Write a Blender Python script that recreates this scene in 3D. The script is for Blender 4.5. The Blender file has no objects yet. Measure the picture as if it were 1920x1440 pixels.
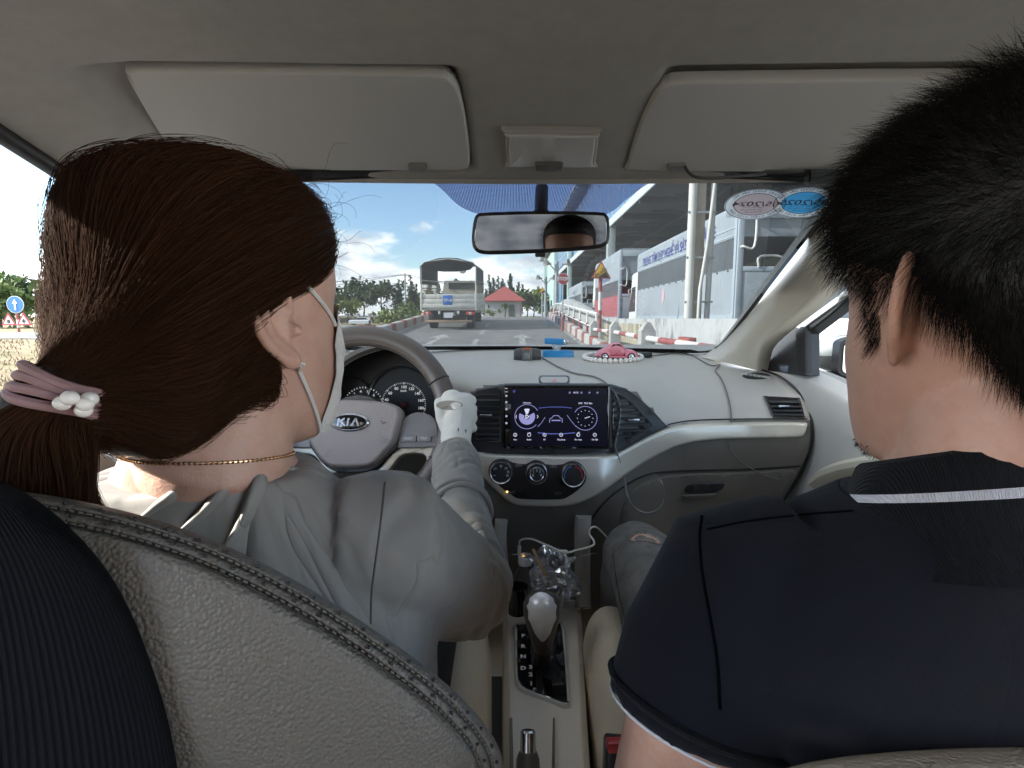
import bpy, bmesh, math, random
import numpy as np
from mathutils import Vector, Matrix, geometry, noise
from mathutils.bvhtree import BVHTree
R = math.radians
random.seed(7); rng = np.random.default_rng(7)
SC = bpy.context.scene; COL = SC.collection
# ---------------------------------------------------------------- camera, sky, sun, exposure
EYE = 1.25; PITCH = R(7.0); FPX = 1000.0
cd = bpy.data.cameras.new('camera'); cam = bpy.data.objects.new('camera', cd); COL.objects.link(cam)
cam.location = (0, 0, EYE); cam.rotation_euler = (R(90) - PITCH, 0, 0)
cd.sensor_width = 36; cd.lens = 36 * FPX / 1920; cd.clip_start = 0.02; cd.clip_end = 3000
SC.camera = cam
SUN_EL, SUN_AZ = R(28), R(-100)          # azimuth from +y towards +x: the sun stands to the left, a little behind
w = bpy.data.worlds.new('World'); SC.world = w; w.use_nodes = True
def build_world():
    nt = w.node_tree; N = nt.nodes; L = nt.links
    for n in list(N): N.remove(n)
    out = N.new('ShaderNodeOutputWorld'); bg = N.new('ShaderNodeBackground'); bg.inputs['Strength'].default_value = 0.15
    sky = N.new('ShaderNodeTexSky'); sky.sky_type = 'NISHITA'; sky.sun_disc = False
    sky.sun_elevation = SUN_EL; sky.sun_rotation = SUN_AZ; sky.air_density = 1.0; sky.dust_density = 0.6; sky.ozone_density = 2.2
    tc = N.new('ShaderNodeTexCoord'); sep = N.new('ShaderNodeSeparateXYZ'); L.new(tc.outputs['Generated'], sep.inputs[0])
    mp = N.new('ShaderNodeMapping'); mp.inputs['Scale'].default_value = (5.2, 5.2, 12.5); mp.inputs['Location'].default_value = (2.1, .25, .4)
    L.new(tc.outputs['Generated'], mp.inputs[0])
    nz = N.new('ShaderNodeTexNoise'); nz.inputs['Scale'].default_value = 1.15; nz.inputs['Detail'].default_value = 9; nz.inputs['Roughness'].default_value = .53
    L.new(mp.outputs[0], nz.inputs['Vector'])
    # cover falls with elevation: a bank of cumulus along the horizon, scattered puffs above
    cov = N.new('ShaderNodeMapRange'); cov.inputs['From Min'].default_value = 0.02; cov.inputs['From Max'].default_value = .23
    cov.inputs['To Min'].default_value = .19; cov.inputs['To Max'].default_value = -.105; L.new(sep.outputs['Z'], cov.inputs['Value'])
    add = N.new('ShaderNodeMath'); add.operation = 'ADD'; L.new(nz.outputs['Fac'], add.inputs[0]); L.new(cov.outputs[0], add.inputs[1])
    hi = N.new('ShaderNodeMapRange'); hi.inputs['From Min'].default_value = .42; hi.inputs['From Max'].default_value = .6; hi.inputs['To Max'].default_value = .24; L.new(sep.outputs['Z'], hi.inputs['Value'])  # extra overhead cloud, out of view, added to whiten the cabin light
    ad2 = N.new('ShaderNodeMath'); L.new(add.outputs[0], ad2.inputs[0]); L.new(hi.outputs[0], ad2.inputs[1]); add = ad2
    rmp = N.new('ShaderNodeMapRange'); rmp.interpolation_type = 'SMOOTHSTEP'
    rmp.inputs['From Min'].default_value = .52; rmp.inputs['From Max'].default_value = .64; L.new(add.outputs[0], rmp.inputs['Value'])
    # inner relief of the clouds
    n2 = N.new('ShaderNodeTexNoise'); n2.inputs['Scale'].default_value = 3.1; n2.inputs['Detail'].default_value = 6; L.new(mp.outputs[0], n2.inputs['Vector'])
    cr = N.new('ShaderNodeValToRGB'); cr.color_ramp.elements[0].position = .32; cr.color_ramp.elements[0].color = (3.4, 3.6, 4.0, 1)
    cr.color_ramp.elements[1].position = .6; cr.color_ramp.elements[1].color = (7, 6.9, 6.8, 1); L.new(n2.outputs['Fac'], cr.inputs[0])
    mx = N.new('ShaderNodeMix'); mx.data_type = 'RGBA'; L.new(rmp.outputs[0], mx.inputs['Factor'])
    L.new(sky.outputs[0], mx.inputs['A']); L.new(cr.outputs[0], mx.inputs['B'])
    L.new(mx.outputs['Result'], bg.inputs['Color']); L.new(bg.outputs[0], out.inputs[0])
build_world()
sl = bpy.data.lights.new('sun', 'SUN'); sl.energy = 3.6; sl.angle = R(0.5); sl.color = (1, .955, .88)
sun = bpy.data.objects.new('sun', sl); COL.objects.link(sun)
sd = Vector((math.sin(SUN_AZ) * math.cos(SUN_EL), math.cos(SUN_AZ) * math.cos(SUN_EL), math.sin(SUN_EL)))
sun.rotation_euler = (-sd).to_track_quat('-Z', 'Y').to_euler(); sun.location = (-6, -3, 9)
SC.view_settings.view_transform = 'Standard'; SC.view_settings.look = 'None'; SC.view_settings.gamma = 1
SC.view_settings.exposure = 3.08
SC.render.engine = 'CYCLES'
SC.cycles.use_denoising = True; SC.cycles.max_bounces = 10; SC.cycles.diffuse_bounces = 6; SC.cycles.transparent_max_bounces = 16
SC.cycles.caustics_reflective = False; SC.cycles.caustics_refractive = False; SC.cycles.sample_clamp_indirect = 6
# ---------------------------------------------------------------- helpers
CAM = Vector((0, 0, EYE)); CP, SP = math.cos(PITCH), math.sin(PITCH)
def ray(px, py):
    X = (px - 960) / FPX; V = (720 - py) / FPX
    return Vector((X, CP + V * SP, -SP + V * CP))
def ay(px, py, y): r = ray(px, py); return CAM + r * (y / r.y)
def ax(px, py, x): r = ray(px, py); return CAM + r * (x / r.x)
def az(px, py, z): r = ray(px, py); return CAM + r * ((z - EYE) / r.z)
def ad(px, py, d): return CAM + ray(px, py) * d
def apl(px, py, p0, n): r = ray(px, py); return CAM + r * ((p0 - CAM).dot(n) / r.dot(n))
def V3(*a): return Vector(a)
def cr(P, n=6, closed=False):
    """Catmull-Rom through tuples/vectors"""
    P = [tuple(p) for p in P]; m = len(P); out = []
    segs = m if closed else m - 1
    for i in range(segs):
        if closed: p0, p1, p2, p3 = P[(i-1) % m], P[i], P[(i+1) % m], P[(i+2) % m]
        else:
            p1, p2 = P[i], P[i+1]
            p0 = P[i-1] if i else tuple(2*a-b for a, b in zip(p1, p2))
            p3 = P[i+2] if i+2 < m else tuple(2*b-a for a, b in zip(p1, p2))
        for k in range(n):
            t = k / n; t2 = t*t; t3 = t2*t
            out.append(tuple(.5*(2*b+(c-a)*t+(2*a-5*b+4*c-d)*t2+(-a+3*b-3*c+d)*t3) for a, b, c, d in zip(p0, p1, p2, p3)))
    if not closed: out.append(P[-1])
    return out
ORG = {}
class MB:
    def __init__(s): s.v = []; s.f = []; s.m = []
    def add(s, vs, fs, mi=0):
        o = len(s.v); s.v += [tuple(x) for x in vs]; s.f += [tuple(i + o for i in f) for f in fs]; s.m += [mi] * len(fs); return s
    def grid(s, rows, cu=False, cv=False, mi=0, flip=False):
        nr, nc = len(rows), len(rows[0]); vs = [p for r in rows for p in r]; fs = []
        for i in range(nr if cv else nr - 1):
            for j in range(nc if cu else nc - 1):
                a, b = i*nc+j, i*nc+(j+1) % nc; c, d = ((i+1) % nr)*nc+(j+1) % nc, ((i+1) % nr)*nc+j
                fs.append((a, d, c, b) if flip else (a, b, c, d))
        return s.add(vs, fs, mi)
    def loft(s, rings, caps=True, mi=0):
        s.grid(rings, cu=True, mi=mi); n = len(rings[0])
        if caps:
            for r, rev in ((rings[0], True), (rings[-1], False)):
                c = sum((Vector(p) for p in r), Vector()) / n
                s.add(list(r) + [c], [((j, n, (j+1) % n) if not rev else ((j+1) % n, n, j)) for j in range(n)], mi)
        return s
    def tube(s, path, rad, n=10, caps=True, mi=0, up=None, sq=1.0, closed=False):
        """rad: number, or list; sq squashes along the frame's second axis"""
        P = [Vector(p) for p in path]; m = len(P); rings = []; prev = None
        for i, p in enumerate(P):
            if closed: t = P[(i+1) % m] - P[i-1]
            else: t = (P[min(i+1, m-1)] - P[max(i-1, 0)])
            t = t.normalized() if t.length > 1e-9 else Vector((0, 0, 1))
            if prev is None:
                u = Vector(up) if up else (Vector((0, 0, 1)) if abs(t.z) < .9 else Vector((1, 0, 0)))
            else: u = prev
            u = (u - t * u.dot(t)).normalized(); b = t.cross(u); prev = u
            r = rad[i] if isinstance(rad, (list, tuple)) else rad
            ru, rb = (r if isinstance(r, tuple) else (r, r * sq))
            rings.append([p + u * (ru * math.cos(2*math.pi*k/n)) + b * (rb * math.sin(2*math.pi*k/n)) for k in range(n)])
        if closed: return s.grid(rings, cu=True, cv=True, mi=mi)
        return s.loft(rings, caps, mi)
    def ball(s, c, r, nu=16, nv=10, mi=0, rot=None):
        c = Vector(c); rx, ry, rz = r if isinstance(r, (tuple, list)) else (r, r, r)
        rows = []
        for i in range(nv + 1):
            th = math.pi * i / nv; row = []
            for j in range(nu):
                ph = 2*math.pi*j/nu
                q = Vector((rx*math.sin(th)*math.cos(ph), ry*math.sin(th)*math.sin(ph), rz*math.cos(th)))
                row.append(c + (rot @ q if rot else q))
            rows.append(row)
        return s.grid(rows, cu=True, mi=mi, flip=True)
    def box(s, c, size, rot=None, bev=0, mi=0, seg=2):
        bm = bmesh.new(); bmesh.ops.create_cube(bm, size=1)
        for v in bm.verts: v.co = Vector((v.co.x*size[0], v.co.y*size[1], v.co.z*size[2]))
        if bev: bmesh.ops.bevel(bm, geom=bm.edges[:], offset=bev, segments=seg, profile=.5, affect='EDGES')
        c = Vector(c)
        for v in bm.verts: v.co = c + (rot @ v.co if rot else v.co)
        s.bm(bm, mi); return s
    def bx(s, x0, x1, y0, y1, z0, z1, bev=0, mi=0): return s.box(((x0+x1)/2, (y0+y1)/2, (z0+z1)/2), (abs(x1-x0), abs(y1-y0), abs(z1-z0)), bev=bev, mi=mi)
    def bm(s, bm, mi=0):
        bm.verts.index_update(); s.add([v.co.copy() for v in bm.verts], [tuple(v.index for v in f.verts) for f in bm.faces], mi); bm.free(); return s
    def cyl(s, a, b, r, n=16, mi=0, r2=None): return s.tube([a, b], [r, r if r2 is None else r2], n, mi=mi)
    def lathe(s, prof, o, axis, n=24, mi=0, up=None):
        """prof: (radius, height along axis)"""
        ax_ = Vector(axis).normalized(); u = Vector(up) if up else ax_.orthogonal(); u = (u - ax_*u.dot(ax_)).normalized(); b = ax_.cross(u); o = Vector(o)
        rings = [[o + ax_*h + (u*math.cos(2*math.pi*k/n) + b*math.sin(2*math.pi*k/n))*max(r, 1e-5) for k in range(n)] for r, h in prof]
        return s.loft(rings, True, mi)
    def poly(s, pts, ext, mi=0, bev=0):
        """prism: 3D outline pushed along the vector ext (front face = pts)"""
        P = [Vector(p) for p in pts]; n = len(P); e = Vector(ext)
        tris = geometry.tessellate_polygon([P])
        nrm = geometry.normal(P) if n > 2 else Vector((0, 0, 1))
        fs = [tuple(t) for t in tris]
        s.add(P, fs, mi); s.add([p + e for p in P], [tuple(reversed(f)) for f in fs], mi)
        s.add(P + [p + e for p in P], [(j, (j+1) % n, n+(j+1) % n, n+j) for j in range(n)], mi); return s
    def text(s, string, size, M, mi=0, ext=0.0, align='CENTER', bold=0.0, sx=1.0):
        cu = bpy.data.curves.new('t', 'FONT'); cu.body = string; cu.size = size; cu.align_x = align; cu.align_y = 'CENTER'; cu.extrude = ext; cu.offset = bold; cu.resolution_u = 3
        o = bpy.data.objects.new('t', cu); me = o.to_mesh()
        vs = [M @ Vector((v.co.x * sx, v.co.y, v.co.z)) for v in me.vertices]; fs = [tuple(p.vertices) for p in me.polygons]
        o.to_mesh_clear(); bpy.data.objects.remove(o); bpy.data.curves.remove(cu)
        return s.add(vs, fs, mi)
    def build(s, name, mats, parent=None, sharp=38, org=None, fixn=True, smooth=True):
        if parent is not None: org = ORG[parent.name]
        org = Vector(org) if org is not None else Vector((0, 0, 0))
        me = bpy.data.meshes.new(name)
        me.from_pydata([tuple(Vector(v) - org) for v in s.v], [], s.f)
        if not isinstance(mats, (list, tuple)): mats = [mats]
        for m in mats: me.materials.append(m)
        me.polygons.foreach_set('material_index', [min(i, len(mats)-1) for i in s.m])
        if fixn:
            b = bmesh.new(); b.from_mesh(me); bmesh.ops.remove_doubles(b, verts=b.verts, dist=1e-6); bmesh.ops.recalc_face_normals(b, faces=b.faces); b.to_mesh(me); b.free()
        me.polygons.foreach_set('use_smooth', [smooth] * len(me.polygons))
        if smooth and sharp < 180: me.set_sharp_from_angle(angle=R(sharp))
        me.update()
        o = bpy.data.objects.new(name, me); COL.objects.link(o)
        if parent is not None: o.parent = parent
        else: o.location = org
        ORG[o.name] = org
        return o
def remeshed(mb, vox, it=3, fac=.5):
    """fuse overlapping closed shells into one continuous surface"""
    o = mb.build('tmp', MAT_TMP); md = o.modifiers.new('r', 'REMESH'); md.mode = 'VOXEL'; md.voxel_size = vox; md.adaptivity = 0
    sm = o.modifiers.new('s', 'SMOOTH'); sm.iterations = it; sm.factor = fac
    dg = bpy.context.evaluated_depsgraph_get(); me = o.evaluated_get(dg).to_mesh()
    out = MB(); out.add([v.co.copy() for v in me.vertices], [tuple(p.vertices) for p in me.polygons])
    o.evaluated_get(dg).to_mesh_clear(); m = o.data; bpy.data.objects.remove(o); bpy.data.meshes.remove(m)
    return out
def tag(o, label=None, cat=None, group=None, kind=None):
    if label: o['label'] = label
    if cat: o['category'] = cat
    if group: o['group'] = group
    if kind: o['kind'] = kind
    return o
def thing(name, loc, label, cat, group=None):
    o = bpy.data.objects.new(name, None); COL.objects.link(o); o.location = loc; o.empty_display_size = .1
    ORG[o.name] = Vector(loc); return tag(o, label, cat, group)
def copy_tree(o, parent=None):
    kids = list(o.children); c = o.copy(); COL.objects.link(c); c.parent = parent; ORG[c.name] = ORG[o.name]
    for k in kids: copy_tree(k, c)
    return c
def patch(ctrl, nu=6, nv=6):
    """smooth surface through a control grid of vectors"""
    rows = [cr(r, nu) for r in ctrl]; cols = list(zip(*rows))
    cols = [cr(c, nv) for c in cols]
    return [list(r) for r in zip(*cols)]
def off2(P, d):
    """offset a 2D outline inwards by d (clockwise or not)"""
    n = len(P); A = sum(P[i][0]*P[(i+1) % n][1]-P[(i+1) % n][0]*P[i][1] for i in range(n)); sg = 1 if A > 0 else -1
    out = []
    for i in range(n):
        a, b, c = P[i-1], P[i], P[(i+1) % n]
        t1 = Vector((b[0]-a[0], b[1]-a[1])); t2 = Vector((c[0]-b[0], c[1]-b[1]))
        if t1.length < 1e-9 or t2.length < 1e-9: out.append(b); continue
        n1 = Vector((-t1.y, t1.x)).normalized()*sg; n2 = Vector((-t2.y, t2.x)).normalized()*sg; nn = n1+n2
        if nn.length < 1e-6: out.append(b); continue
        nn.normalize(); k = d/max(.4, nn.dot(n1)); out.append((b[0]+nn.x*k, b[1]+nn.y*k))
    return out
def plate(mb, outline, surf, nrm, thick, bev=1.5, bz=.002, step=30, mi=0, off=0.0, smooth=0, nb=1):
    """a solid panel: outline in plan coordinates laid on the surface surf(u,v)->point, nrm = direction of its face, real thickness"""
    nrm = Vector(nrm).normalized()
    if smooth: outline = cr(outline, smooth, True)
    inn = off2(outline, bev)
    bm = bmesh.new(); f = bm.faces.new([bm.verts.new((p[0], p[1], 0)) for p in inn])
    xs = [p[0] for p in inn]; ys = [p[1] for p in inn]
    for lo, hi, n_ in ((min(xs), max(xs), (1, 0, 0)), (min(ys), max(ys), (0, 1, 0))):
        k = lo + step
        while k < hi - step*.3:
            bmesh.ops.bisect_plane(bm, geom=bm.verts[:]+bm.edges[:]+bm.faces[:], plane_co=Vector(n_)*k, plane_no=n_); k += step
    bmesh.ops.triangulate(bm, faces=[f for f in bm.faces if len(f.verts) > 4])
    bnd = [(v.co.x, v.co.y) for v in bm.verts]
    for v in bm.verts: v.co = surf(v.co.x, v.co.y) + nrm*off
    mb.bm(bm, mi); n = len(inn)
    rs_ = [[surf(*p)+nrm*off for p in inn]]
    for k in range(1, nb+1):
        a = math.pi/2*k/nb; rs_.append([surf(q[0]+(p[0]-q[0])*math.sin(a), q[1]+(p[1]-q[1])*math.sin(a))+nrm*(off-bz*(1-math.cos(a))) for p, q in zip(outline, inn)])
    rs_.append([surf(*p)+nrm*(off-thick) for p in outline])
    mb.grid(rs_, cu=True, mi=mi)
    return mb
def rrect(x0, y0, x1, y1, r, n=4):
    out = []
    for cx, cy, a0 in ((x1-r, y1-r, 0), (x0+r, y1-r, 90), (x0+r, y0+r, 180), (x1-r, y0+r, 270)):
        for k in range(n+1): a = R(a0+90*k/n); out.append((cx+r*math.cos(a), cy+r*math.sin(a)))
    return out
def circ(cx, cy, r, n=28, ry=None): return [(cx+r*math.cos(2*math.pi*k/n), cy+(ry or r)*math.sin(2*math.pi*k/n)) for k in range(n)]
def frame_m(o, x, y):
    """matrix with text axes: x to the reader's right, y up"""
    x = Vector(x).normalized(); y = Vector(y); y = (y - x*y.dot(x)).normalized(); z = x.cross(y); o = Vector(o)
    return Matrix(((x.x, y.x, z.x, o.x), (x.y, y.y, z.y, o.y), (x.z, y.z, z.z, o.z), (0, 0, 0, 1)))
# ---------------------------------------------------------------- materials
def mat(name, col, rough=.5, metal=0.0, bump=None, var=0.0, vscale=8.0, spec=.5, coat=0, sheen=0, emit=None, col2=None, sss=0, trans=0, alpha=1, wrinkle=None):
    m = bpy.data.materials.new(name); m.use_nodes = True; N = m.node_tree.nodes; L = m.node_tree.links
    b = N['Principled BSDF']; I = b.inputs
    I['Base Color'].default_value = (*col, 1); I['Roughness'].default_value = rough; I['Metallic'].default_value = metal; I['Specular IOR Level'].default_value = spec
    if coat: I['Coat Weight'].default_value = coat; I['Coat Roughness'].default_value = .08
    if sheen: I['Sheen Weight'].default_value = sheen; I['Sheen Roughness'].default_value = .4
    if trans: I['Transmission Weight'].default_value = trans
    if alpha < 1: I['Alpha'].default_value = alpha
    if sss: I['Subsurface Weight'].default_value = sss; I['Subsurface Radius'].default_value = (.012, .004, .002); I['Subsurface Scale'].default_value = .6
    if emit: I['Emission Color'].default_value = (*emit[0], 1); I['Emission Strength'].default_value = emit[1]
    tc = N.new('ShaderNodeTexCoord'); OB = tc.outputs['Object']
    if var or col2:
        n = N.new('ShaderNodeTexNoise'); n.inputs['Scale'].default_value = vscale; n.inputs['Detail'].default_value = 6; n.inputs['Roughness'].default_value = .6; L.new(OB, n.inputs['Vector'])
        r = N.new('ShaderNodeValToRGB'); e = r.color_ramp.elements; e[0].position = .33; e[1].position = .67
        c2 = col2 or tuple(min(1, c*(1+var)) for c in col); c1 = col if col2 else tuple(c*(1-var) for c in col)
        e[0].color = (*c1, 1); e[1].color = (*c2, 1); L.new(n.outputs['Fac'], r.inputs[0]); L.new(r.outputs[0], I['Base Color'])
    if bump:
        kind, sc, st, dist = bump; bp = N.new('ShaderNodeBump'); bp.inputs['Strength'].default_value = st; bp.inputs['Distance'].default_value = dist
        if kind == 'noise':
            t = N.new('ShaderNodeTexNoise'); t.inputs['Scale'].default_value = sc; t.inputs['Detail'].default_value = 3; h = t.outputs['Fac']; L.new(OB, t.inputs['Vector'])
        elif kind == 'leather':
            t = N.new('ShaderNodeTexVoronoi'); t.feature = 'SMOOTH_F1'; t.inputs['Scale'].default_value = sc; t.inputs['Smoothness'].default_value = .35; L.new(OB, t.inputs['Vector'])
            iv = N.new('ShaderNodeMath'); iv.operation = 'SUBTRACT'; iv.inputs[0].default_value = 1; L.new(t.outputs['Distance'], iv.inputs[1]); h = iv.outputs[0]
        elif kind == 'weave':
            h = None
            for d in ('X', 'Z'):
                t = N.new('ShaderNodeTexWave'); t.bands_direction = d; t.inputs['Scale'].default_value = sc; t.inputs['Distortion'].default_value = .6; t.inputs['Detail'].default_value = 1; L.new(OB, t.inputs['Vector'])
                if h is None: h = t.outputs['Fac']
                else:
                    mu = N.new('ShaderNodeMath'); mu.operation = 'MULTIPLY'; L.new(h, mu.inputs[0]); L.new(t.outputs['Fac'], mu.inputs[1]); h = mu.outputs[0]
        elif kind in ('ribx', 'ribz', 'riby', 'ribd'):
            t = N.new('ShaderNodeTexWave'); t.bands_direction = {'ribx': 'X', 'ribz': 'Z', 'riby': 'Y', 'ribd': 'DIAGONAL'}[kind]; t.inputs['Scale'].default_value = sc; t.inputs['Distortion'].default_value = .8; t.inputs['Detail'].default_value = 1; h = t.outputs['Fac']; L.new(OB, t.inputs['Vector'])
        L.new(h, bp.inputs['Height']); L.new(bp.outputs[0], I['Normal'])
        if wrinkle:
            mp = N.new('ShaderNodeMapping'); mp.inputs['Scale'].default_value = wrinkle[1]; mp.inputs['Rotation'].default_value = (.3, .5, .4); L.new(OB, mp.inputs[0]); t2 = N.new('ShaderNodeTexNoise'); t2.inputs['Scale'].default_value = wrinkle[0]; t2.inputs['Detail'].default_value = 2.5; t2.inputs['Distortion'].default_value = 1.2; L.new(mp.outputs[0], t2.inputs['Vector'])
            rg = N.new('ShaderNodeMath'); rg.operation = 'SUBTRACT'; rg.inputs[1].default_value = .5; L.new(t2.outputs['Fac'], rg.inputs[0]); ab = N.new('ShaderNodeMath'); ab.operation = 'ABSOLUTE'; L.new(rg.outputs[0], ab.inputs[0]); sq_ = N.new('ShaderNodeMath'); sq_.operation = 'POWER'; sq_.inputs[1].default_value = .6; L.new(ab.outputs[0], sq_.inputs[0])
            b2 = N.new('ShaderNodeBump'); b2.inputs['Strength'].default_value = wrinkle[2]; b2.inputs['Distance'].default_value = wrinkle[3]; L.new(sq_.outputs[0], b2.inputs['Height']); L.new(b2.outputs[0], bp.inputs['Normal'])
    return m
def streaks(m, dark, scale=(3, 3, .5), lo=.5, hi=.68, amount=.8):
    """weather stains running down a painted surface"""
    N = m.node_tree.nodes; L = m.node_tree.links; I = N['Principled BSDF'].inputs
    src = I['Base Color'].links[0].from_socket if I['Base Color'].is_linked else None
    tc = N.new('ShaderNodeTexCoord'); mp = N.new('ShaderNodeMapping'); mp.inputs['Scale'].default_value = scale; L.new(tc.outputs['Object'], mp.inputs[0])
    n = N.new('ShaderNodeTexNoise'); n.inputs['Scale'].default_value = 2; n.inputs['Detail'].default_value = 8; n.inputs['Roughness'].default_value = .65; L.new(mp.outputs[0], n.inputs['Vector'])
    r = N.new('ShaderNodeMapRange'); r.inputs['From Min'].default_value = lo; r.inputs['From Max'].default_value = hi; r.inputs['To Max'].default_value = amount; L.new(n.outputs['Fac'], r.inputs['Value'])
    x = N.new('ShaderNodeMix'); x.data_type = 'RGBA'; L.new(r.outputs[0], x.inputs['Factor'])
    if src: L.new(src, x.inputs['A'])
    else: x.inputs['A'].default_value = I['Base Color'].default_value
    x.inputs['B'].default_value = (*dark, 1); L.new(x.outputs['Result'], I['Base Color']); return m
def glass(name, tint, refl=1.0, ior=1.45, rough=0.0):
    m = bpy.data.materials.new(name); m.use_nodes = True; N = m.node_tree.nodes; L = m.node_tree.links
    N.remove(N['Principled BSDF']); t = N.new('ShaderNodeBsdfTransparent'); t.inputs[0].default_value = (*tint, 1)
    g = N.new('ShaderNodeBsdfGlossy'); g.inputs['Roughness'].default_value = rough; g.inputs[0].default_value = (refl, refl, refl, 1)
    lw = N.new('ShaderNodeLayerWeight'); lw.inputs[0].default_value = .5; pw = N.new('ShaderNodeMath'); pw.operation = 'POWER'; pw.inputs[1].default_value = 5; L.new(lw.outputs['Facing'], pw.inputs[0])
    f = N.new('ShaderNodeMath'); f.operation = 'MULTIPLY_ADD'; f.inputs[1].default_value = .95; f.inputs[2].default_value = .045; L.new(pw.outputs[0], f.inputs[0]); x = N.new('ShaderNodeMixShader')
    L.new(f.outputs[0], x.inputs[0]); L.new(t.outputs[0], x.inputs[1]); L.new(g.outputs[0], x.inputs[2]); L.new(x.outputs[0], N['Material Output'].inputs[0]); return m
MAT_TMP = mat('temporary', (.5, .5, .5))
# ================================================================ the place outside
def sstep(a, b, x): t = min(1, max(0, (x-a)/(b-a))); return t*t*(3-2*t)
def gh(x, y):
    h = 1.32 * sstep(26, 30, y) * sstep(-8, -5, x) * (1 - sstep(9, 16, x) * (1 - sstep(55, 70, y)))
    h = max(h, 1.9 * sstep(116, 132, y))
    h = max(h, .5 * sstep(-9, -19, x) * (1 - sstep(25, 36, y)))
    return h
RS = .052; CREST = 25.5
def rz(y): return RS*y if y < CREST else RS*CREST
def m_ground():
    m = mat('dry_grass_ground', (.15, .12, .06), .95, bump=('noise', 9, .6, .05), col2=(.30, .21, .13), vscale=.35)
    N = m.node_tree.nodes; L = m.node_tree.links; I = N['Principled BSDF'].inputs; src = I['Base Color'].links[0].from_socket
    tc = N.new('ShaderNodeTexCoord'); n = N.new('ShaderNodeTexNoise'); n.inputs['Scale'].default_value = 2.6; n.inputs['Detail'].default_value = 8; L.new(tc.outputs['Object'], n.inputs['Vector'])
    x = N.new('ShaderNodeMix'); x.data_type = 'RGBA'; r = N.new('ShaderNodeMapRange'); r.inputs['From Min'].default_value = .52; r.inputs['From Max'].default_value = .7; L.new(n.outputs['Fac'], r.inputs['Value'])
    L.new(r.outputs[0], x.inputs['Factor']); L.new(src, x.inputs['A']); x.inputs['B'].default_value = (.11, .13, .035, 1); L.new(x.outputs['Result'], I['Base Color']); return m
b = MB()
xs = [-900, -500, -300, -200, -150] + [-120+4*i for i in range(24)] + [-24+2*i for i in range(26)] + [32, 40, 60, 100, 200, 400, 900]
ys = [-60, -20, -8] + [-4+2*i for i in range(40)] + [80+4*i for i in range(16)] + [160, 220, 320, 500, 900, 1800]
b.grid([[(x, y, gh(x, y) - .03) for x in xs] for y in ys], flip=True)
tag(b.build('ground', m_ground()), kind='structure')
# the ramp the car climbs
asph = mat('asphalt', (.13, .13, .13), .9, bump=('noise', 60, .5, .01), col2=(.20, .195, .185), vscale=1.3)
streaks(asph, (.19, .18, .165), (.5, .5, .5), .52, .7, .7)
conc = mat('ramp_concrete', (.30, .28, .24), .9, var=.25, vscale=2)
ry = [-9 + .75*i for i in range(46)] + [CREST, 28, 34, 48]; ry = sorted(set(ry))
b = MB(); b.grid([[(x, y, rz(y)) for x in (-3.75, -2.2, -.9, .5, 1.7, 2.25)] for y in ry], flip=True)
b.grid([[(-3.75, y, z) for y in ry] for z in (-.2, )] + [[(-3.75, y, rz(y)) for y in ry]]); b.grid([[(2.25, y, -.2) for y in ry], [(2.25, y, rz(y)) for y in ry]])
tag(b.build('road', asph), kind='structure')
wpaint = mat('road_paint', (.42, .415, .39), .8, var=.12, vscale=20); streaks(wpaint, (.09, .09, .088), (6, 6, 6), .44, .62, 1)
def onroad(pts, dz=.004): return [(x, y, rz(y)+dz) for x, y in pts]
b = MB()
def strip(x0, x1, y0, y1, n=12): b.grid([[(x, y0+(y1-y0)*i/n, rz(y0+(y1-y0)*i/n)+.005) for x in (x0, x1)] for i in range(n+1)], flip=True)
strip(-3.52, -3.40, -8, CREST, 40); strip(1.58, 1.69, -8, CREST, 40)
for y0 in (2.2, 5.4, 8.6, 11.9, 15.2, 18.6): strip(-.95, -.83, y0, y0+1.9, 4)
strip(-3.4, 1.58, 21.0, 21.22, 2); strip(-3.4, 1.58, 25.05, 25.4, 2)
def arrow(cx, y0, y1, dx):
    # painted turn/ahead arrow: shaft and head; dx leans it
    L_ = y1-y0; sh = [(cx-.09, y0), (cx+.09, y0), (cx+.07+dx*.62, y0+L_*.62), (cx-.07+dx*.62, y0+L_*.62)]
    hd = [(cx-.30+dx*.6, y0+L_*.60), (cx+.30+dx*.6, y0+L_*.60), (cx+dx, y1)]
    b.add(onroad(sh, .005), [(0, 1, 2, 3)]); b.add(onroad(hd, .006), [(0, 1, 2)])
arrow(.26, 12.3, 15.4, .0); arrow(-1.95, 12.2, 15.4, .03)
tag(b.build('road_markings', wpaint, fixn=False), kind='structure')
kw = mat('kerb_white', (.42, .41, .39), .85, var=.08, vscale=7); streaks(kw, (.25, .22, .18), (3, 3, 2), .52, .75, .8)
kr = mat('kerb_red', (.27, .085, .075), .85, var=.2, vscale=7); streaks(kr, (.3, .2, .17), (3, 3, 2), .55, .75, .7)
def kerb(name, x0, x1, y0, y1, h, seg, zf=rz):
    b = MB(); y = y0; k = 0
    while y < y1 - .05:
        e = min(y1, y+(seg if k % 2 == 0 else seg*.5)); z0, z1 = zf(y), zf(e); mi = k % 2; c = .03
        prof = [(x0, -.05), (x0, h-c), (x0+c, h), (x1-c, h), (x1, h-c), (x1, -.05)]
        b.loft([[(x, y+.006, z0+z) for x, z in prof], [(x, e-.006, z1+z) for x, z in prof]], True, mi); y = e; k += 1
    return tag(b.build(name, [kw, kr], sharp=25), kind='structure')
kerb('kerb', -3.75, -3.54, -6, CREST, .26, 1.15); kerb('kerb.001', 1.72, 1.90, 6.5, CREST, .24, .9)
kerb('kerb.002', -60, -14, 22.0, 22.25, .2, 9, lambda y: .5) if False else None
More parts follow.
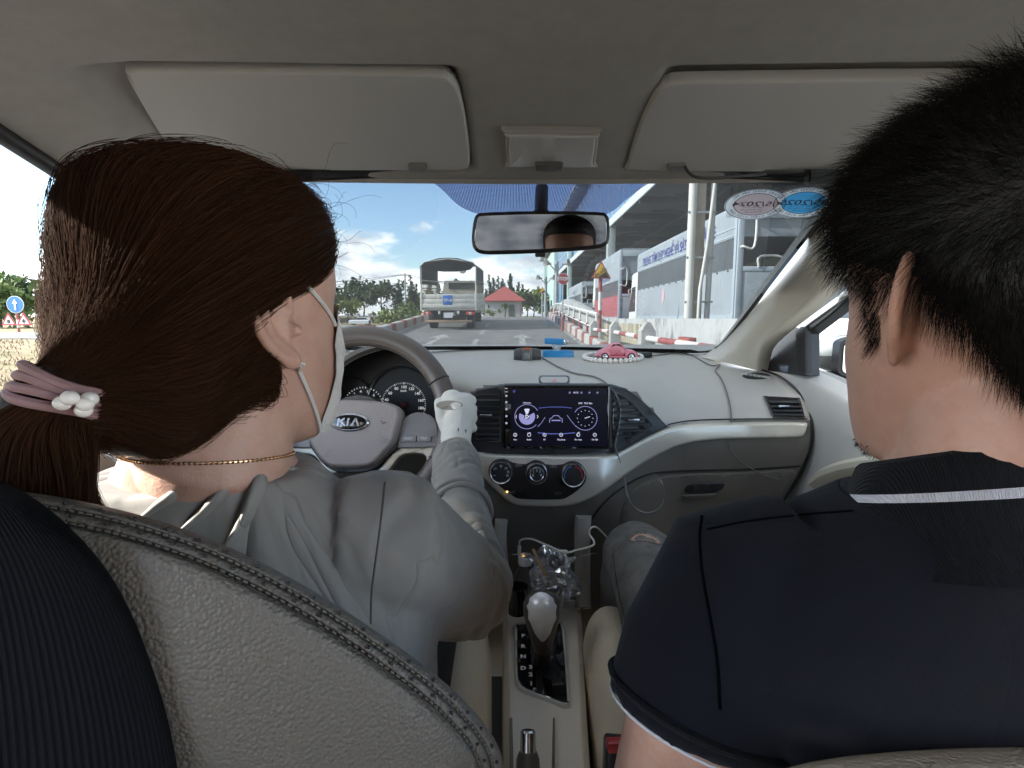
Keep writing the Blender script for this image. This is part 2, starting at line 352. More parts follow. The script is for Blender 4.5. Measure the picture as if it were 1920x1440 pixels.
# far-left lane kerb runs across the view
b = MB()
for k in range(14): b.bx(-60+3.2*k, -60+3.2*(k+1)-.02, 21.6, 21.9, .40, .68, .02, k % 2)
tag(b.build('kerb', [kw, kr]), kind='structure')
path = mat('pavement_concrete', (.28, .27, .25), .9, var=.15, vscale=1)
b = MB(); b.bx(-60, -16, 20.2, 21.58, .40, .52); tag(b.build('pavement', path), kind='structure')
b = MB(); b.bx(2.75, 40, -10, 75, -.1, .03); tag(b.build('yard_paving', path), kind='structure')
b = MB(); b.bx(-60, -9, 73, 79, -.02, .01); b.bx(-60, -9, 96, 100, -.02, .01); tag(b.build('lane', path), kind='structure')
b = MB()
for k in range(18): b.bx(-52+2.4*k, -52+2.4*(k+1)-.02, 72.4, 72.7, -.02, .35, .02, k % 2)
tag(b.build('kerb', [kw, kr]), kind='structure')

# ---- low walls and rails to the right of the ramp
wall_m = mat('stained_white_paint', (.44, .44, .43), .85, var=.06, vscale=5); streaks(wall_m, (.13, .125, .11), (2.5, 2.5, .9), .53, .68, .85)
mould = mat('mouldy_render', (.50, .45, .34), .9, var=.15, vscale=4); streaks(mould, (.12, .10, .06), (5, 5, .7), .42, .66, .9)
# yard wall: level top at eye height, along the ramp
b = MB(); b.bx(2.40, 2.58, -6, 14.0, -.1, EYE, .012, 0)
t = tag(b.build('low_wall', wall_m, org=(2.5, 4, 0)), 'long stained white wall with a level top in front of the box trucks', 'wall')
c = MB(); c.bx(2.385, 2.399, 9.2, 13.9, 0, EYE-.10, 0); c.build('render_patch', mould, t)
# parapet of the higher ramp behind the railing
b = MB(); pr = [(14.02, EYE-.02), (16.5, EYE+.26), (19.5, EYE+.57), (22.4, EYE+.82), (24.5, EYE+.84), (27, EYE+.7)]
for (a, za), (e, ze) in zip(pr, pr[1:]): b.loft([[(2.32, a, 0), (2.32, a, za), (2.5, a, za), (2.5, a, 0)], [(2.32, e, 0), (2.32, e, ze), (2.5, e, ze), (2.5, e, 0)]])
tag(b.build('parapet_wall', wall_m, org=(2.4, 18, 0)), 'sloping stained white parapet wall rising behind the curved red and white railing', 'wall')
redp = mat('red_paint', (.33, .085, .075), .55, var=.15, vscale=12); whp = mat('white_paint', (.68, .67, .64), .55, var=.08, vscale=12)
# tubular railing on the kerb
r = thing('railing', (1.95, 18, 0), 'white tubular railing with red lower posts curving up along the ramp', 'railing')
rt = lambda y: rz(y)+.72 if y < 21 else rz(y)+.72-.010*(y-21)**2
b = MB(); pts = [(1.92, y, rt(y)) for y in [12.1+.5*i for i in range(30)]]; b.tube(pts, .032, 8); b.build('handrail', whp, r)
b = MB(); b.tube([(1.92, y, rt(y)-.34) for y in [12.1+.5*i for i in range(30)]], .02, 6); b.build('lower_rail', whp, r)
for i in range(10):
    y = 12.2+1.5*i; p = MB(); z0 = rz(y)-.02; p.cyl((1.92, y, z0+.44), (1.92, y, rt(y)), .028, 8, 0); p.cyl((1.92, y, z0), (1.92, y, z0+.45), .032, 8, 1); p.build('rail_post', [whp, redp], r)
# squat posts joined by pipes
posts = [(1.82, 11.9), (1.84, 9.6), (1.66, 6.6), (1.60, 3.9)]
plab = ['squat white post with a red foot at the end of the railing', 'pointed white post with a red foot in front of the mouldy wall patch',
        'broad pointed white post next to the red lamp bar on the pipe rail', 'short pointed white post beside the bonnet']
for i, (x, y) in enumerate(posts[:3]):
    z0 = rz(y)-.05; zt = EYE-.155; h_ = .09
    t = thing('guard_post', (x, y, z0), plab[i], 'post', 'posts of the pipe rail beside the ramp')
    b = MB(); b.bx(x-h_, x+h_, y-h_, y+h_, z0+.30, zt, .008); b.loft([[(x-h_, y-h_, zt-.001), (x+h_, y-h_, zt-.001), (x+h_, y+h_, zt-.001), (x-h_, y+h_, zt-.001)], [(x-.02, y-h_, zt+.11), (x+.02, y-h_, zt+.11), (x+.02, y+h_, zt+.11), (x-.02, y+h_, zt+.11)]]); b.build('shaft', kw, t, sharp=20)
    b = MB(); b.bx(x-h_-.003, x+h_+.003, y-h_-.003, y+h_+.003, z0, z0+.302, .006); b.build('foot', kr, t)
b = MB()
for (x0, y0), (x1, y1) in zip(posts, posts[1:]):
    for k in range(4):
        a = Vector((x0, y0, EYE-.24)).lerp(Vector((x1, y1, EYE-.24)), k/4); e = Vector((x0, y0, EYE-.24)).lerp(Vector((x1, y1, EYE-.24)), (k+1)/4); b.cyl(a, e, .035, 10, k % 2)
tag(b.build('pipe_rail', [whp, redp], org=(1.75, 8, .95)), 'red and white banded pipe rail running through the squat posts', 'rail')
b = MB(); bc = Vector((1.75, 5.35, EYE-.22)); b.box(bc, (.08, .34, .07), bev=.01, mi=0); b.box(bc+Vector((-.042, 0, -.005)), (.01, .28, .04), mi=1)
tag(b.build('reflector_bar', [redp, mat('amber_plastic', (.55, .16, .04), .3)], org=bc), 'red lamp bar fixed on the banded pipe rail', 'lamp bar')

# ---- signs
def disc(mb, c, r, y, n=24, mi=0, th=.02): mb.poly([(c[0]+r*math.cos(2*math.pi*k/n+math.pi/n), y, c[2]+r*math.sin(2*math.pi*k/n+math.pi/n)) for k in range(n)], (0, th, 0), mi)
sgr = mat('sign_red', (.36, .035, .05), .45, var=.05); sgw = mat('sign_white', (.75, .74, .72), .45); sgy = mat('sign_yellow', (.78, .48, .03), .5, var=.06); blk = mat('black_paint', (.02, .02, .02), .6); sgb = mat('sign_blue', (.03, .16, .50), .45)
galv = mat('galvanised_steel', (.36, .38, .38), .55, .3, var=.12, vscale=6)
def banded(t, x, y, z0, z1, r, seg=.45):
    b = MB(); z = z0; k = 0
    while z < z1-.02: e = min(z1, z+seg); b.cyl((x, y, z), (x, y, e), r, 12, k % 2); z = e; k += 1
    return b.build('pole', [redp, whp], t)
c = ay(1056, 523, 16.5); t = thing('stop_sign', (c.x, c.y, rz(16.5)), 'red octagonal STOP sign on a thin pole with a red foot', 'sign')
b = MB(); disc(b, c, .172, c.y, 8, 0); disc(b, c, .186, c.y+.004, 8, 1); b.build('sign_face', [sgr, sgw], t)
b = MB(); b.text('STOP', .145, frame_m(c+Vector((0, -.004, 0)), (1, 0, 0), (0, 0, 1)), bold=.004); b.build('lettering', sgw, t, smooth=False)
b = MB(); b.cyl((c.x, c.y+.045, rz(16.5)-.1), (c.x, c.y+.045, c.z-.1), .022, 10, 0); b.cyl((c.x, c.y+.045, rz(16.5)-.1), (c.x, c.y+.045, rz(16.5)+.42), .04, 10, 1); b.build('pole', [galv, redp], t)
def trisign(name, px, py, y, s, label, txt=None, zb=None, pole='banded', zg=0):
    c = ay(px, py, y); t = thing(name, (c.x, c.y, zg), label, 'sign')
    tri = lambda k: [(c.x-s*k, c.y, c.z-s*.58*k), (c.x+s*k, c.y, c.z-s*.58*k), (c.x, c.y, c.z+s*1.16*k)]
    b = MB(); b.poly(tri(1), (0, .02, 0), 1); b.poly([(x, y_-.004, z) for x, y_, z in tri(.80)], (0, .003, 0), 0); b.build('sign_face', [sgy, sgr], t, smooth=False)
    b = MB(); q = Matrix.Rotation(R(-33), 4, 'Y'); hill = [(c.x-s*.30, c.z-s*.44), (c.x+s*.72, c.z-s*.44), (c.x+s*.45, c.z+s*.06)]
    b.poly([(x, c.y-.009, z) for x, z in hill], (0, .003, 0), 0)
    if txt: b.text(txt, s*.36, frame_m((c.x-s*.06, c.y-.010, c.z-s*.02), (math.cos(R(33)), 0, math.sin(R(33))), (-math.sin(R(33)), 0, math.cos(R(33)))), bold=.003)
    b.build('pictogram', blk, t, smooth=False)
    if pole == 'banded': banded(t, c.x, c.y+.06, zg, c.z-s*.3, .045)
    else: b = MB(); b.cyl((c.x, c.y+.06, zg), (c.x, c.y+.06, c.z), .04, 10); b.build('pole', galv, t)
    return t
trisign('warning_sign', 1127, 511, 13.2, .245, 'large lettered yellow warning triangle on a red and white banded pole', 'LÊN DỐC', zg=.1)
trisign('warning_sign.001', 1017, 545, 27, .17, 'small far yellow warning triangle on a grey pole at the top of the ramp', None, pole='plain', zg=1.3)
# blue arrow sign with two red triangles, on the grass at the left
c = ay(28, 571, 24); t = thing('direction_sign', (c.x, c.y, .5), 'round blue arrow sign above two red bordered triangles on one post', 'sign')
b = MB(); disc(b, c, .36, c.y, 28, 0); disc(b, c, .38, c.y+.005, 28, 1); b.build('round_face', [sgb, sgw], t)
b = MB(); b.poly([(c.x+a, c.y-.012, c.z+z) for a, z in ((-.04, -.24), (.04, -.24), (.04, .04), (.12, .04), (0, .25), (-.12, .04), (-.04, .04))], (0, .004, 0)); b.build('arrow', sgw, t, smooth=False)
for s_ in (-1, 1):
    cx = c.x+s_*.34-.02; cz = c.z-.72; b = MB(); b.poly([(cx-.34, c.y, cz-.2), (cx+.34, c.y, cz-.2), (cx, c.y, cz+.38)], (0, .02, 0), 0); b.poly([(cx-.23, c.y-.006, cz-.14), (cx+.23, c.y-.006, cz-.14), (cx, c.y-.006, cz+.25)], (0, .004, 0), 1)
    if s_ > 0: b.bx(cx-.03, cx+.03, c.y-.012, c.y-.007, cz-.12, cz+.10, 0, 2); b.bx(cx-.1, cx+.1, c.y-.012, c.y-.007, cz-.04, cz+.02, 0, 2)
    else: b.poly([(cx-.07, c.y-.012, cz-.11), (cx+.07, c.y-.012, cz-.11), (cx+.06, c.y-.012, cz+.06), (cx-.06, c.y-.012, cz+.06)], (0, .004, 0), 2)
    b.build('triangle_face', [sgr, sgw, blk], t, smooth=False)
banded(t, c.x, c.y+.05, .5, c.z, .05, .35)

# ---- the canvas-topped truck ahead on the ramp
def build_truck():
    TY = 17.0; z0 = rz(TY); tx = ay(842, 600, TY).x; W = .88
    t = thing('canvas_truck', (tx, TY, z0), 'white flatbed truck with an open dark canvas canopy climbing the ramp ahead', 'truck')
    tw = mat('truck_white', (.62, .60, .54), .55, var=.08, vscale=4); streaks(tw, (.25, .2, .13), (4, 4, 1.2), .55, .75, .7)
    canv = mat('dark_canvas', (.055, .065, .065), .85, bump=('noise', 8, .5, .03), var=.2, vscale=3); rub = mat('tyre_rubber', (.018, .018, .018), .85); dk = mat('chassis_dark', (.025, .024, .023), .8)
    S = lambda y, z: (y, z + RS*(y-TY))           # the truck pitches with the ramp
    def B(b, x0, x1, y0, y1, a, e, bev=0, mi=0):
        ym = (y0+y1)/2; rot = Matrix.Rotation(math.atan(RS), 3, 'X'); b.box((tx+(x0+x1)/2, ym, z0+(a+e)/2+RS*(ym-TY)), (x1-x0, y1-y0, e-a), rot, bev, mi); return b
    Lb = 4.2
    b = MB(); B(b, -W, W, TY+.02, TY+Lb, .62, .70, .01); b.build('bed', tw, t)
    b = MB()
    for k in range(3): B(b, -W, W, TY-.05, TY, .70+.145*k, .70+.145*k+.135, .012)
    B(b, -W, -W+.05, TY-.06, TY+.01, .62, 1.16, .006); B(b, W-.05, W, TY-.06, TY+.01, .62, 1.16, .006); b.build('tailgate', tw, t)
    for s_ in (-1, 1):
        b = MB()
        for k in range(3): B(b, s_*W-.03, s_*W+.03, TY+.05, TY+Lb, .70+.145*k, .70+.145*k+.12, .01)
        for k in range(5): B(b, s_*W+s_*.03-.012, s_*W+s_*.03+.012, TY+.1+k, TY+.16+k, .62, 1.14)
        b.build('side_board', tw, t)
        b = MB()
        for z in (1.30, 1.52): B(b, s_*W-.015, s_*W+.015, TY+.02, TY+Lb, z, z+.03)
        for k in range(16): B(b, s_*W-.01, s_*W+.01, TY+.02+k*.27, TY+.045+k*.27, 1.14, 1.54)
        b.build('side_rail', mat('rail_tan', (.30, .26, .18), .7), t)
    # canopy: cross-section swept along the bed, open at the back
    def sec(y, g):
        sp = [(-W-.01, 1.45), (-W-.01, 1.98), (-W+.12, 2.10), (-.3, 2.235), (0, 2.25), (.3, 2.235), (W-.12, 2.10), (W+.01, 1.98), (W+.01, 1.45)]
        return [(tx+x*(1-g), y, z0+z-(g if z > 1.9 else 0)+RS*(y-TY)) for x, z in sp]
    b = MB(); rows = []
    for k in range(22):
        y = TY-.02+k*(Lb-.2)/21; sag = .018*(1-math.cos(k*2*math.pi/4.2)); rows.append(sec(y, sag*.3))
    b.grid(rows); rows2 = [[(tx+(p[0]-tx)*.985, p[1], p[2]-.02) for p in r] for r in rows]; b.grid(rows2)
    b.grid([rows[0], rows2[0]]); b.grid([rows[-1], rows2[-1]])
    b.build('canopy', canv, t)
    b = MB(); v = [(tx-.7, 2.14), (tx-.3, 2.21), (tx, 2.23), (tx+.3, 2.21), (tx+.76, 2.10), (tx+.6, 1.96), (tx+.2, 1.90), (tx-.3, 1.90), (tx-.74, 1.94)]
    b.poly([(x, TY+.9, z0+z) for x, z in v], (0, .02, 0)); b.build('rolled_flap', canv, t)
    b = MB()
    for s_ in (-1, 1): b.tube([(tx+s_*(W-.02), TY, z0+.66), (tx+s_*(W-.02), TY, z0+2.0), (tx+s_*(W-.13), TY, z0+2.12), (tx, TY, z0+2.22)], .02, 8)
    b.tube([(tx-W+.03, TY, z0+1.56), (tx-.15, TY+.6, z0+1.54)], .014, 6)
    b.build('hoop', tw, t)
    # cab seen through the canopy
    b = MB(); cy = TY+Lb+.1
    b.loft([[(tx-.78, cy, z0+.6), (tx+.78, cy, z0+.6), (tx+.78, cy, z0+1.25), (tx+.66, cy, z0+1.84), (tx-.66, cy, z0+1.84), (tx-.78, cy, z0+1.25)], [(tx-.8, cy+1.5, z0+.6), (tx+.8, cy+1.5, z0+.6), (tx+.8, cy+1.5, z0+1.3), (tx+.68, cy+1.1, z0+1.9), (tx-.68, cy+1.1, z0+1.9), (tx-.8, cy+1.5, z0+1.3)]])
    cab = b.build('cab', tw, t, sharp=25); b = MB(); q = [(tx-.5, cy-.02, z0+1.52), (tx+.5, cy-.02, z0+1.52), (tx+.5, cy-.02, z0+1.76), (tx-.5, cy-.02, z0+1.76)]; b.poly(q, (0, .015, 0)); b.build('rear_window', mat('cab_glass', (.05, .06, .06), .1, spec=.6), cab)
    b = MB(); b.ball((tx-.02, TY+Lb+.9, z0+2.32), (.16, .3, .14)); b.build('roof_cap', mat('cap_grey', (.4, .4, .36), .7), t)
    b = MB(); B(b, -.35, -.25, TY+.1, TY+Lb+1.2, .42, .62); B(b, .25, .35, TY+.1, TY+Lb+1.2, .42, .62); B(b, -.5, .5, TY+.35, TY+.6, .28, .44); b.build('chassis', dk, t)
    b = MB(); B(b, -.72, .72, TY-.02, TY+.06, .245, .315, .01); b.build('bumper_bar', mat('rusty_steel', (.35, .24, .16), .75, var=.25, vscale=9), t)
    for s_ in (-1, 1):
        for y in (TY+1.0, TY+Lb+.55):
            b = MB(); x = tx+s_*.62; zz = z0+.30+RS*(y-TY)
            b.lathe([(.14, -.12), (.29, -.12), (.31, -.09), (.31, .09), (.29, .12), (.14, .12)], (x, y, zz), (1, 0, 0), 24); wh = b.build('wheel', rub, t)
            b = MB(); b.lathe([(.02, -.10), (.14, -.11), (.15, -.02), (.15, .02), (.14, .11), (.02, .10)], (x, y, zz), (1, 0, 0), 18); b.build('rim', tw, wh)
    for s_ in (-1, 1):
        b = MB(); B(b, s_*.68-.13, s_*.68+.13, TY-.045, TY, .48, .58, .012, 0); B(b, s_*.68-.04, s_*.68+.04, TY-.052, TY-.044, .49, .57, .004, 1); b.build('tail_light', [mat('lamp_red', (.5, .05, .04), .25), mat('lamp_pale', (.75, .55, .5), .25)], t)
    b = MB(); B(b, -.16, .12, TY-.06, TY-.045, .39, .555); pl = b.build('number_plate', mat('plate_white', (.72, .72, .72), .5), t)
    for s_ in (-1, 1): b = MB(); B(b, s_*.3-.035, s_*.3+.035, TY-.045, TY-.02, .50, .60, .006); b.build('bracket', tw, t)
    b = MB(); B(b, -.18, .12, TY-.06, TY-.05, .79, 1.09, .004); sg = b.build('learner_plate', sgb, t)
    b = MB(); b.text('TẬP LÁI', .108, frame_m((tx-.03, TY-.064, z0+.935), (1, 0, 0), (0, 0, 1)), bold=.003, sx=.72); b.build('lettering', sgw, sg, smooth=False)
build_truck()

# ---- parked box trucks under the shed roof
bt_blue = mat('pale_blue_panel', (.33, .365, .395), .5, var=.07, vscale=2); streaks(bt_blue, (.40, .43, .45), (1.5, 1.5, .4), .5, .75, .5)
bt_grey = mat('grey_canvas', (.085, .095, .105), .7, bump=('noise', 5, .4, .03), var=.12, vscale=2); bt_frame = mat('white_frame', (.42, .48, .53), .45)
navy = mat('navy_lettering', (.05, .06, .28), .5); red_band = mat('red_band', (.40, .12, .13), .5); dark_in = mat('dark_interior', (.035, .035, .035), .8); lamp_r = mat('tail_red', (.55, .08, .05), .3); lamp_a = mat('tail_amber', (.7, .3, .05), .3)
rubber = mat('black_rubber', (.02, .02, .02), .8)
def box_truck(x0, y0, L_, label, text, band, zt):
    """rear at y0, long side at x0 facing the ramp"""
    W = 2.35; x1 = x0+W; zb = EYE+.02; t = thing('box_truck', (x0+W/2, y0+L_/2, 0), label, 'truck', 'box trucks parked in a line under the shed roof')
    zw0, zw1 = zb+.92, zb+.92+.58
    b = MB(); yend = y0+L_
    prof = [(x0, zw1), (x0, zt-.12), (x0+.05, zt-.03), (x0+.14, zt), (x1-.14, zt), (x1-.05, zt-.03), (x1, zt-.12), (x1, zw1)]
    b.loft([[(x, y0, z) for x, z in prof], [(x, yend, z) for x, z in prof]], True, 0)
    b.build('roof_box', bt_blue, t, sharp=25)
    b = MB(); b.bx(x0, x0+.05, y0, yend, zb, zw0, 0); b.bx(x1-.05, x1, y0, yend, zb, zw0, 0); b.bx(x0+.051, x1-.051, yend-.06, yend, zb, zw1-.002, 0); b.bx(x0+.051, x1-.051, y0, yend-.061, zb, zb+.05, 0)
    b.build('lower_panel', bt_blue if not band else red_band, t)
    b = MB(); b.bx(x0-.012, x0-.001, y0+.1, yend-.05, zt-.47, zt-.445); b.bx(x0-.012, x0-.001, y0+.1, yend-.05, zw1+.03, zw1+.055); b.bx(x0-.02, x0-.001, y0, yend, zb-.02, zb+.05); b.bx(x0-.015, x0-.001, y0, y0+.10, zb+.051, zt-.2)
    b.build('trim_rail', bt_frame, t)
    b = MB(); b.bx(x0+.01, x0+.03, y0+.1, yend-.05, zw0+.002, zw1-.003); n = int(L_/.55)
    for k in range(n): b.ball((x0-.006, y0+.35+k*.55, zw0-.02), .022, 8, 6)
    b.build('side_curtain', bt_grey, t)
    if text:
        b = MB(); b.text(text, .34, frame_m((x0-.014, y0+L_*.52, zw1+.235), (0, -1, 0), (0, 0, 1)), bold=.006, sx=.86); b.build('lettering', navy, t, smooth=False)
    # rear frame with open door
    b = MB(); y = y0-.03
    for a, e in ((x0, x0+.11), (x1-.11, x1)): b.bx(a, e, y-.03, y+.028, zb-.25, zt-.08, .01)
    b.bx(x0+.111, x1-.111, y-.03, y+.028, zt-.32, zt-.08, .01); b.bx(x0+.111, x1-.111, y-.03, y+.028, zb+.86, zb+.95, .01); b.bx(x0+.111, x1-.111, y-.03, y+.028, zb-.24, zb-.02, .01); b.build('rear_frame', bt_frame, t)
    b = MB(); b.bx(x0+.112, x1-.112, y-.02, y+.01, zb-.018, zb+.858, .004); b.bx(x0+.62, x0+.80, y-.05, y-.021, zb+.03, zb+.06); b.build('tail_door', bt_blue, t)
    b = MB()
    for k in range(5): b.bx(x0+.3+k*.4, x0+.33+k*.4, y0+2.2, y0+2.23, zb+.3, zb+1.5)
    b.bx(x0+.1, x1-.1, y0+2.2, y0+2.23, zb+1.15, zb+1.18); b.build('bench_frame', bt_grey, t)
    b = MB(); b.bx(x0+.1, x1-.1, yend-.12, yend-.07, zb+.06, zt-.1); b.build('front_curtain', bt_grey, t)
    b = MB(); b.tube(cr([(x0+.06, y-.03, zb+1.30), (x0+.06, y-.12, zb+1.30), (x0+.26, y-.12, zb+1.30), (x0+.26, y-.12, zb+1.92), (x0+.06, y-.12, zb+1.92), (x0+.06, y-.03, zb+1.92)], 4), .022, 8); b.build('grab_handle', sgw, t)
    b = MB(); b.tube(cr([(x0+.40, y-.03, zb+.93), (x0+.40, y-.05, zb+1.12), (x0+.80, y-.05, zb+1.12), (x0+.80, y-.03, zb+.93)], 4), .022, 8); b.build('grab_handle', sgw, t)
    for a in (x0+.16, x1-.16-.62):
        b = MB()
        for k in range(3): b.bx(a+k*.2, a+k*.2+.19, y-.055, y-.031, zb-.21, zb-.06, .01, 0 if k != 1 else 1)
        b.build('tail_light', [lamp_r, lamp_a], t)
    b = MB(); b.bx(x0+.3, x1-.3, y0+.1, yend+1.4, zb-.45, zb-.25); b.bx(x0+.1, x1-.1, y0-.04, y0+.02, zb-.75, zb-.6); b.build('chassis', rubber, t)
    for yy in (y0+1.7, yend+.9):
        for xx in (x0+.25, x1-.25):
            b = MB(); b.lathe([(.2, -.13), (.42, -.13), (.45, -.1), (.45, .1), (.42, .13), (.2, .13)], (xx, yy, .48), (1, 0, 0), 20); wh = b.build('wheel', rubber, t); b = MB(); b.lathe([(.02, -.1), (.2, -.12), (.2, .12), (.02, .1)], (xx, yy, .48), (1, 0, 0), 16); b.build('rim', galv, wh)
    b = MB(); c0 = yend+.12
    b.loft([[(x, yy, z) for x, yy, z in ((x0+.1, c0, .55), (x1-.1, c0, .55), (x1-.1, c0, zt-.55), (x0+.1, c0, zt-.55))], [(x, yy, z) for x, yy, z in ((x0+.1, c0+1.7, .55), (x1-.1, c0+1.7, .55), (x1-.15, c0+1.25, zt-.6), (x0+.15, c0+1.25, zt-.6))]]); cab = b.build('cab', sgw, t, sharp=20)
    b = MB(); b.poly([(x0+.085, c0+.5, 1.5), (x0+.085, c0+1.45, 1.5), (x0+.125, c0+1.15, 2.35), (x0+.10, c0+.5, 2.35)], (.02, 0, 0)); b.build('side_window', dark_in, cab)
    return t
t1 = box_truck(4.2, 10.2, 8.0, 'pale blue box truck with navy lettering behind the concrete pole', 'TRUNG TÂM DẠY NGHỀ VÀ SÁT HẠCH LÁI XE', False, EYE+2.16)
b = MB(); c = Vector((4.188, 15.0, EYE+.62)); b.poly([(c.x, c.y+.13*math.cos(a), c.z+.2*math.sin(a)) for a in [2*math.pi*k/24 for k in range(24)]], (.008, 0, 0)); em = b.build('door_emblem', mat('emblem_pink', (.62, .42, .48), .5), t1)
box_truck(4.25, 21.5, 6.2, 'box truck with a red lower band behind the large warning triangle', 'SÁT HẠCH LÁI XE', True, EYE+2.75)
box_truck(4.3, 33.5, 7.5, 'farthest grey box truck of the parked line', 'LÁI XE', False, EYE+2.3)
# ---- the test centre building: glazed upper front, deep shed canopy on posts
bld = thing('building', (8, 45, 0), 'long pale green building with blue glass upper front and a deep dark shed canopy', 'building')
gl_b = mat('blue_glazing', (.16, .33, .52), .12, spec=.9, var=.12, vscale=1.5); mul = mat('mullion_white', (.62, .66, .68), .5); pgreen = mat('pale_green_render', (.50, .62, .58), .85, var=.06, vscale=2); steel = mat('steel_dark', (.065, .062, .058), .7, var=.15, vscale=1.5)
streaks(steel, (.22, .2, .18), (1, 1, 1), .55, .7, .6)
CX, CH = 4.4, EYE+4.16
b = MB(); b.bx(CX, 15.5, -2, 52, CH, CH+.12); 
for k in range(19): b.bx(CX, 15.5, -2+3*k, -1.9+3*k, CH-.22, CH-.001)
for x in (6.5, 8.5, 11): b.bx(x, x+.1, -2, 52, CH-.30, CH-.221)
for k in range(38): # truss webs under the sheets
    y = -2+1.4*k
    for x in (5.2, 7.4, 9.6): b.tube([(x, y, CH-.22), (x+1.1, y+.7, CH-.02), (x+2.1, y+1.4, CH-.22)], .03, 4)
b.build('canopy', steel, bld)
b = MB(); b.bx(CX-.06, CX-.001, -2, 52, CH-.10, CH+.22, .01); b.build('canopy_fascia', mul, bld)
b = MB(); b.bx(4.75, 4.85, -2, 62, CH+.121, EYE+8.3); b.bx(4.75, 4.85, 52, 62, 2.5, CH+.12); b.build('glazing', gl_b, bld)
b = MB()
for k in range(54): b.bx(4.70, 4.749, -2+1.2*k, -1.94+1.2*k, CH+.13, EYE+8.3)
for z in (CH+1.5, CH+3.0): b.bx(4.71, 4.748, -2, 62, z, z+.05)
b.build('mullion', mul, bld)
b = MB(); b.bx(4.75, 16, 62.001, 78, 0, EYE+8.0); b.bx(15.6, 16, -2, 62, 0, EYE+8.3); b.bx(4.86, 15.5, 52.2, 61.9, 0, 2.4); b.build('wall', pgreen, bld)
b = MB(); b.bx(4.0, 16, -2, 80, EYE+8.3, EYE+8.55); 
for k in range(60): b.bx(3.9, 4.75, -2+1.36*k, -1.85+1.36*k, EYE+8.15, EYE+8.29)
b.build('roof', mat('roof_sheet', (.42, .44, .43), .6), bld)
for y in (24.5, 42, 56, 73):
    b = MB(); b.bx(4.3, 4.65, y, y+.42, 0, EYE+8.1 if y > 40 else CH-.001, .02); b.build('column', mat('column_grey', (.34, .38, .38), .85, var=.1) if y == 24.5 else pgreen, bld)
for yw in (64, 69): b = MB(); b.bx(4.72, 4.749, yw, yw+2, 1.2, 3.4); b.build('window', dark_in, bld)
b = MB(); b.bx(15.55, 15.599, 2, 60, 2.2, 4.2); b.build('rear_window', gl_b, bld)
# gateposts, pole with pipes in front of the nearest truck
pc = ay(1302, 500, 8.8); cpm = mat('old_concrete', (.36, .31, .24), .9, bump=('noise', 12, .5, .02), var=.2, vscale=3); streaks(cpm, (.2, .12, .06), (4, 4, .6), .5, .7, .8)
t = thing('concrete_pole', (pc.x+.03, 8.8, 0), 'weathered concrete pole with white pipes strapped to it before the lettered truck', 'pole')
b = MB(); b.bx(pc.x-.03, pc.x+.13, 8.75, 8.93, 0, CH-.001, .015); b.build('shaft', cpm, t)
pipew = mat('pvc_pipe', (.62, .60, .55), .5, var=.1, vscale=3)
b = MB(); b.cyl((pc.x-.11, 8.70, 0), (pc.x-.09, 8.72, CH-.01), .065, 14); b.build('drain_pipe', pipew, t)
b = MB(); b.tube([(pc.x+.02, 8.62, .3), (pc.x+.04, 8.62, 1.7), (pc.x+.13, 8.62, 2.4), (pc.x+.22, 8.64, 3.4), (pc.x+.24, 8.64, CH-.01)], .028, 10); b.build('conduit', pipew, t)
b = MB(); b.cyl((pc.x+.20, 8.75, 0), (pc.x+.27, 8.75, CH-.01), .045, 12); b.build('conduit', pipew, t)
b = MB()
for z in (1.5, 2.2, 2.9, 3.6): b.bx(pc.x-.18, pc.x+.27, 8.66, 8.68, z, z+.03)
b.build('strap', galv, t)
def lamp_pole(px, y, label, zt, horns):
    c = ay(px, 597, y); t = thing('street_pole', (c.x, y, 0), label, 'pole', 'grey poles in front of the building')
    b = MB(); b.cyl((c.x, y, 0), (c.x, y, zt), .11, 12, r2=.09); b.build('shaft', galv, t)
    for s_ in (-1, 1): b = MB(); b.tube([(c.x, y, zt-.5), (c.x+s_*.32, y, zt-.15)], .025, 6); b.build('bracket', galv, t)
    for s_ in (-1, 1):
        b = MB(); o = Vector((c.x+s_*.34, y, zt-.1)); d = Vector((s_*.8, -.5, .15)).normalized(); b.lathe([(.03, -.1), (.05, 0), (.16, .22), (.19, .26), (.17, .25), (.04, .05)], o, d, 14); b.build('loudspeaker' if horns else 'floodlight', mat('horn_grey', (.28, .29, .28), .6), t)
lamp_pole(1043, 26, 'grey pole carrying two horn loudspeakers at the building corner', 3.95, True)
lamp_pole(1023, 36, 'plain grey lamp pole further along the building front', 4.0, False)

# ---- guard house with a red hipped roof at the head of the ramp
hy = 55; hz = gh(0, 60); t = thing('small_house', (0, hy, hz), 'small white house with a red pyramid roof beyond the top of the ramp', 'house')
x0, x1 = ay(909, 590, hy).x, ay(978, 590, hy).x
hw = mat('house_white', (.52, .52, .51), .85, var=.04); rt_ = mat('red_roof_tiles', (.42, .09, .08), .75, bump=('riby', 12, .5, .03), var=.12, vscale=5)
b = MB(); b.bx(x0, x1, hy, hy+4, hz-.3, hz+1.72); wl = b.build('wall', hw, t)
b = MB(); ex = .38; cx_ = (x0+x1)/2+.15; zb = hz+1.68; b.loft([[(x0-ex, hy-ex, zb), (x1+ex, hy-ex, zb), (x1+ex, hy+4+ex, zb), (x0-ex, hy+4+ex, zb)], [(x0-ex, hy-ex, zb+.07), (x1+ex, hy-ex, zb+.07), (x1+ex, hy+4+ex, zb+.07), (x0-ex, hy+4+ex, zb+.07)], [(cx_-.05, hy+1.95, zb+1.62), (cx_+.05, hy+1.95, zb+1.62), (cx_+.05, hy+2.05, zb+1.62), (cx_-.05, hy+2.05, zb+1.62)]]); b.build('roof', rt_, t, sharp=15)
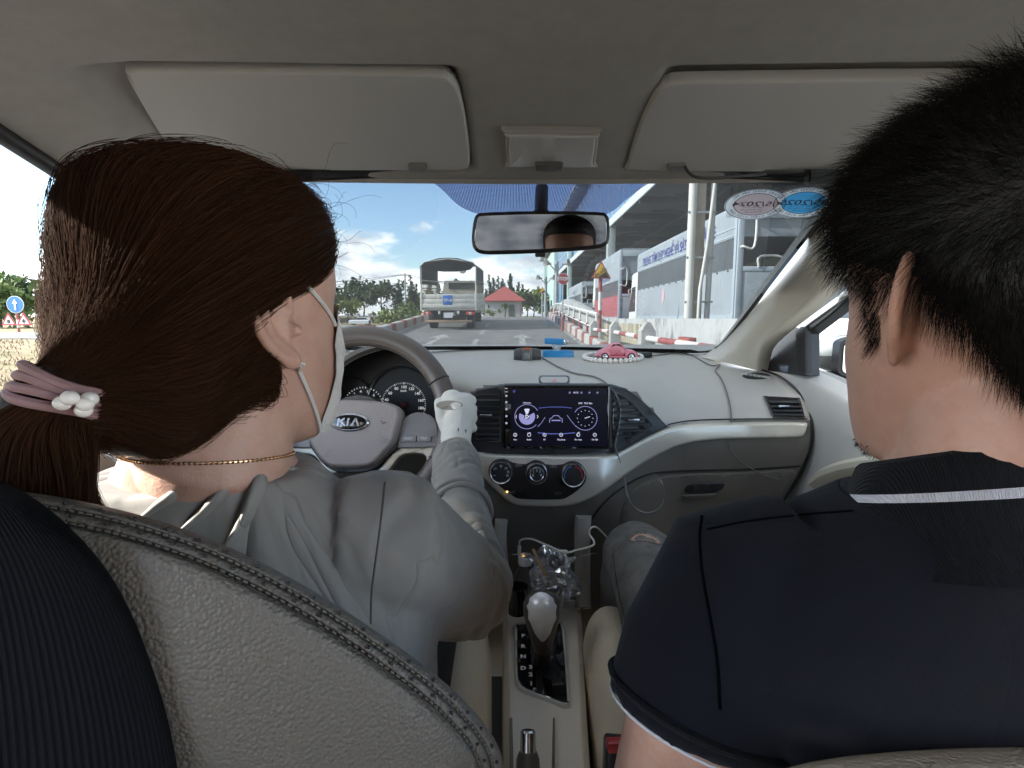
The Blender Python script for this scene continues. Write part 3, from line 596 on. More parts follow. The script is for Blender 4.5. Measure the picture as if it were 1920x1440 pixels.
d0 = ay(953.5, 580, hy); b = MB(); b.bx(d0.x, d0.x+.62, hy-.03, hy-.001, hz, hz+1.35); b.build('door', mat('door_glass', (.13, .15, .12), .4), wl)
b = MB(); b.bx(x0+.32, x0+.47, hy-.03, hy-.001, hz+1.0, hz+1.3); b.build('window', dark_in, wl)
b = MB(); b.bx(x1-.2, x1-.12, hy-1.0, hy-.92, hz-.2, hz+1.7); b.build('porch_post', redp, t)

# ---- trees
bark = mat('bark', (.11, .085, .06), .9, var=.3, vscale=12)
def leafm(name, a, c):
    m = mat(name, a, .75, col2=c, vscale=1.2); m.node_tree.nodes['Principled BSDF'].inputs['Specular IOR Level'].default_value = .25; return m
lf_dark = leafm('leaf_dark', (0.031, 0.058, 0.024), (0.068, 0.102, 0.039)); lf_mid = leafm('leaf_mid', (0.060, 0.102, 0.027), (0.128, 0.165, 0.045)); lf_light = leafm('leaf_light', (0.119, 0.162, 0.034), (0.210, 0.240, 0.068)); lf_cas = leafm('leaf_casuarina', (0.037, 0.060, 0.037), (0.083, 0.105, 0.063))
def leaf_cloud(mb, clumps, n, size, rnd):
    V, Fc = [], []
    for c, r in clumps:
        k = max(3, int(n*r**2)); pts = rnd.normal(size=(k, 3)); pts /= np.linalg.norm(pts, axis=1)[:, None]; rad = rnd.random(k)**.45
        P = np.array(c)+pts*rad[:, None]*r*np.array([1, 1, .8])
        for p in P:
            a, bb = rnd.normal(size=3), rnd.normal(size=3); a /= np.linalg.norm(a); bb -= a*bb.dot(a); bb /= np.linalg.norm(bb); s = size*(.6+.8*rnd.random()); o = len(V)
            V += [p-a*s, p+bb*s*.5, p+a*s, p-bb*s*.5]; Fc.append((o, o+1, o+2, o+3))
    mb.add(V, Fc)
def tree(name, x, y, h, w_, label, lm, kind='broad', seed=0, dens=26, group=None, z=None):
    rnd = np.random.default_rng(seed); z0 = gh(x, y) if z is None else z; t = thing(name, (x, y, z0), label, 'tree', group); o = np.array([x, y, z0]); tb = MB(); clumps = []
    if kind == 'broad':
        top = h*.45; tb.tube([o, o+[.02*h, 0, top*.5], o+[0, .01*h, top]], [h*.03, h*.022, h*.016], 8)
        for k in range(9):
            a = 2*math.pi*k/9+rnd.random(); e = .3+.7*rnd.random(); L_ = w_*(.45+.4*rnd.random()); q = o+[math.cos(a)*L_*.8, math.sin(a)*L_*.8, h*(.38+.42*e)]
            st = o+[0, 0, h*(.25+.2*rnd.random())]; tb.tube([st, (st+q)/2+[0, 0, -.03*h], q], [h*.012, h*.008, h*.004], 5)
            for j in range(3): clumps.append((q+rnd.normal(size=3)*w_*.16, w_*(.16+.14*rnd.random())))
        for j in range(6): clumps.append((o+[rnd.normal()*w_*.2, rnd.normal()*w_*.2, h*(.72+.2*rnd.random())], w_*(.16+.12*rnd.random())))
    elif kind == 'casuarina':
        for s_ in range(4):
            a = rnd.random()*6.3; bx_, by_ = math.cos(a)*w_*.35*rnd.random(), math.sin(a)*w_*.35*rnd.random(); hh = h*(.7+.3*rnd.random()); tb.tube([o+[bx_*.3, by_*.3, 0], o+[bx_, by_, hh*.5], o+[bx_*1.3, by_*1.3, hh]], [h*.012, h*.008, h*.002], 5)
            for j in range(20):
                f = .16+.84*j/20; clumps.append((o+[bx_*(.5+.7*f)+rnd.normal()*w_*.11*(1.15-f), by_*(.5+.7*f)+rnd.normal()*w_*.11, hh*f], w_*(.085+.15*(1.06-f))))
    elif kind == 'conifer':
        tb.tube([o, o+[0, 0, h]], [h*.02, h*.003], 6)
        for j in range(22):
            f = .12+.86*j/22
            for k in range(4): a = rnd.random()*6.3; rr = w_*.42*(1-f)*(.5+.5*rnd.random()); clumps.append((o+[math.cos(a)*rr, math.sin(a)*rr, h*f], w_*(.05+.11*(1-f))))
    elif kind == 'bush':
        for k in range(9): clumps.append((o+[rnd.normal()*w_*.28, rnd.normal()*w_*.22, h*(.25+.5*rnd.random())], w_*(.15+.14*rnd.random())))
        tb.tube([o, o+[0, 0, h*.5]], [h*.03, h*.01], 5)
    lb = MB(); rm = sum(c[1] for c in clumps)/len(clumps); leaf_cloud(lb, clumps, dens/(rm*rm), rm*.36, rnd)
    tb.build('trunk', bark, t); lb.build('crown', lm, t, fixn=False, smooth=False); return t
def at_px(px, y): return (px-960)/FPX*y*1.005
far = 'trees beyond the fence'
TL = [ # px, dist, px height, px width, kind, mat, label
 (632, 150, 42, 46, 'broad', lf_mid, 'low mid green tree ending the far row beside the cheek of the driver'),
 (664, 152, 74, 44, 'broad', lf_dark, 'tall dark round-crowned tree left of the open-branched one in the far row'),
 (686, 148, 62, 34, 'broad', lf_dark, 'dark bushy tree squeezed between two taller crowns of the far row'),
 (718, 146, 74, 46, 'broad', lf_dark, 'open-branched dark tree with sky showing through its crown'),
 (752, 150, 78, 24, 'conifer', lf_dark, 'slim dark pointed tree just left of the utility pole'),
 (779, 120, 96, 26, 'casuarina', lf_cas, 'tall feathery tree just left of the canvas truck'),
 (655, 135, 32, 32, 'broad', lf_light, 'small pale green tree in front of the far tree row'),
 (800, 128, 45, 40, 'broad', lf_mid, 'mid green tree low behind the canvas truck'),
 (826, 118, 84, 40, 'casuarina', lf_cas, 'feathery dark tree seen through the canvas canopy'),
 (866, 118, 82, 40, 'casuarina', lf_cas, 'feathery tree right of another inside the canopy opening of the truck')]
for i, (px, y, hp, wp, kd, lm, lab) in enumerate(TL): tree('broadleaf_tree' if kd == 'broad' else ('casuarina_tree' if kd == 'casuarina' else 'conifer_tree'), at_px(px, y), y, hp*.87*y/1000+(1.5 if y < 130 else 0), wp*y/1000*1.15, lab, lm, kd, i+3, 22 if kd == 'broad' else 40, far)
for i, (px, hp, lab) in enumerate([(914, 66, 'feathery casuarina at the left end of the clump behind the red roof'), (927, 82, 'tall feathery casuarina left of the red roof peak'), (942, 78, 'tall feathery casuarina right behind the red roof peak'), (957, 84, 'feathery casuarina with twin tips right of the red roof peak'), (970, 66, 'shorter feathery casuarina at the right end of the clump')]):
    tree('casuarina_tree', at_px(px, 85), 85, hp*.085+.2, 2.3, lab, lf_cas, 'casuarina', 40+i, 40, 'casuarinas behind the small house')
tree('palm_tree', at_px(974, 68), 68, 3.6, 2.6, 'small dark palm-like tree at the right eave of the red roof', lf_dark, 'broad', 61, 20)
tree('broadleaf_tree', at_px(1000, 70), 70, 3.2, 3.4, 'yellow-green tree between the small house and the ramp railing', lf_light, 'broad', 62, 24)
tree('broadleaf_tree', at_px(988, 90), 90, 4.0, 3.0, 'low dark green tree behind the yellow-green one by the railing', lf_mid, 'broad', 63, 24)
tree('bush', at_px(926, 53), 53, .85, 1.3, 'round bright green bush at the foot of the small white house', lf_light, 'bush', 64, 30)
tree('bush', at_px(772, 36), 36, 2.2, 2.4, 'green shrub overhanging the left kerb just left of the canvas truck', lf_mid, 'bush', 65, 40, z=.2)
tree('bush', at_px(788, 30), 30, 1.3, 1.6, 'small shrub behind the left tail light of the truck', lf_mid, 'bush', 66, 40, z=.6)
tree('bush', at_px(748, 60), 60, 2.6, 4.0, 'wide pale shrub on the verge left of the truck', lf_light, 'bush', 67, 40, z=.4)
for i, (px, y, hp, wp, lm, lab) in enumerate([(12, 75, 70, 70, lf_mid, 'spreading green tree at the left edge beyond the blue arrow sign'), (60, 80, 78, 60, lf_dark, 'darker tree behind the driver hair beyond the blue arrow sign'), (-40, 70, 75, 80, lf_mid, 'broad green tree just outside the door window'), (120, 82, 60, 70, lf_mid, 'green tree hidden mostly by the driver head')][:3]):
    tree('broadleaf_tree', at_px(px, y), y, hp*y/1000+1.2, wp*y/1000*1.25, lab, lm, 'broad', 80+i, 24, 'trees left of the test ground')
# unseen tree added beside the driver's window so its crown shades the cabin
t = thing('broadleaf_tree', (-4.7, 1.0, 0), 'unseen leafy tree added outside the driver window to shade the cabin', 'tree'); rnd = np.random.default_rng(77)
b = MB(); b.tube([(-4.7, 1.0, -.1), (-4.65, .95, 1.2), (-4.4, .9, 2.4), (-4.1, .8, 3.1)], [.13, .10, .08, .05], 10)
for k in range(7): a = k*.9; b.tube([(-4.5, .92, 2.0+.12*k), (-4.25+.3*math.cos(a), .85+.5*math.sin(a), 2.7+.1*k), (-4.1+.5*math.cos(a), .8+.85*math.sin(a), 2.9+.13*k)], [.05, .03, .012], 6)
b.build('trunk', bark, t); b = MB(); leaf_cloud(b, [((-4.05+rnd.uniform(-.45, .45), .92+rnd.uniform(-.78, .8), 2.95+rnd.uniform(-.75, .85)), .34) for k in range(60)], 900, .085, rnd); b.build('crown', lf_mid, t, fixn=False, smooth=False)
# banana plant by the house door
bp_ = ay(947, 590, 53.5); t = thing('banana_plant', (bp_.x, 53.5, hz), 'banana plant with two drooping leaves before the small house', 'plant')
b = MB(); b.tube([(bp_.x, 53.5, hz), (bp_.x+.05, 53.5, hz+.8)], [.07, .05], 8); b.build('stem', lf_light, t)
for k, (dx, dz) in enumerate(((-.45, .75), (.35, .6), (-.25, .95), (.15, .9))):
    b = MB(); P = cr([(bp_.x+.05, 53.5, hz+.75), (bp_.x+.05+dx*.5, 53.5, hz+.75+dz*.7), (bp_.x+.05+dx, 53.4, hz+.6+dz*.5)], 5); b.tube(P, [.02+.09*math.sin(math.pi*i/(len(P)-1)) for i in range(len(P))], 6, sq=.15); b.build('leaf', lf_mid, t)
# long fence of white pillars far left
fe = thing('fence', (-25, 118, 1.5), 'long dark fence with evenly spaced white pillars beyond the grass', 'fence')
fz = gh(-30, 120)+.1; hedge_d = mat('brown_scrub', (.10, .075, .05), .95, var=.4, vscale=1.5)
b = MB(); b.bx(-48, -17, 120.2, 120.35, fz-.4, fz+.55)
for k in range(150): b.bx(-48+.207*k, -47.95+.207*k, 120.25, 120.3, fz+.55, fz+1.55)
b.bx(-48, -17, 120.24, 120.31, fz+1.5, fz+1.56); b.build('panel', mat('fence_dark', (.12, .12, .115), .8), fe)
for k in range(12):
    x = -47.5+2.62*k; b = MB(); b.bx(x-.28, x+.28, 119.9, 120.5, fz-.6, fz+1.7); b.bx(x-.42, x+.42, 119.8, 120.6, fz+1.7, fz+2.0, .05); b.build('pillar', hw, fe)
b = MB(); leaf_cloud(b, [((-48+.8*k, 112+rng.normal(), gh(-40, 114)+.9), .75) for k in range(40)], 60, .28, rng); tag(b.build('scrub', hedge_d, fixn=False, smooth=False), kind='stuff')
b = MB(); leaf_cloud(b, [((-62+.55*k+rng.normal(), 84+rng.normal()*3, .02), .22) for k in range(100)], 120, .16, rng); tag(b.build('grass', lf_light, fixn=False, smooth=False), kind='stuff')
# tufts on the near verge at the left
b = MB(); V, Fc = [], []
for k in range(1900):
    y = 7+13*rng.random()**1.3; x = -(y*.70+ (y*.38)*rng.random()); zz = gh(x, y)-.03; a = rng.random()*6.3; h_ = .05+.10*rng.random(); o = len(V); dx, dy = math.cos(a)*.02, math.sin(a)*.02; V += [(x-dx, y-dy, zz), (x+dx, y+dy, zz), (x+rng.normal()*.04, y+rng.normal()*.04, zz+h_)]; Fc.append((o, o+1, o+2))
b.add(V, Fc); tag(b.build('grass', leafm('dry_grass_blade', (.19, .15, .075), (.32, .25, .15)), fixn=False, smooth=False), kind='stuff')
# utility pole with wires
up = ay(761, 590, 112); t = thing('utility_pole', (up.x, 112, .3), 'slim concrete utility pole with a crossbar above the far scrub', 'pole')
b = MB(); b.cyl((up.x, 112, 0), (up.x, 112, EYE+9.3), .22, 10, r2=.15); b.build('shaft', galv, t); b = MB(); b.bx(up.x-.9, up.x+.9, 111.9, 112.1, EYE+8.8, EYE+9.0); b.build('crossbar', galv, t)
wm = mat('wire_black', (.08, .08, .08), .6)
def wire(p, q, sag, lab, r):
    b = MB(); p, q = Vector(p), Vector(q); b.tube([p.lerp(q, k/16)-Vector((0, 0, sag*4*(k/16)*(1-k/16))) for k in range(17)], r, 5); tag(b.build('overhead_wire', wm, org=p), lab, 'wire')
wire((up.x-.7, 112, EYE+9), (-78, 104, EYE+6.0), 1.2, 'upper overhead wire from the utility pole over the tree tops', .045)
wire((up.x-.2, 112, EYE+9), (-78, 106, EYE+3.5), 1.2, 'lower overhead wire sagging from the utility pole to the left', .045)
wire((up.x+.7, 112, EYE+9), (9, 118, EYE+6.6), 1.6, 'overhead wire passing behind the canvas truck toward the red roof', .04)
wire((-70, 60, EYE+6.6), (-40, 66, EYE+5.6), .3, 'single wire crossing the sky in the left door window', .03)
# white car parked far across the grass, with a person beside it
def far_car():
    y = 104; c = ay(676, 600, y); x = c.x; t = thing('parked_car', (x, y, 0), 'small white car parked far off on the test ground', 'car'); wc = mat('car_white', (.72, .73, .75), .25, coat=.5); gz = gh(x, y)
    b = MB(); secs = []
    for xx, zt, zb in ((-2.1, .75, .35), (-1.9, .95, .28), (-1.0, 1.0, .25), (.0, 1.02, .25), (1.4, 1.02, .25), (1.9, .95, .28), (2.05, .6, .35)): secs.append([(x+xx, y-.85, gz+zb), (x+xx, y-.86, gz+zt*.8), (x+xx, y-.72, gz+zt), (x+xx, y+.72, gz+zt), (x+xx, y+.86, gz+zt*.8), (x+xx, y+.85, gz+zb)])
    b.loft(secs); b.loft([[(x+xx, y-.7, gz+.98), (x+xx, y+.7, gz+.98), (x+xt, y+.6, gz+1.5), (x+xt, y-.6, gz+1.5)] for xx, xt in ((-1.0, -.35), (1.75, 1.3))]); b.build('body', wc, t, sharp=25)
    b = MB(); b.poly([(x-.9, y-.71, gz+1.02), (x+1.5, y-.71, gz+1.02), (x+1.2, y-.63, gz+1.42), (x-.35, y-.63, gz+1.42)], (0, -.02, 0)); b.build('window', dark_in, t)
    for xx in (-1.35, 1.3):
        for yy in (-.75, .75): b = MB(); b.lathe([(.1, -.1), (.3, -.1), (.31, 0), (.3, .1), (.1, .1)], (x+xx, y+yy, gz+.31), (0, 1, 0), 16); b.build('wheel', rubber, t)
    px_ = ay(694, 600, 103); p = thing('person', (px_.x, 102.6, 0), 'person in a white shirt and dark trousers standing by the far white car', 'person')
    b = MB(); q = px_.x
    for s_ in (-1, 1): b.tube([(q+s_*.09, 102.6, 0), (q+s_*.09, 102.6, .85)], [.07, .1], 8)
    b.tube([(q, 102.6, .8), (q, 102.6, 1.2), (q, 102.6, 1.42), (q, 102.6, 1.5)], [.17, .16, .18, .07], 10); b.ball((q, 102.6, 1.62), (.1, .11, .13)); 
    for s_ in (-1, 1): b.tube([(q+s_*.2, 102.6, 1.4), (q+s_*.25, 102.55, 1.1), (q+s_*.2, 102.4, .9)], [.06, .05, .04], 8)
    remeshed(b, .03, 1).build('body', mat('far_skin', (.35, .22, .16), .6), p)
    b = MB(); b.tube([(q, 102.6, .85), (q, 102.6, 1.2), (q, 102.6, 1.44)], [.19, .18, .2], 12); b.build('shirt', sgw, p); b = MB()
    for s_ in (-1, 1): b.tube([(q+s_*.09, 102.6, .05), (q+s_*.09, 102.6, .9)], [.085, .115], 10)
    b.build('trousers', blk, p)
far_car()
# ================================================================ the car we sit in
car = thing('car', (.05, .7, 0), 'beige and brown car interior seen from the back seat, windscreen to gear selector', 'car')
pl_grey = mat('dash_grey_plastic', (.53, .50, .45), .62, bump=('leather', 520, .18, .002), var=.05, vscale=6)
pl_brown = mat('dash_brown_plastic', (.165, .152, .133), .55, bump=('leather', 520, .18, .002), var=.06, vscale=6)
pl_dark = mat('charcoal_plastic', (.028, .028, .03), .38); pl_black = mat('black_plastic', (.012, .012, .013), .45); gloss = mat('gloss_black', (.004, .004, .005), .06, coat=1)
champ = mat('champagne_trim', (.68, .64, .55), .3, .35, bump=('noise', 900, .05, .001)); chrome = mat('satin_silver', (.62, .62, .63), .22, .95)
beige = mat('beige_pillar_trim', (.70, .665, .58), .75, bump=('noise', 600, .12, .001)); liner = mat('headliner_cloth', (.215, .211, .202), .95, bump=('noise', 900, .35, .0015), var=.05, vscale=40, sheen=.1)
visor_m = mat('visor_vinyl', (.305, .308, .306), .8, bump=('noise', 700, .2, .001)); streaks(pl_grey, (.52, .50, .46), (45, 45, 45), .60, .74, .30)
leather = mat('beige_leather', (.66, .57, .44), .42, bump=('leather', 330, .35, .003), var=.05, vscale=5)
leather_g = mat('taupe_leather', (.128, .114, .095), .5, bump=('leather', 430, .42, .003), var=.06, vscale=6); white_mk = mat('white_marking', (.75, .75, .75), .5); carpet = mat('black_carpet', (.012, .011, .011), .98)
thread = mat('seam_thread', (.10, .08, .06), .8)
# ---- headliner
def zr(y): 
    P = [(-1.0, 1.50), (-.5, 1.56), (0, 1.574), (.3, 1.563), (.5, 1.541), (.585, 1.5245), (.612, 1.5185), (.63, 1.5145), (.66, 1.507), (.72, 1.4915), (.78, 1.475), (.815, 1.4655), (.832, 1.4605), (.846, 1.4575), (.838, 1.452)]
    return P
b = MB(); prof = cr(zr(0), 5); xs = [-.578, -.572, -.56, -.55, -.52, -.47, -.455, -.44, -.40, -.3, -.2, -.12, -.085, -.075, -.065, -.055, -.045, 0, .05, .1, .155, .165, .175, .185, .195, .22, .3, .4, .5, .56, .575, .59, .62, .645, .66, .672, .678]
def recess(x, y):
    u = abs(x-.055); return .024*sstep(.106, .128, u)*(1-sstep(.50, .53, u))*sstep(.608, .628, y)*(1-sstep(.80, .824, y))
def drop(x): u = abs(x-.05); return .040*max(0, (u-.42)/.2)**2
rows = [[(x, y-.03*((x-.05)/.6)**2*sstep(.3, .8, y), z-drop(x)+recess(x, y)) for x in xs] for y, z in prof]
rowsH = rows; b.grid(rows); rows2 = [[(p[0], p[1]+.004, p[2]+.045) for p in r] for r in rows]; b.grid(rows2); b.grid([rows[0], rows2[0]]); b.grid([rows[-1], rows2[-1]]); b.grid([[r[0] for r in rows], [r[0] for r in rows2]]); b.grid([[r[-1] for r in rows], [r[-1] for r in rows2]])
b.build('headliner', liner, car, sharp=60)
# ---- sun visors
n_v = Vector((0, -.265, -.964)).normalized(); p_v = Vector((0, .82, 1.459)); vs = lambda a, e: apl(a, e, p_v, n_v)
def visor(out, clip, name='sun_visor'):
    b = MB(); plate(b, out, vs, n_v, .014, bev=5, bz=.006, step=40, smooth=3, nb=6); v = b.build(name, visor_m, car, sharp=12)
    b = MB(); plate(b, rrect(clip-19, 305, clip+17, 319, 5), vs, n_v, .006, bev=2, bz=.002, off=.004); b.build('clip', mat('visor_clip', (.13, .125, .12), .5), v)
visor([(238, 142), (262, 135), (540, 137), (800, 141), (845, 152), (864, 185), (876, 250), (881, 308), (868, 321), (820, 322), (600, 323), (355, 323), (330, 300), (290, 240), (246, 165)], 784)
visor([(1228, 176), (1250, 160), (1290, 155), (1500, 152), (1700, 150), (1880, 158), (1870, 240), (1800, 322), (1600, 325), (1400, 325), (1190, 322), (1178, 308), (1200, 235)], 1270)
# ---- dome lamp
n_d = Vector((0, -.24, -.97)).normalized(); p_d = Vector((0, .77, 1.4715)); ds = lambda a, e: apl(a, e, p_d, n_d)
b = MB(); plate(b, [(948, 252), (952, 247), (1116, 248), (1123, 254), (1116, 308), (1108, 317), (958, 316), (950, 308)], ds, n_d, .02, bev=3, bz=.002, smooth=2); dl = b.build('dome_lamp', mat('lamp_surround', (.25, .24, .225), .5), car)
b = MB(); plate(b, [(954, 256), (958, 252), (1112, 253), (1117, 258), (1110, 305), (1104, 312), (962, 311), (956, 305)], ds, n_d, .01, bev=2.5, bz=.0015, smooth=2, off=.003); b.build('lens', mat('frosted_lens', (.34, .34, .34), .18, spec=.6, bump=('ribx', 160, .15, .001)), dl)
b = MB(); plate(b, rrect(1002, 299, 1056, 313, 4), ds, n_d, .012, bev=2, bz=.002, off=.009); b.build('switch', mat('lamp_switch', (.08, .08, .08), .4), dl)
# ---- windscreen, tinted top band, inspection stickers
wbase, wtop = ay(980, 658, 1.62), ay(1000, 333, .846)
mx = lambda p: Vector((.10-p.x, p.y, p.z))
BR, TR = ay(1366, 664, 1.50), ay(1612, 332, .80)
def wrow(t):
    c = wbase.lerp(wtop, t)+Vector((0, .018, .03))*math.sin(math.pi*t); c.x = .05; r_ = BR.lerp(TR, t)+Vector((0, .012, .02))*math.sin(math.pi*t); l = mx(r_); q = lambda s: Vector((.05+(r_.x-.05)*s, c.y+(r_.y-c.y)*s*s, c.z+(r_.z-c.z)*s*s))
    return [q(s) for s in (-1, -.75, -.5, -.25, 0, .25, .5, .75, 1)]
wrows = [wrow(t/10) for t in (-1, 0, 1, 2, 3, 4, 5, 6, 7, 8, 9, 10, 10.25)]
b = MB(); b.grid(wrows); ws = b.build('windscreen', glass('windscreen_glass', (.134, .146, .151), .9), car, fixn=False)
def haze_veil(m, k):  # translucent veil mixed into the glass to haze the view outside
    N = m.node_tree.nodes; L = m.node_tree.links; o = N['Material Output'].inputs[0]; src = o.links[0].from_socket; d = N.new('ShaderNodeBsdfTranslucent'); d.inputs[0].default_value = (.9, .88, .84, 1); x = N.new('ShaderNodeMixShader'); tc = N.new('ShaderNodeTexCoord'); n = N.new('ShaderNodeTexNoise'); n.inputs['Scale'].default_value = 7; n.inputs['Detail'].default_value = 8; L.new(tc.outputs['Object'], n.inputs['Vector']); r = N.new('ShaderNodeMapRange'); r.inputs['From Min'].default_value = .3; r.inputs['From Max'].default_value = .75; r.inputs['To Min'].default_value = k*.6; r.inputs['To Max'].default_value = k*1.5; L.new(n.outputs['Fac'], r.inputs['Value']); L.new(r.outputs[0], x.inputs[0]); L.new(src, x.inputs[1]); L.new(d.outputs[0], x.inputs[2]); L.new(x.outputs[0], o)
haze_veil(ws.data.materials[0], .007)
wbv = BVHTree.FromPolygons([Vector(v) for v in b.v], b.f)
def on_ws(px, py, off=.003):
    r_ = ray(px, py); h = wbv.ray_cast(CAM, r_.normalized()); return (h[0] if h[0] else ay(px, py, 1.0)) - r_.normalized()*off
def band_mat():
    m = bpy.data.materials.new('blue_dotted_tint'); m.use_nodes = True; N = m.node_tree.nodes; L = m.node_tree.links; P = N['Principled BSDF']; P.inputs['Base Color'].default_value = (.16, .18, .36, 1); P.inputs['Roughness'].default_value = .3
    tr = N.new('ShaderNodeBsdfTransparent'); tr.inputs[0].default_value = (.62, .68, .95, 1); mxs = N.new('ShaderNodeMixShader'); tc = N.new('ShaderNodeTexCoord')
    v = N.new('ShaderNodeTexVoronoi'); v.inputs['Randomness'].default_value = 0; v.inputs['Scale'].default_value = 400; mpb = N.new('ShaderNodeMapping'); mpb.inputs['Scale'].default_value = (1, 0, 2.45); L.new(tc.outputs['Object'], mpb.inputs[0]); L.new(mpb.outputs[0], v.inputs['Vector']); c = N.new('ShaderNodeMath'); c.operation = 'LESS_THAN'; c.inputs[1].default_value = .43; L.new(v.outputs['Distance'], c.inputs[0])
    L.new(c.outputs[0], mxs.inputs[0]); L.new(tr.outputs[0], mxs.inputs[1]); L.new(P.outputs[0], mxs.inputs[2]); L.new(mxs.outputs[0], N['Material Output'].inputs[0]); return m
top = cr([(795, 332), (825, 352), (860, 385), (900, 402), (960, 408), (1040, 409), (1110, 408), (1145, 398), (1180, 370), (1215, 345), (1245, 332)], 5)
b = MB(); b.grid([[on_ws(px, 326+(py-326)*k/6) for px, py in top] for k in range(7)]); b.build('tint_band', band_mat(), ws, fixn=False)
b = MB(); edge = cr([(560, 655), (640, 657), (980, 656), (1200, 660), (1310, 662), (1345, 655), (1368, 636), (1410, 582), (1470, 503), (1540, 415), (1600, 340)], 5); ie = [(x, y-(7 if x < 1300 else 3.5)) if x < 1340 else (x-6, y-3) for x, y in edge]
b.grid([[on_ws(*p) for p in edge], [on_ws(*p) for p in ie]]); b.build('black_edge', pl_black, ws, fixn=False)
def sticker(cx, cy, face, txt, ring_c):
    A = lambda u, v: on_ws(cx+u*58+v*10, cy-v*29, .002)
    def ell(r, n=40): return [(r*math.cos(2*math.pi*k/n), r*math.sin(2*math.pi*k/n)) for k in range(n)]
    b = MB()
    E = ell(1.0); I_ = ell(.72); c0 = A(0, 0)
    tow = (CAM-c0).normalized()
    b.add([A(*p) for p in E]+[A(*p) for p in I_], [(k, (k+1) % 40, 40+(k+1) % 40, 40+k) for k in range(40)], 0)
    b.add([A(*p)+tow*.0004 for p in I_]+[c0+tow*.0004], [(k, (k+1) % 40, 40) for k in range(40)], 1)
    for r in (.97, .70): q = [A(*p)+tow*.0008 for p in ell(r)]; b.tube(q, .0005, 4, closed=True, mi=2)
    ux = (A(.5, 0)-A(-.5, 0)).normalized(); uy = (A(0, .5)-A(0, -.5)); k_ = .001
    # printed on the outer side, so it reads mirrored from inside
    b.text(txt, .022, frame_m(c0+tow*.0012, ux, uy) @ Matrix.Scale(-1, 4, (1, 0, 0)), 2, bold=.0003)
    for j, tx in enumerate(('Số KĐ 0112 TT', 'cơ giới đường bộ', 'phương tiện')): b.text(tx, .0058, frame_m(A(.0, -.22-.14*j)+tow*.0012, ux, uy) @ Matrix.Scale(-1, 4, (1, 0, 0)), 2)
    for s_, up_ in (('BỘ GIAO THÔNG VẬN TẢI', 1), ('ĐĂNG KIỂM VIỆT NAM', -1)):
        n = len(s_)
        for i, ch in enumerate(s_):
            if ch == ' ': continue
            a = R(90-up_*(-1)*(-1)*0)+0; f = (i+.5)/n; ang = R(25+130*f) if up_ > 0 else R(205+130*(1-f)); 
            p = A(.84*math.cos(ang), .84*math.sin(ang))+tow*.0012; rd = (A(math.cos(ang), math.sin(ang))-c0)*(1 if up_ > 0 else -1); tg = ux*math.sin(ang)*up_+(A(0, .1)-A(0, 0)).normalized()*(-math.cos(ang)*up_)
            b.text(ch, .0078, frame_m(p, tg, rd) @ Matrix.Scale(-1, 4, (1, 0, 0)), 2)
    return b.build('inspection_sticker', [paper('sticker_paper', (.8, .8, .8)), face, mat('sticker_ink', (.05, .05, .09), .7)], ws, smooth=False, fixn=False)
def paper(name, col):
    m = mat(name, col, .6); N = m.node_tree.nodes; L = m.node_tree.links; t = N.new('ShaderNodeBsdfTranslucent'); t.inputs[0].default_value = (*[min(1, c*1.5) for c in col], 1); x = N.new('ShaderNodeMixShader'); x.inputs[0].default_value = .7; L.new(N['Principled BSDF'].outputs[0], x.inputs[1]); L.new(t.outputs[0], x.inputs[2]); L.new(x.outputs[0], N['Material Output'].inputs[0]); return m
sticker(1417, 383, paper('sticker_grey', (.55, .42, .42)), '05/2024', None); sticker(1507, 380, paper('sticker_blue', (.08, .38, .72)), '05/2025', None)
b = MB(); q = [(1382, 344), (1592, 346), (1548, 412), (1360, 408)]; b.add([on_ws(*p, .0008) for p in q], [(0, 1, 2, 3)])
fm = glass('sticker_film', (.80, .82, .82), .7); b.build('sticker_film', fm, ws, fixn=False)
# ---- rear-view mirror
pm = ay(1014, 436, .80); tgt = Vector((-.03, -.16, 1.397))
n_m = ((CAM-pm).normalized()+(tgt-pm).normalized()).normalized(); ms = lambda a, e: apl(a, e, pm, n_m)
mo = [(888, 412), (893, 402), (910, 398), (1014, 395), (1120, 397), (1138, 402), (1143, 416), (1143, 446), (1136, 460), (1110, 467), (1030, 473), (950, 476), (905, 476), (889, 468), (884, 452), (885, 430)]
b = MB(); plate(b, mo, ms, n_m, .012, bev=5, bz=.004, smooth=3); 
bk = [ms(*p)-n_m*.012 for p in cr(mo, 3, True)]; c_ = sum(bk, Vector())/len(bk); b.loft([bk, [c_+(p-c_)*.85-n_m*.022 for p in bk], [c_+(p-c_)*.4-n_m*.034 for p in bk]]); mr = b.build('rear_view_mirror', pl_black, car)
b = MB(); plate(b, off2(cr(mo, 3, True), 6.5), ms, n_m, .002, bev=.5, bz=.0002, off=.0012); b.build('mirror_glass', mat('mirror_silver', (.2, .2, .205), .015, 1.0), mr, smooth=False)
b = MB(); b.cyl(ms(1014, 398)-n_m*.03, on_ws(1016, 352, .002), .010, 12); b.ball(ms(1014, 404)-n_m*.035, .016); b.build('stalk', pl_black, mr)
b = MB(); plate(b, rrect(1003, 472, 1023, 481, 3), ms, n_m, .014, bev=1.5, bz=.002, off=-.004); b.build('dimming_lever', pl_black, mr)
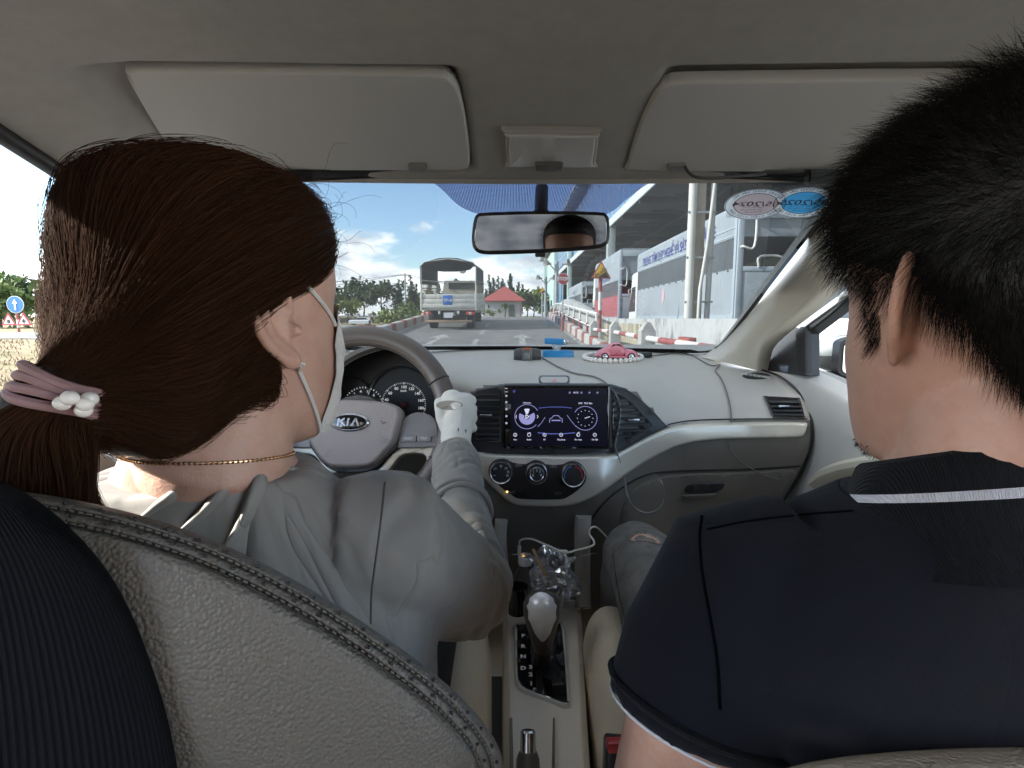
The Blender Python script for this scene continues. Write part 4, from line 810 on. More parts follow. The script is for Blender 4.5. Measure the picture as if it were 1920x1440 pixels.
# ---- pillars
def pillar(rows, name='a_pillar', flip=False, m=beige):
    ctrl = []
    for (l, yl), (r_, yr) in rows:
        P, Q = ay(*l, yl), ay(*r_, yr); M_ = (P+Q)/2+Vector((-.012, -.030, .004)); ctrl.append([P+Vector((.0, .04, .0)), P, P.lerp(M_, .55)+Vector((-.004, -.012, 0)), M_, Q.lerp(M_, .4), Q, Q+Vector((.05, .05, -.01))])
    if flip: ctrl = [[mx(p) for p in r] for r in ctrl]
    b = MB(); b.grid(patch(ctrl, 4, 5)); b.build(name, m, car, sharp=60)
prow = [(((1330-22, 668), 1.50), ((1424, 696), 1.36)), (((1352-18, 664), 1.47), ((1426, 668), 1.33)), (((1366, 638), 1.41), ((1440, 636), 1.27)), (((1438, 540), 1.20), ((1512, 572), 1.10)), (((1518, 435), .99), ((1580, 500), .92)), (((1600, 330), .80), ((1665, 395), .76))]
pillar(prow); pillar(prow, flip=True)
# ---- doors
def door(side):
    F = (lambda p: p) if side > 0 else mx
    d = None; X = .63
    # inner panel: sill line down to the map pocket
    top = [(1428, 692, .668), (1470, 697, .672), (1508, 706, .676), (1545, 722, .678), (1580, 742, .68), (1620, 762, .68), (1680, 785, .68), (1800, 830, .68), (2100, 930, .68), (2700, 1150, .68)]
    ctrl = []
    for dz, dx in ((.012, .05), (0, .012), (-.012, -.006), (-.06, -.016), (-.13, -.010), (-.22, -.004), (-.34, .0), (-.6, .01)):
        ctrl.append([F(ax(px, py, x)+Vector((dx, 0, dz if dz > -.05 else dz))) for px, py, x in top])
    b = MB(); b.grid(patch(ctrl, 4, 4)); d = b.build('front_door', mat('door_panel_grey', (.51, .495, .46), .6, bump=('leather', 480, .2, .002)), car, sharp=60)
    # black sail corner and window frame
    b = MB(); S = lambda a, e: F(ax(a, e, .672)); nn = (-1 if side > 0 else 1, 0, 0)
    plate(b, [(1404, 692), (1416, 646), (1458, 602), (1508, 562), (1578, 507), (1668, 427), (1720, 445), (1640, 515), (1560, 588), (1512, 626), (1512, 704), (1470, 700)], S, nn, .03, bev=2, bz=.004, step=25)
    b.build('window_frame', pl_dark, d, sharp=30)
    b = MB(); S2 = lambda a, e: F(ax(a, e, .664)); plate(b, [(1490, 622), (1500, 612), (1510, 612), (1512, 700), (1494, 698)], S2, nn, .012, bev=1.5, bz=.003); b.build('seal', pl_black, d)
    b = MB(); S3 = lambda a, e: F(ax(a, e, .680)); plate(b, [(1500, 614), (1580, 556), (1660, 490), (1664, 496), (1590, 562), (1512, 618)], S3, nn, .01, bev=.8, bz=.002, off=.012, step=20); b.build('reveal', mat('white_body_paint', (.68, .68, .66), .3, coat=.6), d)
    b = MB(); S4 = lambda a, e: F(ax(a, e, .715)); q = [(1500, 712), (1505, 610), (1700, 425), (2300, 60), (3200, 60), (3200, 1330)]; b.add([S4(*p) for p in q], [tuple(range(len(q)))]); b.build('window_pane', glass('side_glass', (.47, .485, .485), .8), d, fixn=False)
    # armrest / grab recess
    b = MB(); P = cr([(1535, 905, .655), (1560, 888, .648), (1610, 874, .644), (1680, 868, .644), (1800, 870, .646)], 5); b.tube([F(ax(*p)) for p in P], [.016]*len(P), 10, sq=1.4); b.build('door_handle', mat('cream_trim', (.50, .46, .37), .4), d)
    return d
door(1); ld = door(-1)
# body side outside the belt line so the sill has thickness
for s_ in (1, -1):
    b = MB(); F = (lambda p: p) if s_ > 0 else mx
    P = [F(ax(px, py, .75)+Vector((0, 0, -.004))) for px, py in ((1470, 716), (1545, 742), (1620, 768), (1800, 830), (2300, 1010))]; Q = [p+Vector((0, 0, -.6)) for p in P]; b.grid([P, Q]); P2 = [F(ax(px, py, .70)+Vector((0, 0, -.002))) for px, py in ((1470, 697), (1545, 722), (1620, 762), (1800, 830), (2300, 1010))]; b.grid([P2, P]); b.build('outer_skin', mat('white_car_paint', (.66, .66, .64), .3, coat=.6), car)
# door mirror on the right
wpaint_c = mat('pearl_white_paint', (.66, .65, .58), .28, coat=.7); dm_c = ax(1560, 672, .86)
b = MB(); rings = []
for k in range(10):
    t = k/9; s = math.sin(min(1, t*1.15+.12)*math.pi/2); x = .795+.20*t
    rings.append([(x, dm_c.y+.02+(.085*s*(.65 if math.sin(a) < 0 else 1.0))*math.cos(a)*1.0+.03*t, dm_c.z+.008+.068*s*math.sin(a)*(1-.25*t)) for a in [2*math.pi*j/20 for j in range(20)]])
b.loft(rings); dmr = b.build('door_mirror', wpaint_c, car)
b = MB(); b.tube([(.70, dm_c.y+.02, dm_c.z-.085), (.78, dm_c.y, dm_c.z-.075), (.88, dm_c.y-.02, dm_c.z-.05)], [.03, .035, .02], 12, sq=1.6); b.build('mirror_foot', pl_dark, dmr)
b = MB(); q = [(.835+.16*u, dm_c.y-.070, dm_c.z+.012+.058*v) for u, v in rrect(0, -1, 1, .85, .35, 5)]; b.poly(q, (0, .03, 0)); b.build('mirror_rim', pl_black, dmr); b = MB(); q = [(.845+.14*u, dm_c.y-.073, dm_c.z+.010+.050*v) for u, v in rrect(0, -1, 1, .85, .35, 5)]; b.poly(q, (0, .002, 0)); b.build('mirror_glass', mat('door_mirror_silver', (.85, .87, .88), .02, 1), dmr, smooth=False)
# left roof-rail trim and dark seal
b = MB(); hedge = [Vector(r[0])+Vector((-.004, 0, -.004)) for r in rowsH if r[0][1] < .80]; b.tube(hedge, .011, 10); b.build('door_seal', pl_black, car)
for s_ in (-1, 1): b = MB(); xe = -.60 if s_ < 0 else .70; b.bx(xe-.03, xe+.03, -1.03, .33, 1.50, 1.62, .01); b.build('roof_rail', beige, car)  # rails added out of view to stop sun leaking over the pillars
# ---- floor, bulkhead, rear of the cabin
b = MB(); b.bx(-.66, .76, -1.05, 1.55, .24, .30); b.bx(-.62, .72, 1.42, 1.5, .30, 1.0); b.build('floor', carpet, car)
b = MB(); b.bx(-.58, .68, -.62, -.45, .30, 1.02, .06); b.bx(-.58, .68, -.5, -.05, .30, .62, .06); b.build('rear_bench', leather, car)
for s_ in (-1, 1):
    b = MB(); xo = .05+s_*.66; xi = .05+s_*.60; b.bx(min(xo, xi), max(xo, xi), .10 if s_ > 0 else .02, .27, .5, 1.52, .015); b.bx(min(xo, xi), max(xo, xi), -1.0, -.60 if s_ > 0 else -.5, .5, 1.52, .02); b.bx(min(xo, xi)-.0, max(xo, xi), -1.0, .10, .3, .98, .02); b.build('side_pillar', beige, car)  # driver-side pillars made wider, out of view, to block the sun
b = MB(); b.bx(-.6, .7, -1.03, -1.0, .3, 1.24); b.build('tailgate_trim', pl_grey, car); b = MB(); q = [(-.58, -1.02, 1.24), (.68, -1.02, 1.24), (.66, -1.0, 1.52), (-.56, -1.0, 1.52)]; b.add(q, [(0, 1, 2, 3)]); b.build('rear_window', glass('privacy_glass', (.13, .14, .15), .5), car, fixn=False)

# ---- dashboard
def lerp_tab(T, v):
    if v <= T[0][0]: return T[0][1]
    for (a, ya), (c, yc) in zip(T, T[1:]):
        if v <= c: t = (v-a)/(c-a); return ya+(yc-ya)*t
    return T[-1][1]
TC = cr([(640, 1.70), (655, 1.60), (670, 1.45), (690, 1.30), (708, 1.185), (720, 1.145), (735, 1.13), (780, 1.12), (850, 1.105), (900, 1.09), (945, 1.10), (1000, 1.15), (1100, 1.22), (1400, 1.40)], 4)
TS = cr([(640, 1.72), (660, 1.57), (672, 1.47), (690, 1.385), (715, 1.305), (745, 1.25), (775, 1.22), (795, 1.205), (830, 1.20), (870, 1.215), (920, 1.24), (1000, 1.29), (1100, 1.34), (1400, 1.5)], 4)
def dY(px, py):
    s = sstep(1130, 1290, px) if px > 960 else sstep(880, 790, px) if px < 880 else 0
    s = sstep(1120, 1290, px) if px > 960 else 1-sstep(790, 890, px)
    e = .05*sstep(1380, 1540, px)*(1)
    return lerp_tab(TC, py)*(1-s)+lerp_tab(TS, py)*s - e
def D(px, py, off=0): p = ay(px, py, dY(px, py)); return p+Vector((0, -off, 0))
def xr(py): return lerp_tab(cr([(640, 1395), (668, 1412), (690, 1428), (705, 1452), (725, 1482), (750, 1506), (780, 1519), (810, 1523), (850, 1514), (900, 1490), (940, 1462), (1000, 1430), (1100, 1400), (1400, 1390)], 4), py)
bnd = cr([(400, 800), (800, 770), (880, 740), (900, 730), (945, 722), (1145, 722), (1200, 745), (1245, 800), (1280, 795), (1400, 790), (1540, 790)], 3)
pys = [646, 650, 654]+[658+4*i for i in range(14)]+[716+6*i for i in range(20)]+[840+12*i for i in range(16)]+[1060, 1140, 1260, 1400]
b = MB(); G = []
for py in pys:
    e = xr(py); row = [D(420+(e-420)*j/72, py) for j in range(73)]; last = row[-1]; G.append(row+[last+Vector((.004, .012, 0)), last+Vector((.010, .06, 0))])
b.grid(G); nC = len(G[0])-1
for i in range(len(b.f)):
    r_, c = divmod(i, nC); py = (pys[r_]+pys[r_+1])/2; px = 420+(xr(py)-420)*min(c+.5, 72)/72
    b.m[i] = 0 if py < lerp_tab(bnd, px) else 1
dash = b.build('dashboard', [pl_grey, pl_brown], car, sharp=70)
NV = (0, -1, 0)
def dplate(name, m, out, th=.012, off=.004, bev=2, bz=.002, step=14, smooth=0, nrm=NV, parent=None):
    b = MB(); plate(b, out, lambda a, e: D(a, e), nrm, th, bev=bev, bz=bz, step=step, off=off, smooth=smooth); return b.build(name, m, parent or dash, sharp=40)
# rounded end panel gap, centre bezel, champagne sweep
dplate('centre_bezel', pl_dark, [(884, 742), (892, 730), (940, 720), (1146, 720), (1172, 728), (1196, 744), (1222, 768), (1250, 799), (1218, 815), (1180, 836), (1150, 849), (1040, 851), (900, 850), (884, 842)], .02, .006, smooth=0, bev=3)
cs = cr([(893, 848), (930, 850), (1040, 853), (1135, 852), (1162, 845), (1210, 820), (1258, 800), (1310, 793), (1400, 791), (1500, 791), (1509, 797), (1505, 812), (1490, 819), (1400, 821), (1330, 824), (1272, 834), (1215, 861), (1160, 897), (1110, 931), (1060, 947), (985, 947), (955, 939), (925, 913), (903, 885)], 4, True)
b = MB(); plate(b, cs, lambda a, e: D(a, e), NV, .022, bev=6, bz=.008, step=6, off=.013, nb=5); b.build('trim_sweep', champ, dash, sharp=16)
dplate('climate_panel', pl_black, cr([(918, 880), (925, 863), (945, 857), (962, 864), (985, 867), (1003, 859), (1022, 867), (1050, 868), (1072, 861), (1090, 869), (1098, 886), (1091, 906), (1062, 928), (1040, 932), (978, 931), (960, 924), (935, 905)], 3, True), .016, .0175, bev=2)
# lower edge of the instrument panel over the glovebox
def line_on(name, pts, r, m, parent, off=.004, k=5): b = MB(); P = [D(x, y, off) for x, y in cr(pts, k)]; b.tube(P, r, 6); return b.build(name, m, parent)
line_on('panel_gap', [(1100, 985), (1140, 935), (1200, 895), (1260, 884), (1400, 880), (1500, 874)], .0022, pl_black, dash, .001)
line_on('panel_gap', [(1428, 694), (1462, 706), (1495, 733), (1515, 765), (1521, 800), (1518, 840), (1500, 890), (1470, 935), (1440, 975)], .0026, pl_black, dash, .003)
line_on('panel_gap', [(1245, 800), (1262, 793), (1310, 787), (1400, 785), (1512, 785)], .0016, pl_black, dash, .004)
# glovebox
gb = dplate('glovebox', pl_brown, cr([(1190, 915), (1225, 898), (1270, 889), (1400, 885), (1488, 880), (1482, 905), (1455, 945), (1430, 985), (1300, 1000), (1180, 1010), (1165, 960)], 3, True), .02, .004, bev=3)
dplate('latch', pl_dark, cr([(1283, 915), (1298, 905), (1352, 903), (1356, 908), (1344, 921), (1290, 924)], 2, True), .006, .008, bev=2, parent=gb); dplate('latch_lip', pl_brown, [(1276, 926), (1340, 923), (1336, 930), (1280, 933)], .008, .012, bev=1.5, parent=gb)
# head unit
def hs(px, py): t = (py-720)/124; return ay(px, py, 1.088+.0*t)
hn = Vector((0, -1, .03)).normalized(); p_h = ay(1043, 782, 1.098); hs = lambda a, e: apl(a, e, p_h, hn)
b = MB(); plate(b, rrect(942, 721, 1145, 843, 5), hs, hn, .03, bev=2, bz=.002, step=400); hu = b.build('touchscreen', pl_dark, dash)
b = MB(); plate(b, rrect(944, 723, 1143, 841, 4), hs, hn, .004, bev=.6, bz=.0005, off=.0012, step=400); b.build('screen_glass', gloss, hu)
scr_w = mat('screen_white', (.0, .0, .0), .4, emit=((.75, .78, 1), .11)); scr_b = mat('screen_blue', (0, 0, 0), .4, emit=((.14, .18, .62), .10)); scr_l = mat('screen_lilac', (0, 0, 0), .4, emit=((.42, .42, .85), .085)); scr_bg = mat('screen_glow', (0, 0, 0), .35, emit=((.012, .012, .05), .02))
def hq(px, py, o=.0018): return hs(px, py)+hn*o
def ring(b, cx, cy, r0, r1, a0=0, a1=360, mi=0, n=40, o=.0018):
    P = [(R(a0+(a1-a0)*k/n)) for k in range(n+1)]; b.grid([[hq(cx+r0*math.cos(a), cy+r0*math.sin(a), o) for a in P], [hq(cx+r1*math.cos(a), cy+r1*math.sin(a), o) for a in P]], mi=mi)
def seg(b, pts, w_, mi=0, o=.0018):
    for (x0, y0), (x1, y1) in zip(pts, pts[1:]):
        l = math.hypot(x1-x0, y1-y0) or 1; nx, ny = -(y1-y0)/l*w_/2, (x1-x0)/l*w_/2; b.add([hq(x0+nx, y0+ny, o), hq(x1+nx, y1+ny, o), hq(x1-nx, y1-ny, o), hq(x0-nx, y0-ny, o)], [(0, 1, 2, 3)], mi)
def ht(b, s, px, py, size, mi=0, o=.002, al='CENTER'): b.text(s, size, frame_m(hq(px, py, o), (1, 0, 0), (0, 0, 1)), mi, bold=.00006, align=al)
b = MB(); cxL, cyL, cxR, cyR = 988, 781, 1097, 784
b.poly([hq(x, y, .0015) for x, y in ((958, 728), (1138, 728), (1138, 836), (958, 836))], hn*-.0001, 3)
ring(b, cxL, cyL, 22.3, 23.3, 40, 330, 2); ring(b, cxR, cyR, 21.8, 22.8, -150, 140, 2); ring(b, cxL, cyL, 5, 15, -30, 205, 2); ring(b, cxL, cyL, 5, 15, 250, 290, 0)
seg(b, [(cxL-2, cyL-4), (cxL-2, cyL+4), (cxL+4, cyL), (cxL-2, cyL-4)], 1.6); seg(b, [(cxL-19, cyL-3), (cxL-21, cyL), (cxL-19, cyL+3)], 1); seg(b, [(cxL+19, cyL-3), (cxL+21, cyL), (cxL+19, cyL+3)], 1)
for k in range(12): a = R(30*k); seg(b, [(cxR+14*math.cos(a), cyR+14*math.sin(a)), (cxR+15.3*math.cos(a), cyR+15.3*math.sin(a))], 1.3)
seg(b, [(cxR-1, cyR), (cxR+9, cyR-3)], 1.2); seg(b, [(1008, 800), (1015, 793), (1022, 782)], .8, 2); seg(b, [(1063, 778), (1070, 788), (1080, 800)], .8, 2)
seg(b, [(1010, 765), (1028, 763), (1056, 763), (1072, 765)], .9, 1); seg(b, [(1008, 811), (1030, 813), (1056, 813), (1078, 811)], 1.3, 1)
seg(b, [(1030, 792), (1031, 785), (1035, 783), (1038, 779), (1047, 779), (1050, 783), (1054, 785), (1054, 792)], 1.2, 2); seg(b, [(1034, 788), (1051, 788)], 2, 2)
for i, (x, s) in enumerate(((966, 'Nav'), (992, 'Radio'), (1021, 'BT'), (1052, 'Ứng dụng'), (1084, 'Âm nhạc'), (1115, 'Cài đặt'))):
    ht(b, s, x, 824, .0042); ring(b, x, 815, 2.6, 3.5, mi=0, n=16)
    seg(b, [[(x, 813), (x, 817)], [(x-3, 812), (x+3, 811)], [(x-1, 813), (x+1, 817)], [(x-2.5, 815), (x+2.5, 815)], [(x-1, 818), (x-1, 811), (x+3, 810)], [(x-1, 815), (x+1, 815)]][i], .9)
ht(b, '14:12', 1079, 736, .0052); ht(b, '10/5  Thứ Sáu', 1097, 756, .0052); ht(b, 'Unknown', 988, 755, .0042)
for x in (1068, 1090, 1105, 1120): ring(b, x, 736, .8, 1.8, mi=2, n=10)
ring(b, 964, 733.5, 1.4, 2.2, mi=1, n=12)
for y in (742, 754, 767, 780, 793): ring(b, 949.5, y, 1.0, 1.9, mi=0, n=10)
seg(b, [(947, 728), (952, 728)], .8); seg(b, [(947, 734.5), (952, 734.5)], .8)
b.build('screen_display', [scr_w, scr_b, scr_l, scr_bg], hu, smooth=False, fixn=False)
# air vents
slat_m = mat('vent_slat', (.045, .045, .048), .35)
def vent(out, slats, tabpx, m_frame=pl_dark, off=.008):
    v = dplate('air_vent', pl_black, out, .01, off, bev=1.5, bz=.003)
    b = MB()
    for (x0, y0, x1, y1) in slats:
        A, B_ = D(x0, y0, off+.004), D(x1, y1, off+.004); u = (B_-A).normalized(); rot = Matrix((u, Vector((0, 1, .25)).normalized(), u.cross(Vector((0, 1, .25)).normalized()))).transposed(); b.box((A+B_)/2, ((B_-A).length, .012, .0022), rot, .0008)
    b.build('slat', slat_m, v)
    b = MB(); tx_, ty_ = tabpx; c = D(tx_, ty_, off+.012); b.box(c, (.026, .006, .005), None, .002); b.build('tab', chrome, v)
    P = [D(x, y, off+.002) for x, y in out]; b = MB(); b.tube(P, .0016, 6, closed=True); b.build('rim', mat('vent_rim', (.10, .10, .10), .25, .5), v)
vent(rrect(893, 739, 938, 826, 5), [(894, y, 937, y) for y in (748, 758.5, 769, 779.5, 790, 800.5, 811, 819)], (912, 775))
vt = cr([(1149, 741), (1164, 742), (1180, 752), (1202, 776), (1219, 793), (1217, 799), (1190, 814), (1158, 828), (1150, 826)], 2, True)
def vx(y): return lerp_tab([(741, 1164), (752, 1180), (776, 1202), (794, 1218), (800, 1215), (814, 1190), (828, 1156)], y)
vent(vt, [(1150, y, vx(y)-1, y) for y in (749, 760, 771, 782, 793, 804, 815)], (1184, 784))
dplate('vent_surround', pl_grey, cr([(1430, 742), (1436, 737), (1494, 740), (1502, 745), (1516, 778), (1512, 782), (1456, 782), (1447, 778)], 2, True), .01, .003, bev=1.5)
vent(cr([(1432, 745), (1437, 743), (1490, 746), (1495, 749), (1503, 778), (1499, 781), (1452, 780), (1446, 777)], 2, True), [(1436+(y-745)*.35, y, 1494+(y-745)*.22, y+.5) for y in (752, 760, 768, 775)], (1462, 759), off=.007)
# demister outlet on the top pad
b = MB()
for k in range(6): c = D(1396+8*k, 701+1.2*k, .004); b.box(c, (.006, .018, .006), Matrix.Rotation(.5, 3, 'Z'), .001)
b.build('demister_outlet', mat('outlet_pale', (.45, .44, .42), .5), dash)
dplate('demister_rim', pl_dark, circ(1418, 705, 27, 24, 7), .006, .0015, bev=1.2)
# hazard switch
dplate('hazard_surround', pl_dark, rrect(1010, 704, 1068, 719, 5), .012, .003, bev=1.5); hz_ = dplate('hazard_switch', pl_grey, rrect(1014, 706, 1064, 717, 4), .012, .007, bev=1.5)
b = MB(); b.poly([D(1039, 708.2, .0095), D(1044, 714.6, .0095), D(1034, 714.6, .0095)], (0, .0003, 0)); b.build('triangle', mat('hazard_pink', (.75, .30, .30), .5), hz_, smooth=False)
# climate dials
def dial(px, py, r, marks, inner=False):
    c = D(px, py, .0175); k = D(px+1, py).x-D(px, py).x; rr = r*k; axd = Vector((0, -1, .12)).normalized()
    b = MB(); b.lathe([(rr*1.12, -.004), (rr*1.1, .001), (rr*1.02, .003)], c, axd, 36); kn = b.build('climate_knob', pl_black, dash)
    b = MB(); b.lathe([(rr*.86, .004), (rr*.88, .013), (rr*.95, .0145), (rr*1.0, .012), (rr*1.02, .003)], c, axd, 40); b.build('bezel', chrome, kn)
    b = MB(); b.lathe([(rr*.86, .002), (rr*.86, .0105), (rr*.5, .0115), (.0005, .012)], c, axd, 36); b.build('face', pl_dark, kn)
    if inner: b = MB(); b.lathe([(rr*.55, .010), (rr*.56, .022), (rr*.60, .0225), (rr*.68, .020), (rr*.70, .010)], c, axd, 36); b.build('inner_bezel', chrome, kn); b = MB(); b.lathe([(rr*.55, .010), (rr*.54, .0195), (.0005, .020)], c, axd, 30); b.build('inner_face', pl_dark, kn)
    b = MB(); h_ = .0128 if not inner else .0208; u = Vector((1, 0, 0)); v = axd.cross(u); v = -v if v.z < 0 else v
    for m_, ang, rad, sz, mi in marks: a = R(ang); b.text(m_, sz, frame_m(c+axd*h_+(u*math.cos(a)+v*math.sin(a))*rr*rad, u, v), mi, bold=.0001)
    if not marks:
        for k_ in range(2):
            P = [R(a) for a in ([200-(100*j/14) for j in range(15)] if k_ == 0 else [80-(100*j/14) for j in range(15)])]; b.grid([[c+axd*h_+(u*math.cos(a)+v*math.sin(a))*rr*.70 for a in P], [c+axd*h_+(u*math.cos(a)+v*math.sin(a))*rr*.78 for a in P]], mi=1+k_)
    b.build('marking', [white_mk, mat('cold_blue', (.05, .25, .6), .5), mat('hot_red', (.6, .04, .04), .5)], kn, smooth=False, fixn=False)
    return kn
dial(940, 880, 21, [('v', 90, .6, .012, 0), ('ı>', 145, .6, .009, 0), ('ı>', 40, .6, .009, 0), ('≡', 5, .62, .010, 0), ('≡', -25, .62, .010, 0), ('~', 200, .62, .011, 0)])
dial(1005, 882, 20.5, [('0', 195, .36, .008, 0), ('1', 140, .36, .008, 0), ('2', 90, .38, .008, 0), ('3', 45, .36, .008, 0), ('4', 350, .36, .008, 0)], True)
dial(1072, 885, 22, [])
b = MB(); b.text('A/C', .008, frame_m(D(960, 918, .0182), (1, 0, 0), (0, 0, 1)), 0); b.text('▭', .012, frame_m(D(1045, 919, .0182), (1, 0, 0), (0, 0, 1)), 0); b.text('◁▷', .009, frame_m(D(972, 869, .0182), (1, 0, 0), (0, 0, 1)), 0); b.text('◁▷', .009, frame_m(D(1036, 871, .0182), (1, 0, 0), (0, 0, 1)), 0); b.build('climate_markings', mat('dim_marking', (.4, .4, .4), .5), dash, smooth=False)
b = MB(); b.ball(D(951, 917, .018), .0022, 10, 6); b.build('indicator_lamp', mat('amber_lit', (.8, .5, .1), .4, emit=((1, .6, .15), .5)), dash)
# instrument hood and cluster
p_c = ay(720, 745, 1.155); n_c = Vector((0, -1, .2)).normalized(); cs_ = lambda a, e: apl(a, e, p_c, n_c)
inner = cr([(604, 800), (606, 745), (622, 712), (655, 680), (700, 660), (738, 656), (778, 667), (806, 698), (820, 745), (822, 800)], 5)
outer = cr([(594, 800), (596, 742), (614, 704), (648, 667), (694, 647), (738, 643), (784, 654), (818, 688), (834, 742), (836, 800)], 5)
b = MB(); b.grid([[cs_(*p) for p in inner], [ay(*p, 1.06) for p in inner]], mi=1); mid = [((a[0]+c[0])/2, (a[1]+c[1])/2) for a, c in zip(inner, outer)]
b.grid([[ay(*p, 1.06) for p in inner], [ay(*p, 1.05) for p in mid], [ay(*p, 1.065) for p in outer], [ay(p[0], p[1]+3, 1.16) for p in outer], [ay(p[0]+(-8 if p[0] < 715 else 8), p[1]+14, 1.30) for p in outer]]); b.build('instrument_hood', [pl_brown, pl_black], dash, sharp=50)
b = MB(); plate(b, [(600, 800)]+[tuple(p) for p in inner[3:-3]]+[(822, 800)], cs_, n_c, .01, bev=.5, bz=.001, step=400); ic = b.build('instrument_cluster', pl_black, dash)
b = MB(); q = lambda x, y, o=.002: cs_(x, y)+n_c*o
def cl_text(s, x, y, sz): b.text(s, sz, frame_m(q(x, y), (1, 0, 0), n_c.cross(Vector((1, 0, 0)))*-1 if n_c.cross(Vector((1, 0, 0))).z < 0 else n_c.cross(Vector((1, 0, 0)))), 0, bold=.0001)
sc_, tc_ = (757, 759), (664, 764)
for k in range(11): a = R(214-25*k); cl_text(str(20*k), sc_[0]+33*math.cos(a), sc_[1]-33*math.sin(a), .0085)
for k in range(51):
    a = R(214-5*k); P = [(sc_[0]+r_*math.cos(a), sc_[1]-r_*math.sin(a)) for r_ in (39.5 if k % 5 else 38.5, 42)]; l = (.35 if k % 5 else .8); t_ = (math.sin(a)*l, math.cos(a)*l); b.add([q(P[0][0]-t_[0], P[0][1]-t_[1]), q(P[1][0]-t_[0], P[1][1]-t_[1]), q(P[1][0]+t_[0], P[1][1]+t_[1]), q(P[0][0]+t_[0], P[0][1]+t_[1])], [(0, 1, 2, 3)])
cl_text('km/h', 757, 733, .0065)
for k in range(9):
    a = R(200-25*k); cl_text(str(k), tc_[0]+30*math.cos(a)+18, tc_[1]-30*math.sin(a), .0085)
    for j in range(3): a2 = a-R(8*j); P = [(tc_[0]+18+r_*math.cos(a2), tc_[1]-r_*math.sin(a2)) for r_ in (36, 39)]; t_ = (math.sin(a2)*.6, math.cos(a2)*.6); b.add([q(P[0][0]-t_[0], P[0][1]-t_[1]), q(P[1][0]-t_[0], P[1][1]-t_[1]), q(P[1][0]+t_[0], P[1][1]+t_[1]), q(P[0][0]+t_[0], P[0][1]+t_[1])], [(0, 1, 2, 3)])
b.build('dial_marking', mat('dial_white', (.65, .65, .65), .5, emit=((1, 1, 1), .06)), ic, smooth=False, fixn=False)
for (x0, y0, rx, ry, a0, a1) in ((752, 752, 60, 63, 175, 20), (648, 752, 54, 47, 170, 30)):
    b = MB(); P = [q(x0+rx*math.cos(R(a)), y0-ry*math.sin(R(a)), .010) for a in np.linspace(a0, a1, 26)]; b.tube(P, .0022, 8); b.build('gauge_ring', mat('ring_dark_chrome', (.25, .25, .26), .2, .9), ic)
b = MB(); P0 = q(757, 759, .006); b.lathe([(.008, -.004), (.008, .001), (.003, .002)], P0, n_c, 20); b.tube([P0, q(724, 768, .007)], [.0016, .0006], 6); b.build('needle', mat('needle_red', (.12, .01, .01), .5), ic)
# column stalk cover
b = MB(); b.tube([ay(672, 800, 1.0), ay(675, 800, 1.16)], [.06, .075], 16); b.build('column_cowl', pl_brown, dash)
# lower centre stack, cubby, socket
b = MB(); b.grid([[ay(px, py, y) for px in (905, 945, 1010, 1075, 1100)] for py, y in ((940, 1.10), (960, 1.13), (975, 1.20), (1000, 1.23), (1060, 1.26), (1200, 1.32))]); b.build('lower_stack', pl_dark, dash)
b = MB(); c = ay(1040, 1014, 1.215); b.lathe([(.013, 0), (.013, .008), (.017, .009), (.019, .006), (.019, -.004)], c, (0, -1, .1), 20); b.build('power_socket', pl_black, dash)
b = MB(); plate(b, [(948, 992), (1055, 985), (1060, 1030), (950, 1040)], lambda a, e: ay(a, e, 1.235), NV, .02, bev=2, off=.004); b.build('cubby_panel', pl_black, dash)

# ---- steering wheel
pw = ay(671, 792, .96); tw_ = R(20); nw = Vector((0, -math.cos(tw_), math.sin(tw_))); uw = Vector((1, 0, 0)); vw = Vector((0, math.sin(tw_), math.cos(tw_)))
wl = lambda a, e: apl(a, e, pw, nw)
rimm = mat('wheel_leather', (.135, .112, .098), .33, bump=('leather', 500, .15, .002), var=.08, vscale=9)
b = MB(); RM, Rr = .1655, .0185
rimp = [pw+(uw*math.cos(a)+vw*math.sin(a))*RM for a in [2*math.pi*k/96 for k in range(96)]]
b.tube(rimp, [(.0165, .0195)]*96, 18, closed=True, up=nw)
swh = b.build('steering_wheel', rimm, car)
b = MB()
for ang in (28, 152, 205, 335):
    a = R(ang); c = pw+(uw*math.cos(a)+vw*math.sin(a))*RM; t_ = (-uw*math.sin(a)+vw*math.cos(a)); e1 = (uw*math.cos(a)+vw*math.sin(a)); b.tube([c+(e1*math.cos(k*.4)+nw*math.sin(k*.4)*.86)*.0196 for k in range(16)], .0013, 5, closed=True)
b.build('rim_seam', pl_black, swh)
b = MB()
for k in range(70): a = R(38+104*k/69); e1 = uw*math.cos(a)+vw*math.sin(a); t_ = -uw*math.sin(a)+vw*math.cos(a); c = pw+e1*(RM-.0145)+nw*.0105; b.tube([c-t_*.0014-e1*.001, c+t_*.0014+e1*.001], .0007, 4)
b.build('stitching', mat('stitch_tan', (.28, .24, .2), .7), swh)
def wpl(name, m, out, off, th, bev=3, bz=.004, smooth=3, step=25, parent=None):
    b = MB(); plate(b, out, wl, nw, th, bev=bev, bz=bz, off=off, step=step, smooth=smooth, nb=5); return b.build(name, m, parent or swh, sharp=17)
hubm = mat('hub_plastic', (.34, .29, .265), .5, bump=('leather', 420, .25, .002)); spokem = mat('spoke_grey', (.30, .28, .275), .35, .2); cream = mat('champagne_spoke', (.55, .52, .43), .3, .55)
def z4(L_): return [(480+x/3.79, 600+y/3.79) for x, y in L_]
wpl('lower_spoke', cream, z4([(860, 1085), (900, 1030), (960, 960), (1040, 905), (1180, 905), (1330, 890), (1335, 1010), (1300, 1110), (1230, 1190), (1080, 1265), (1040, 1215), (1130, 1150), (1190, 1080), (1212, 1000), (1190, 955), (1060, 955), (1000, 1000), (940, 1080)]), .004, .02, bev=2.5, smooth=2)
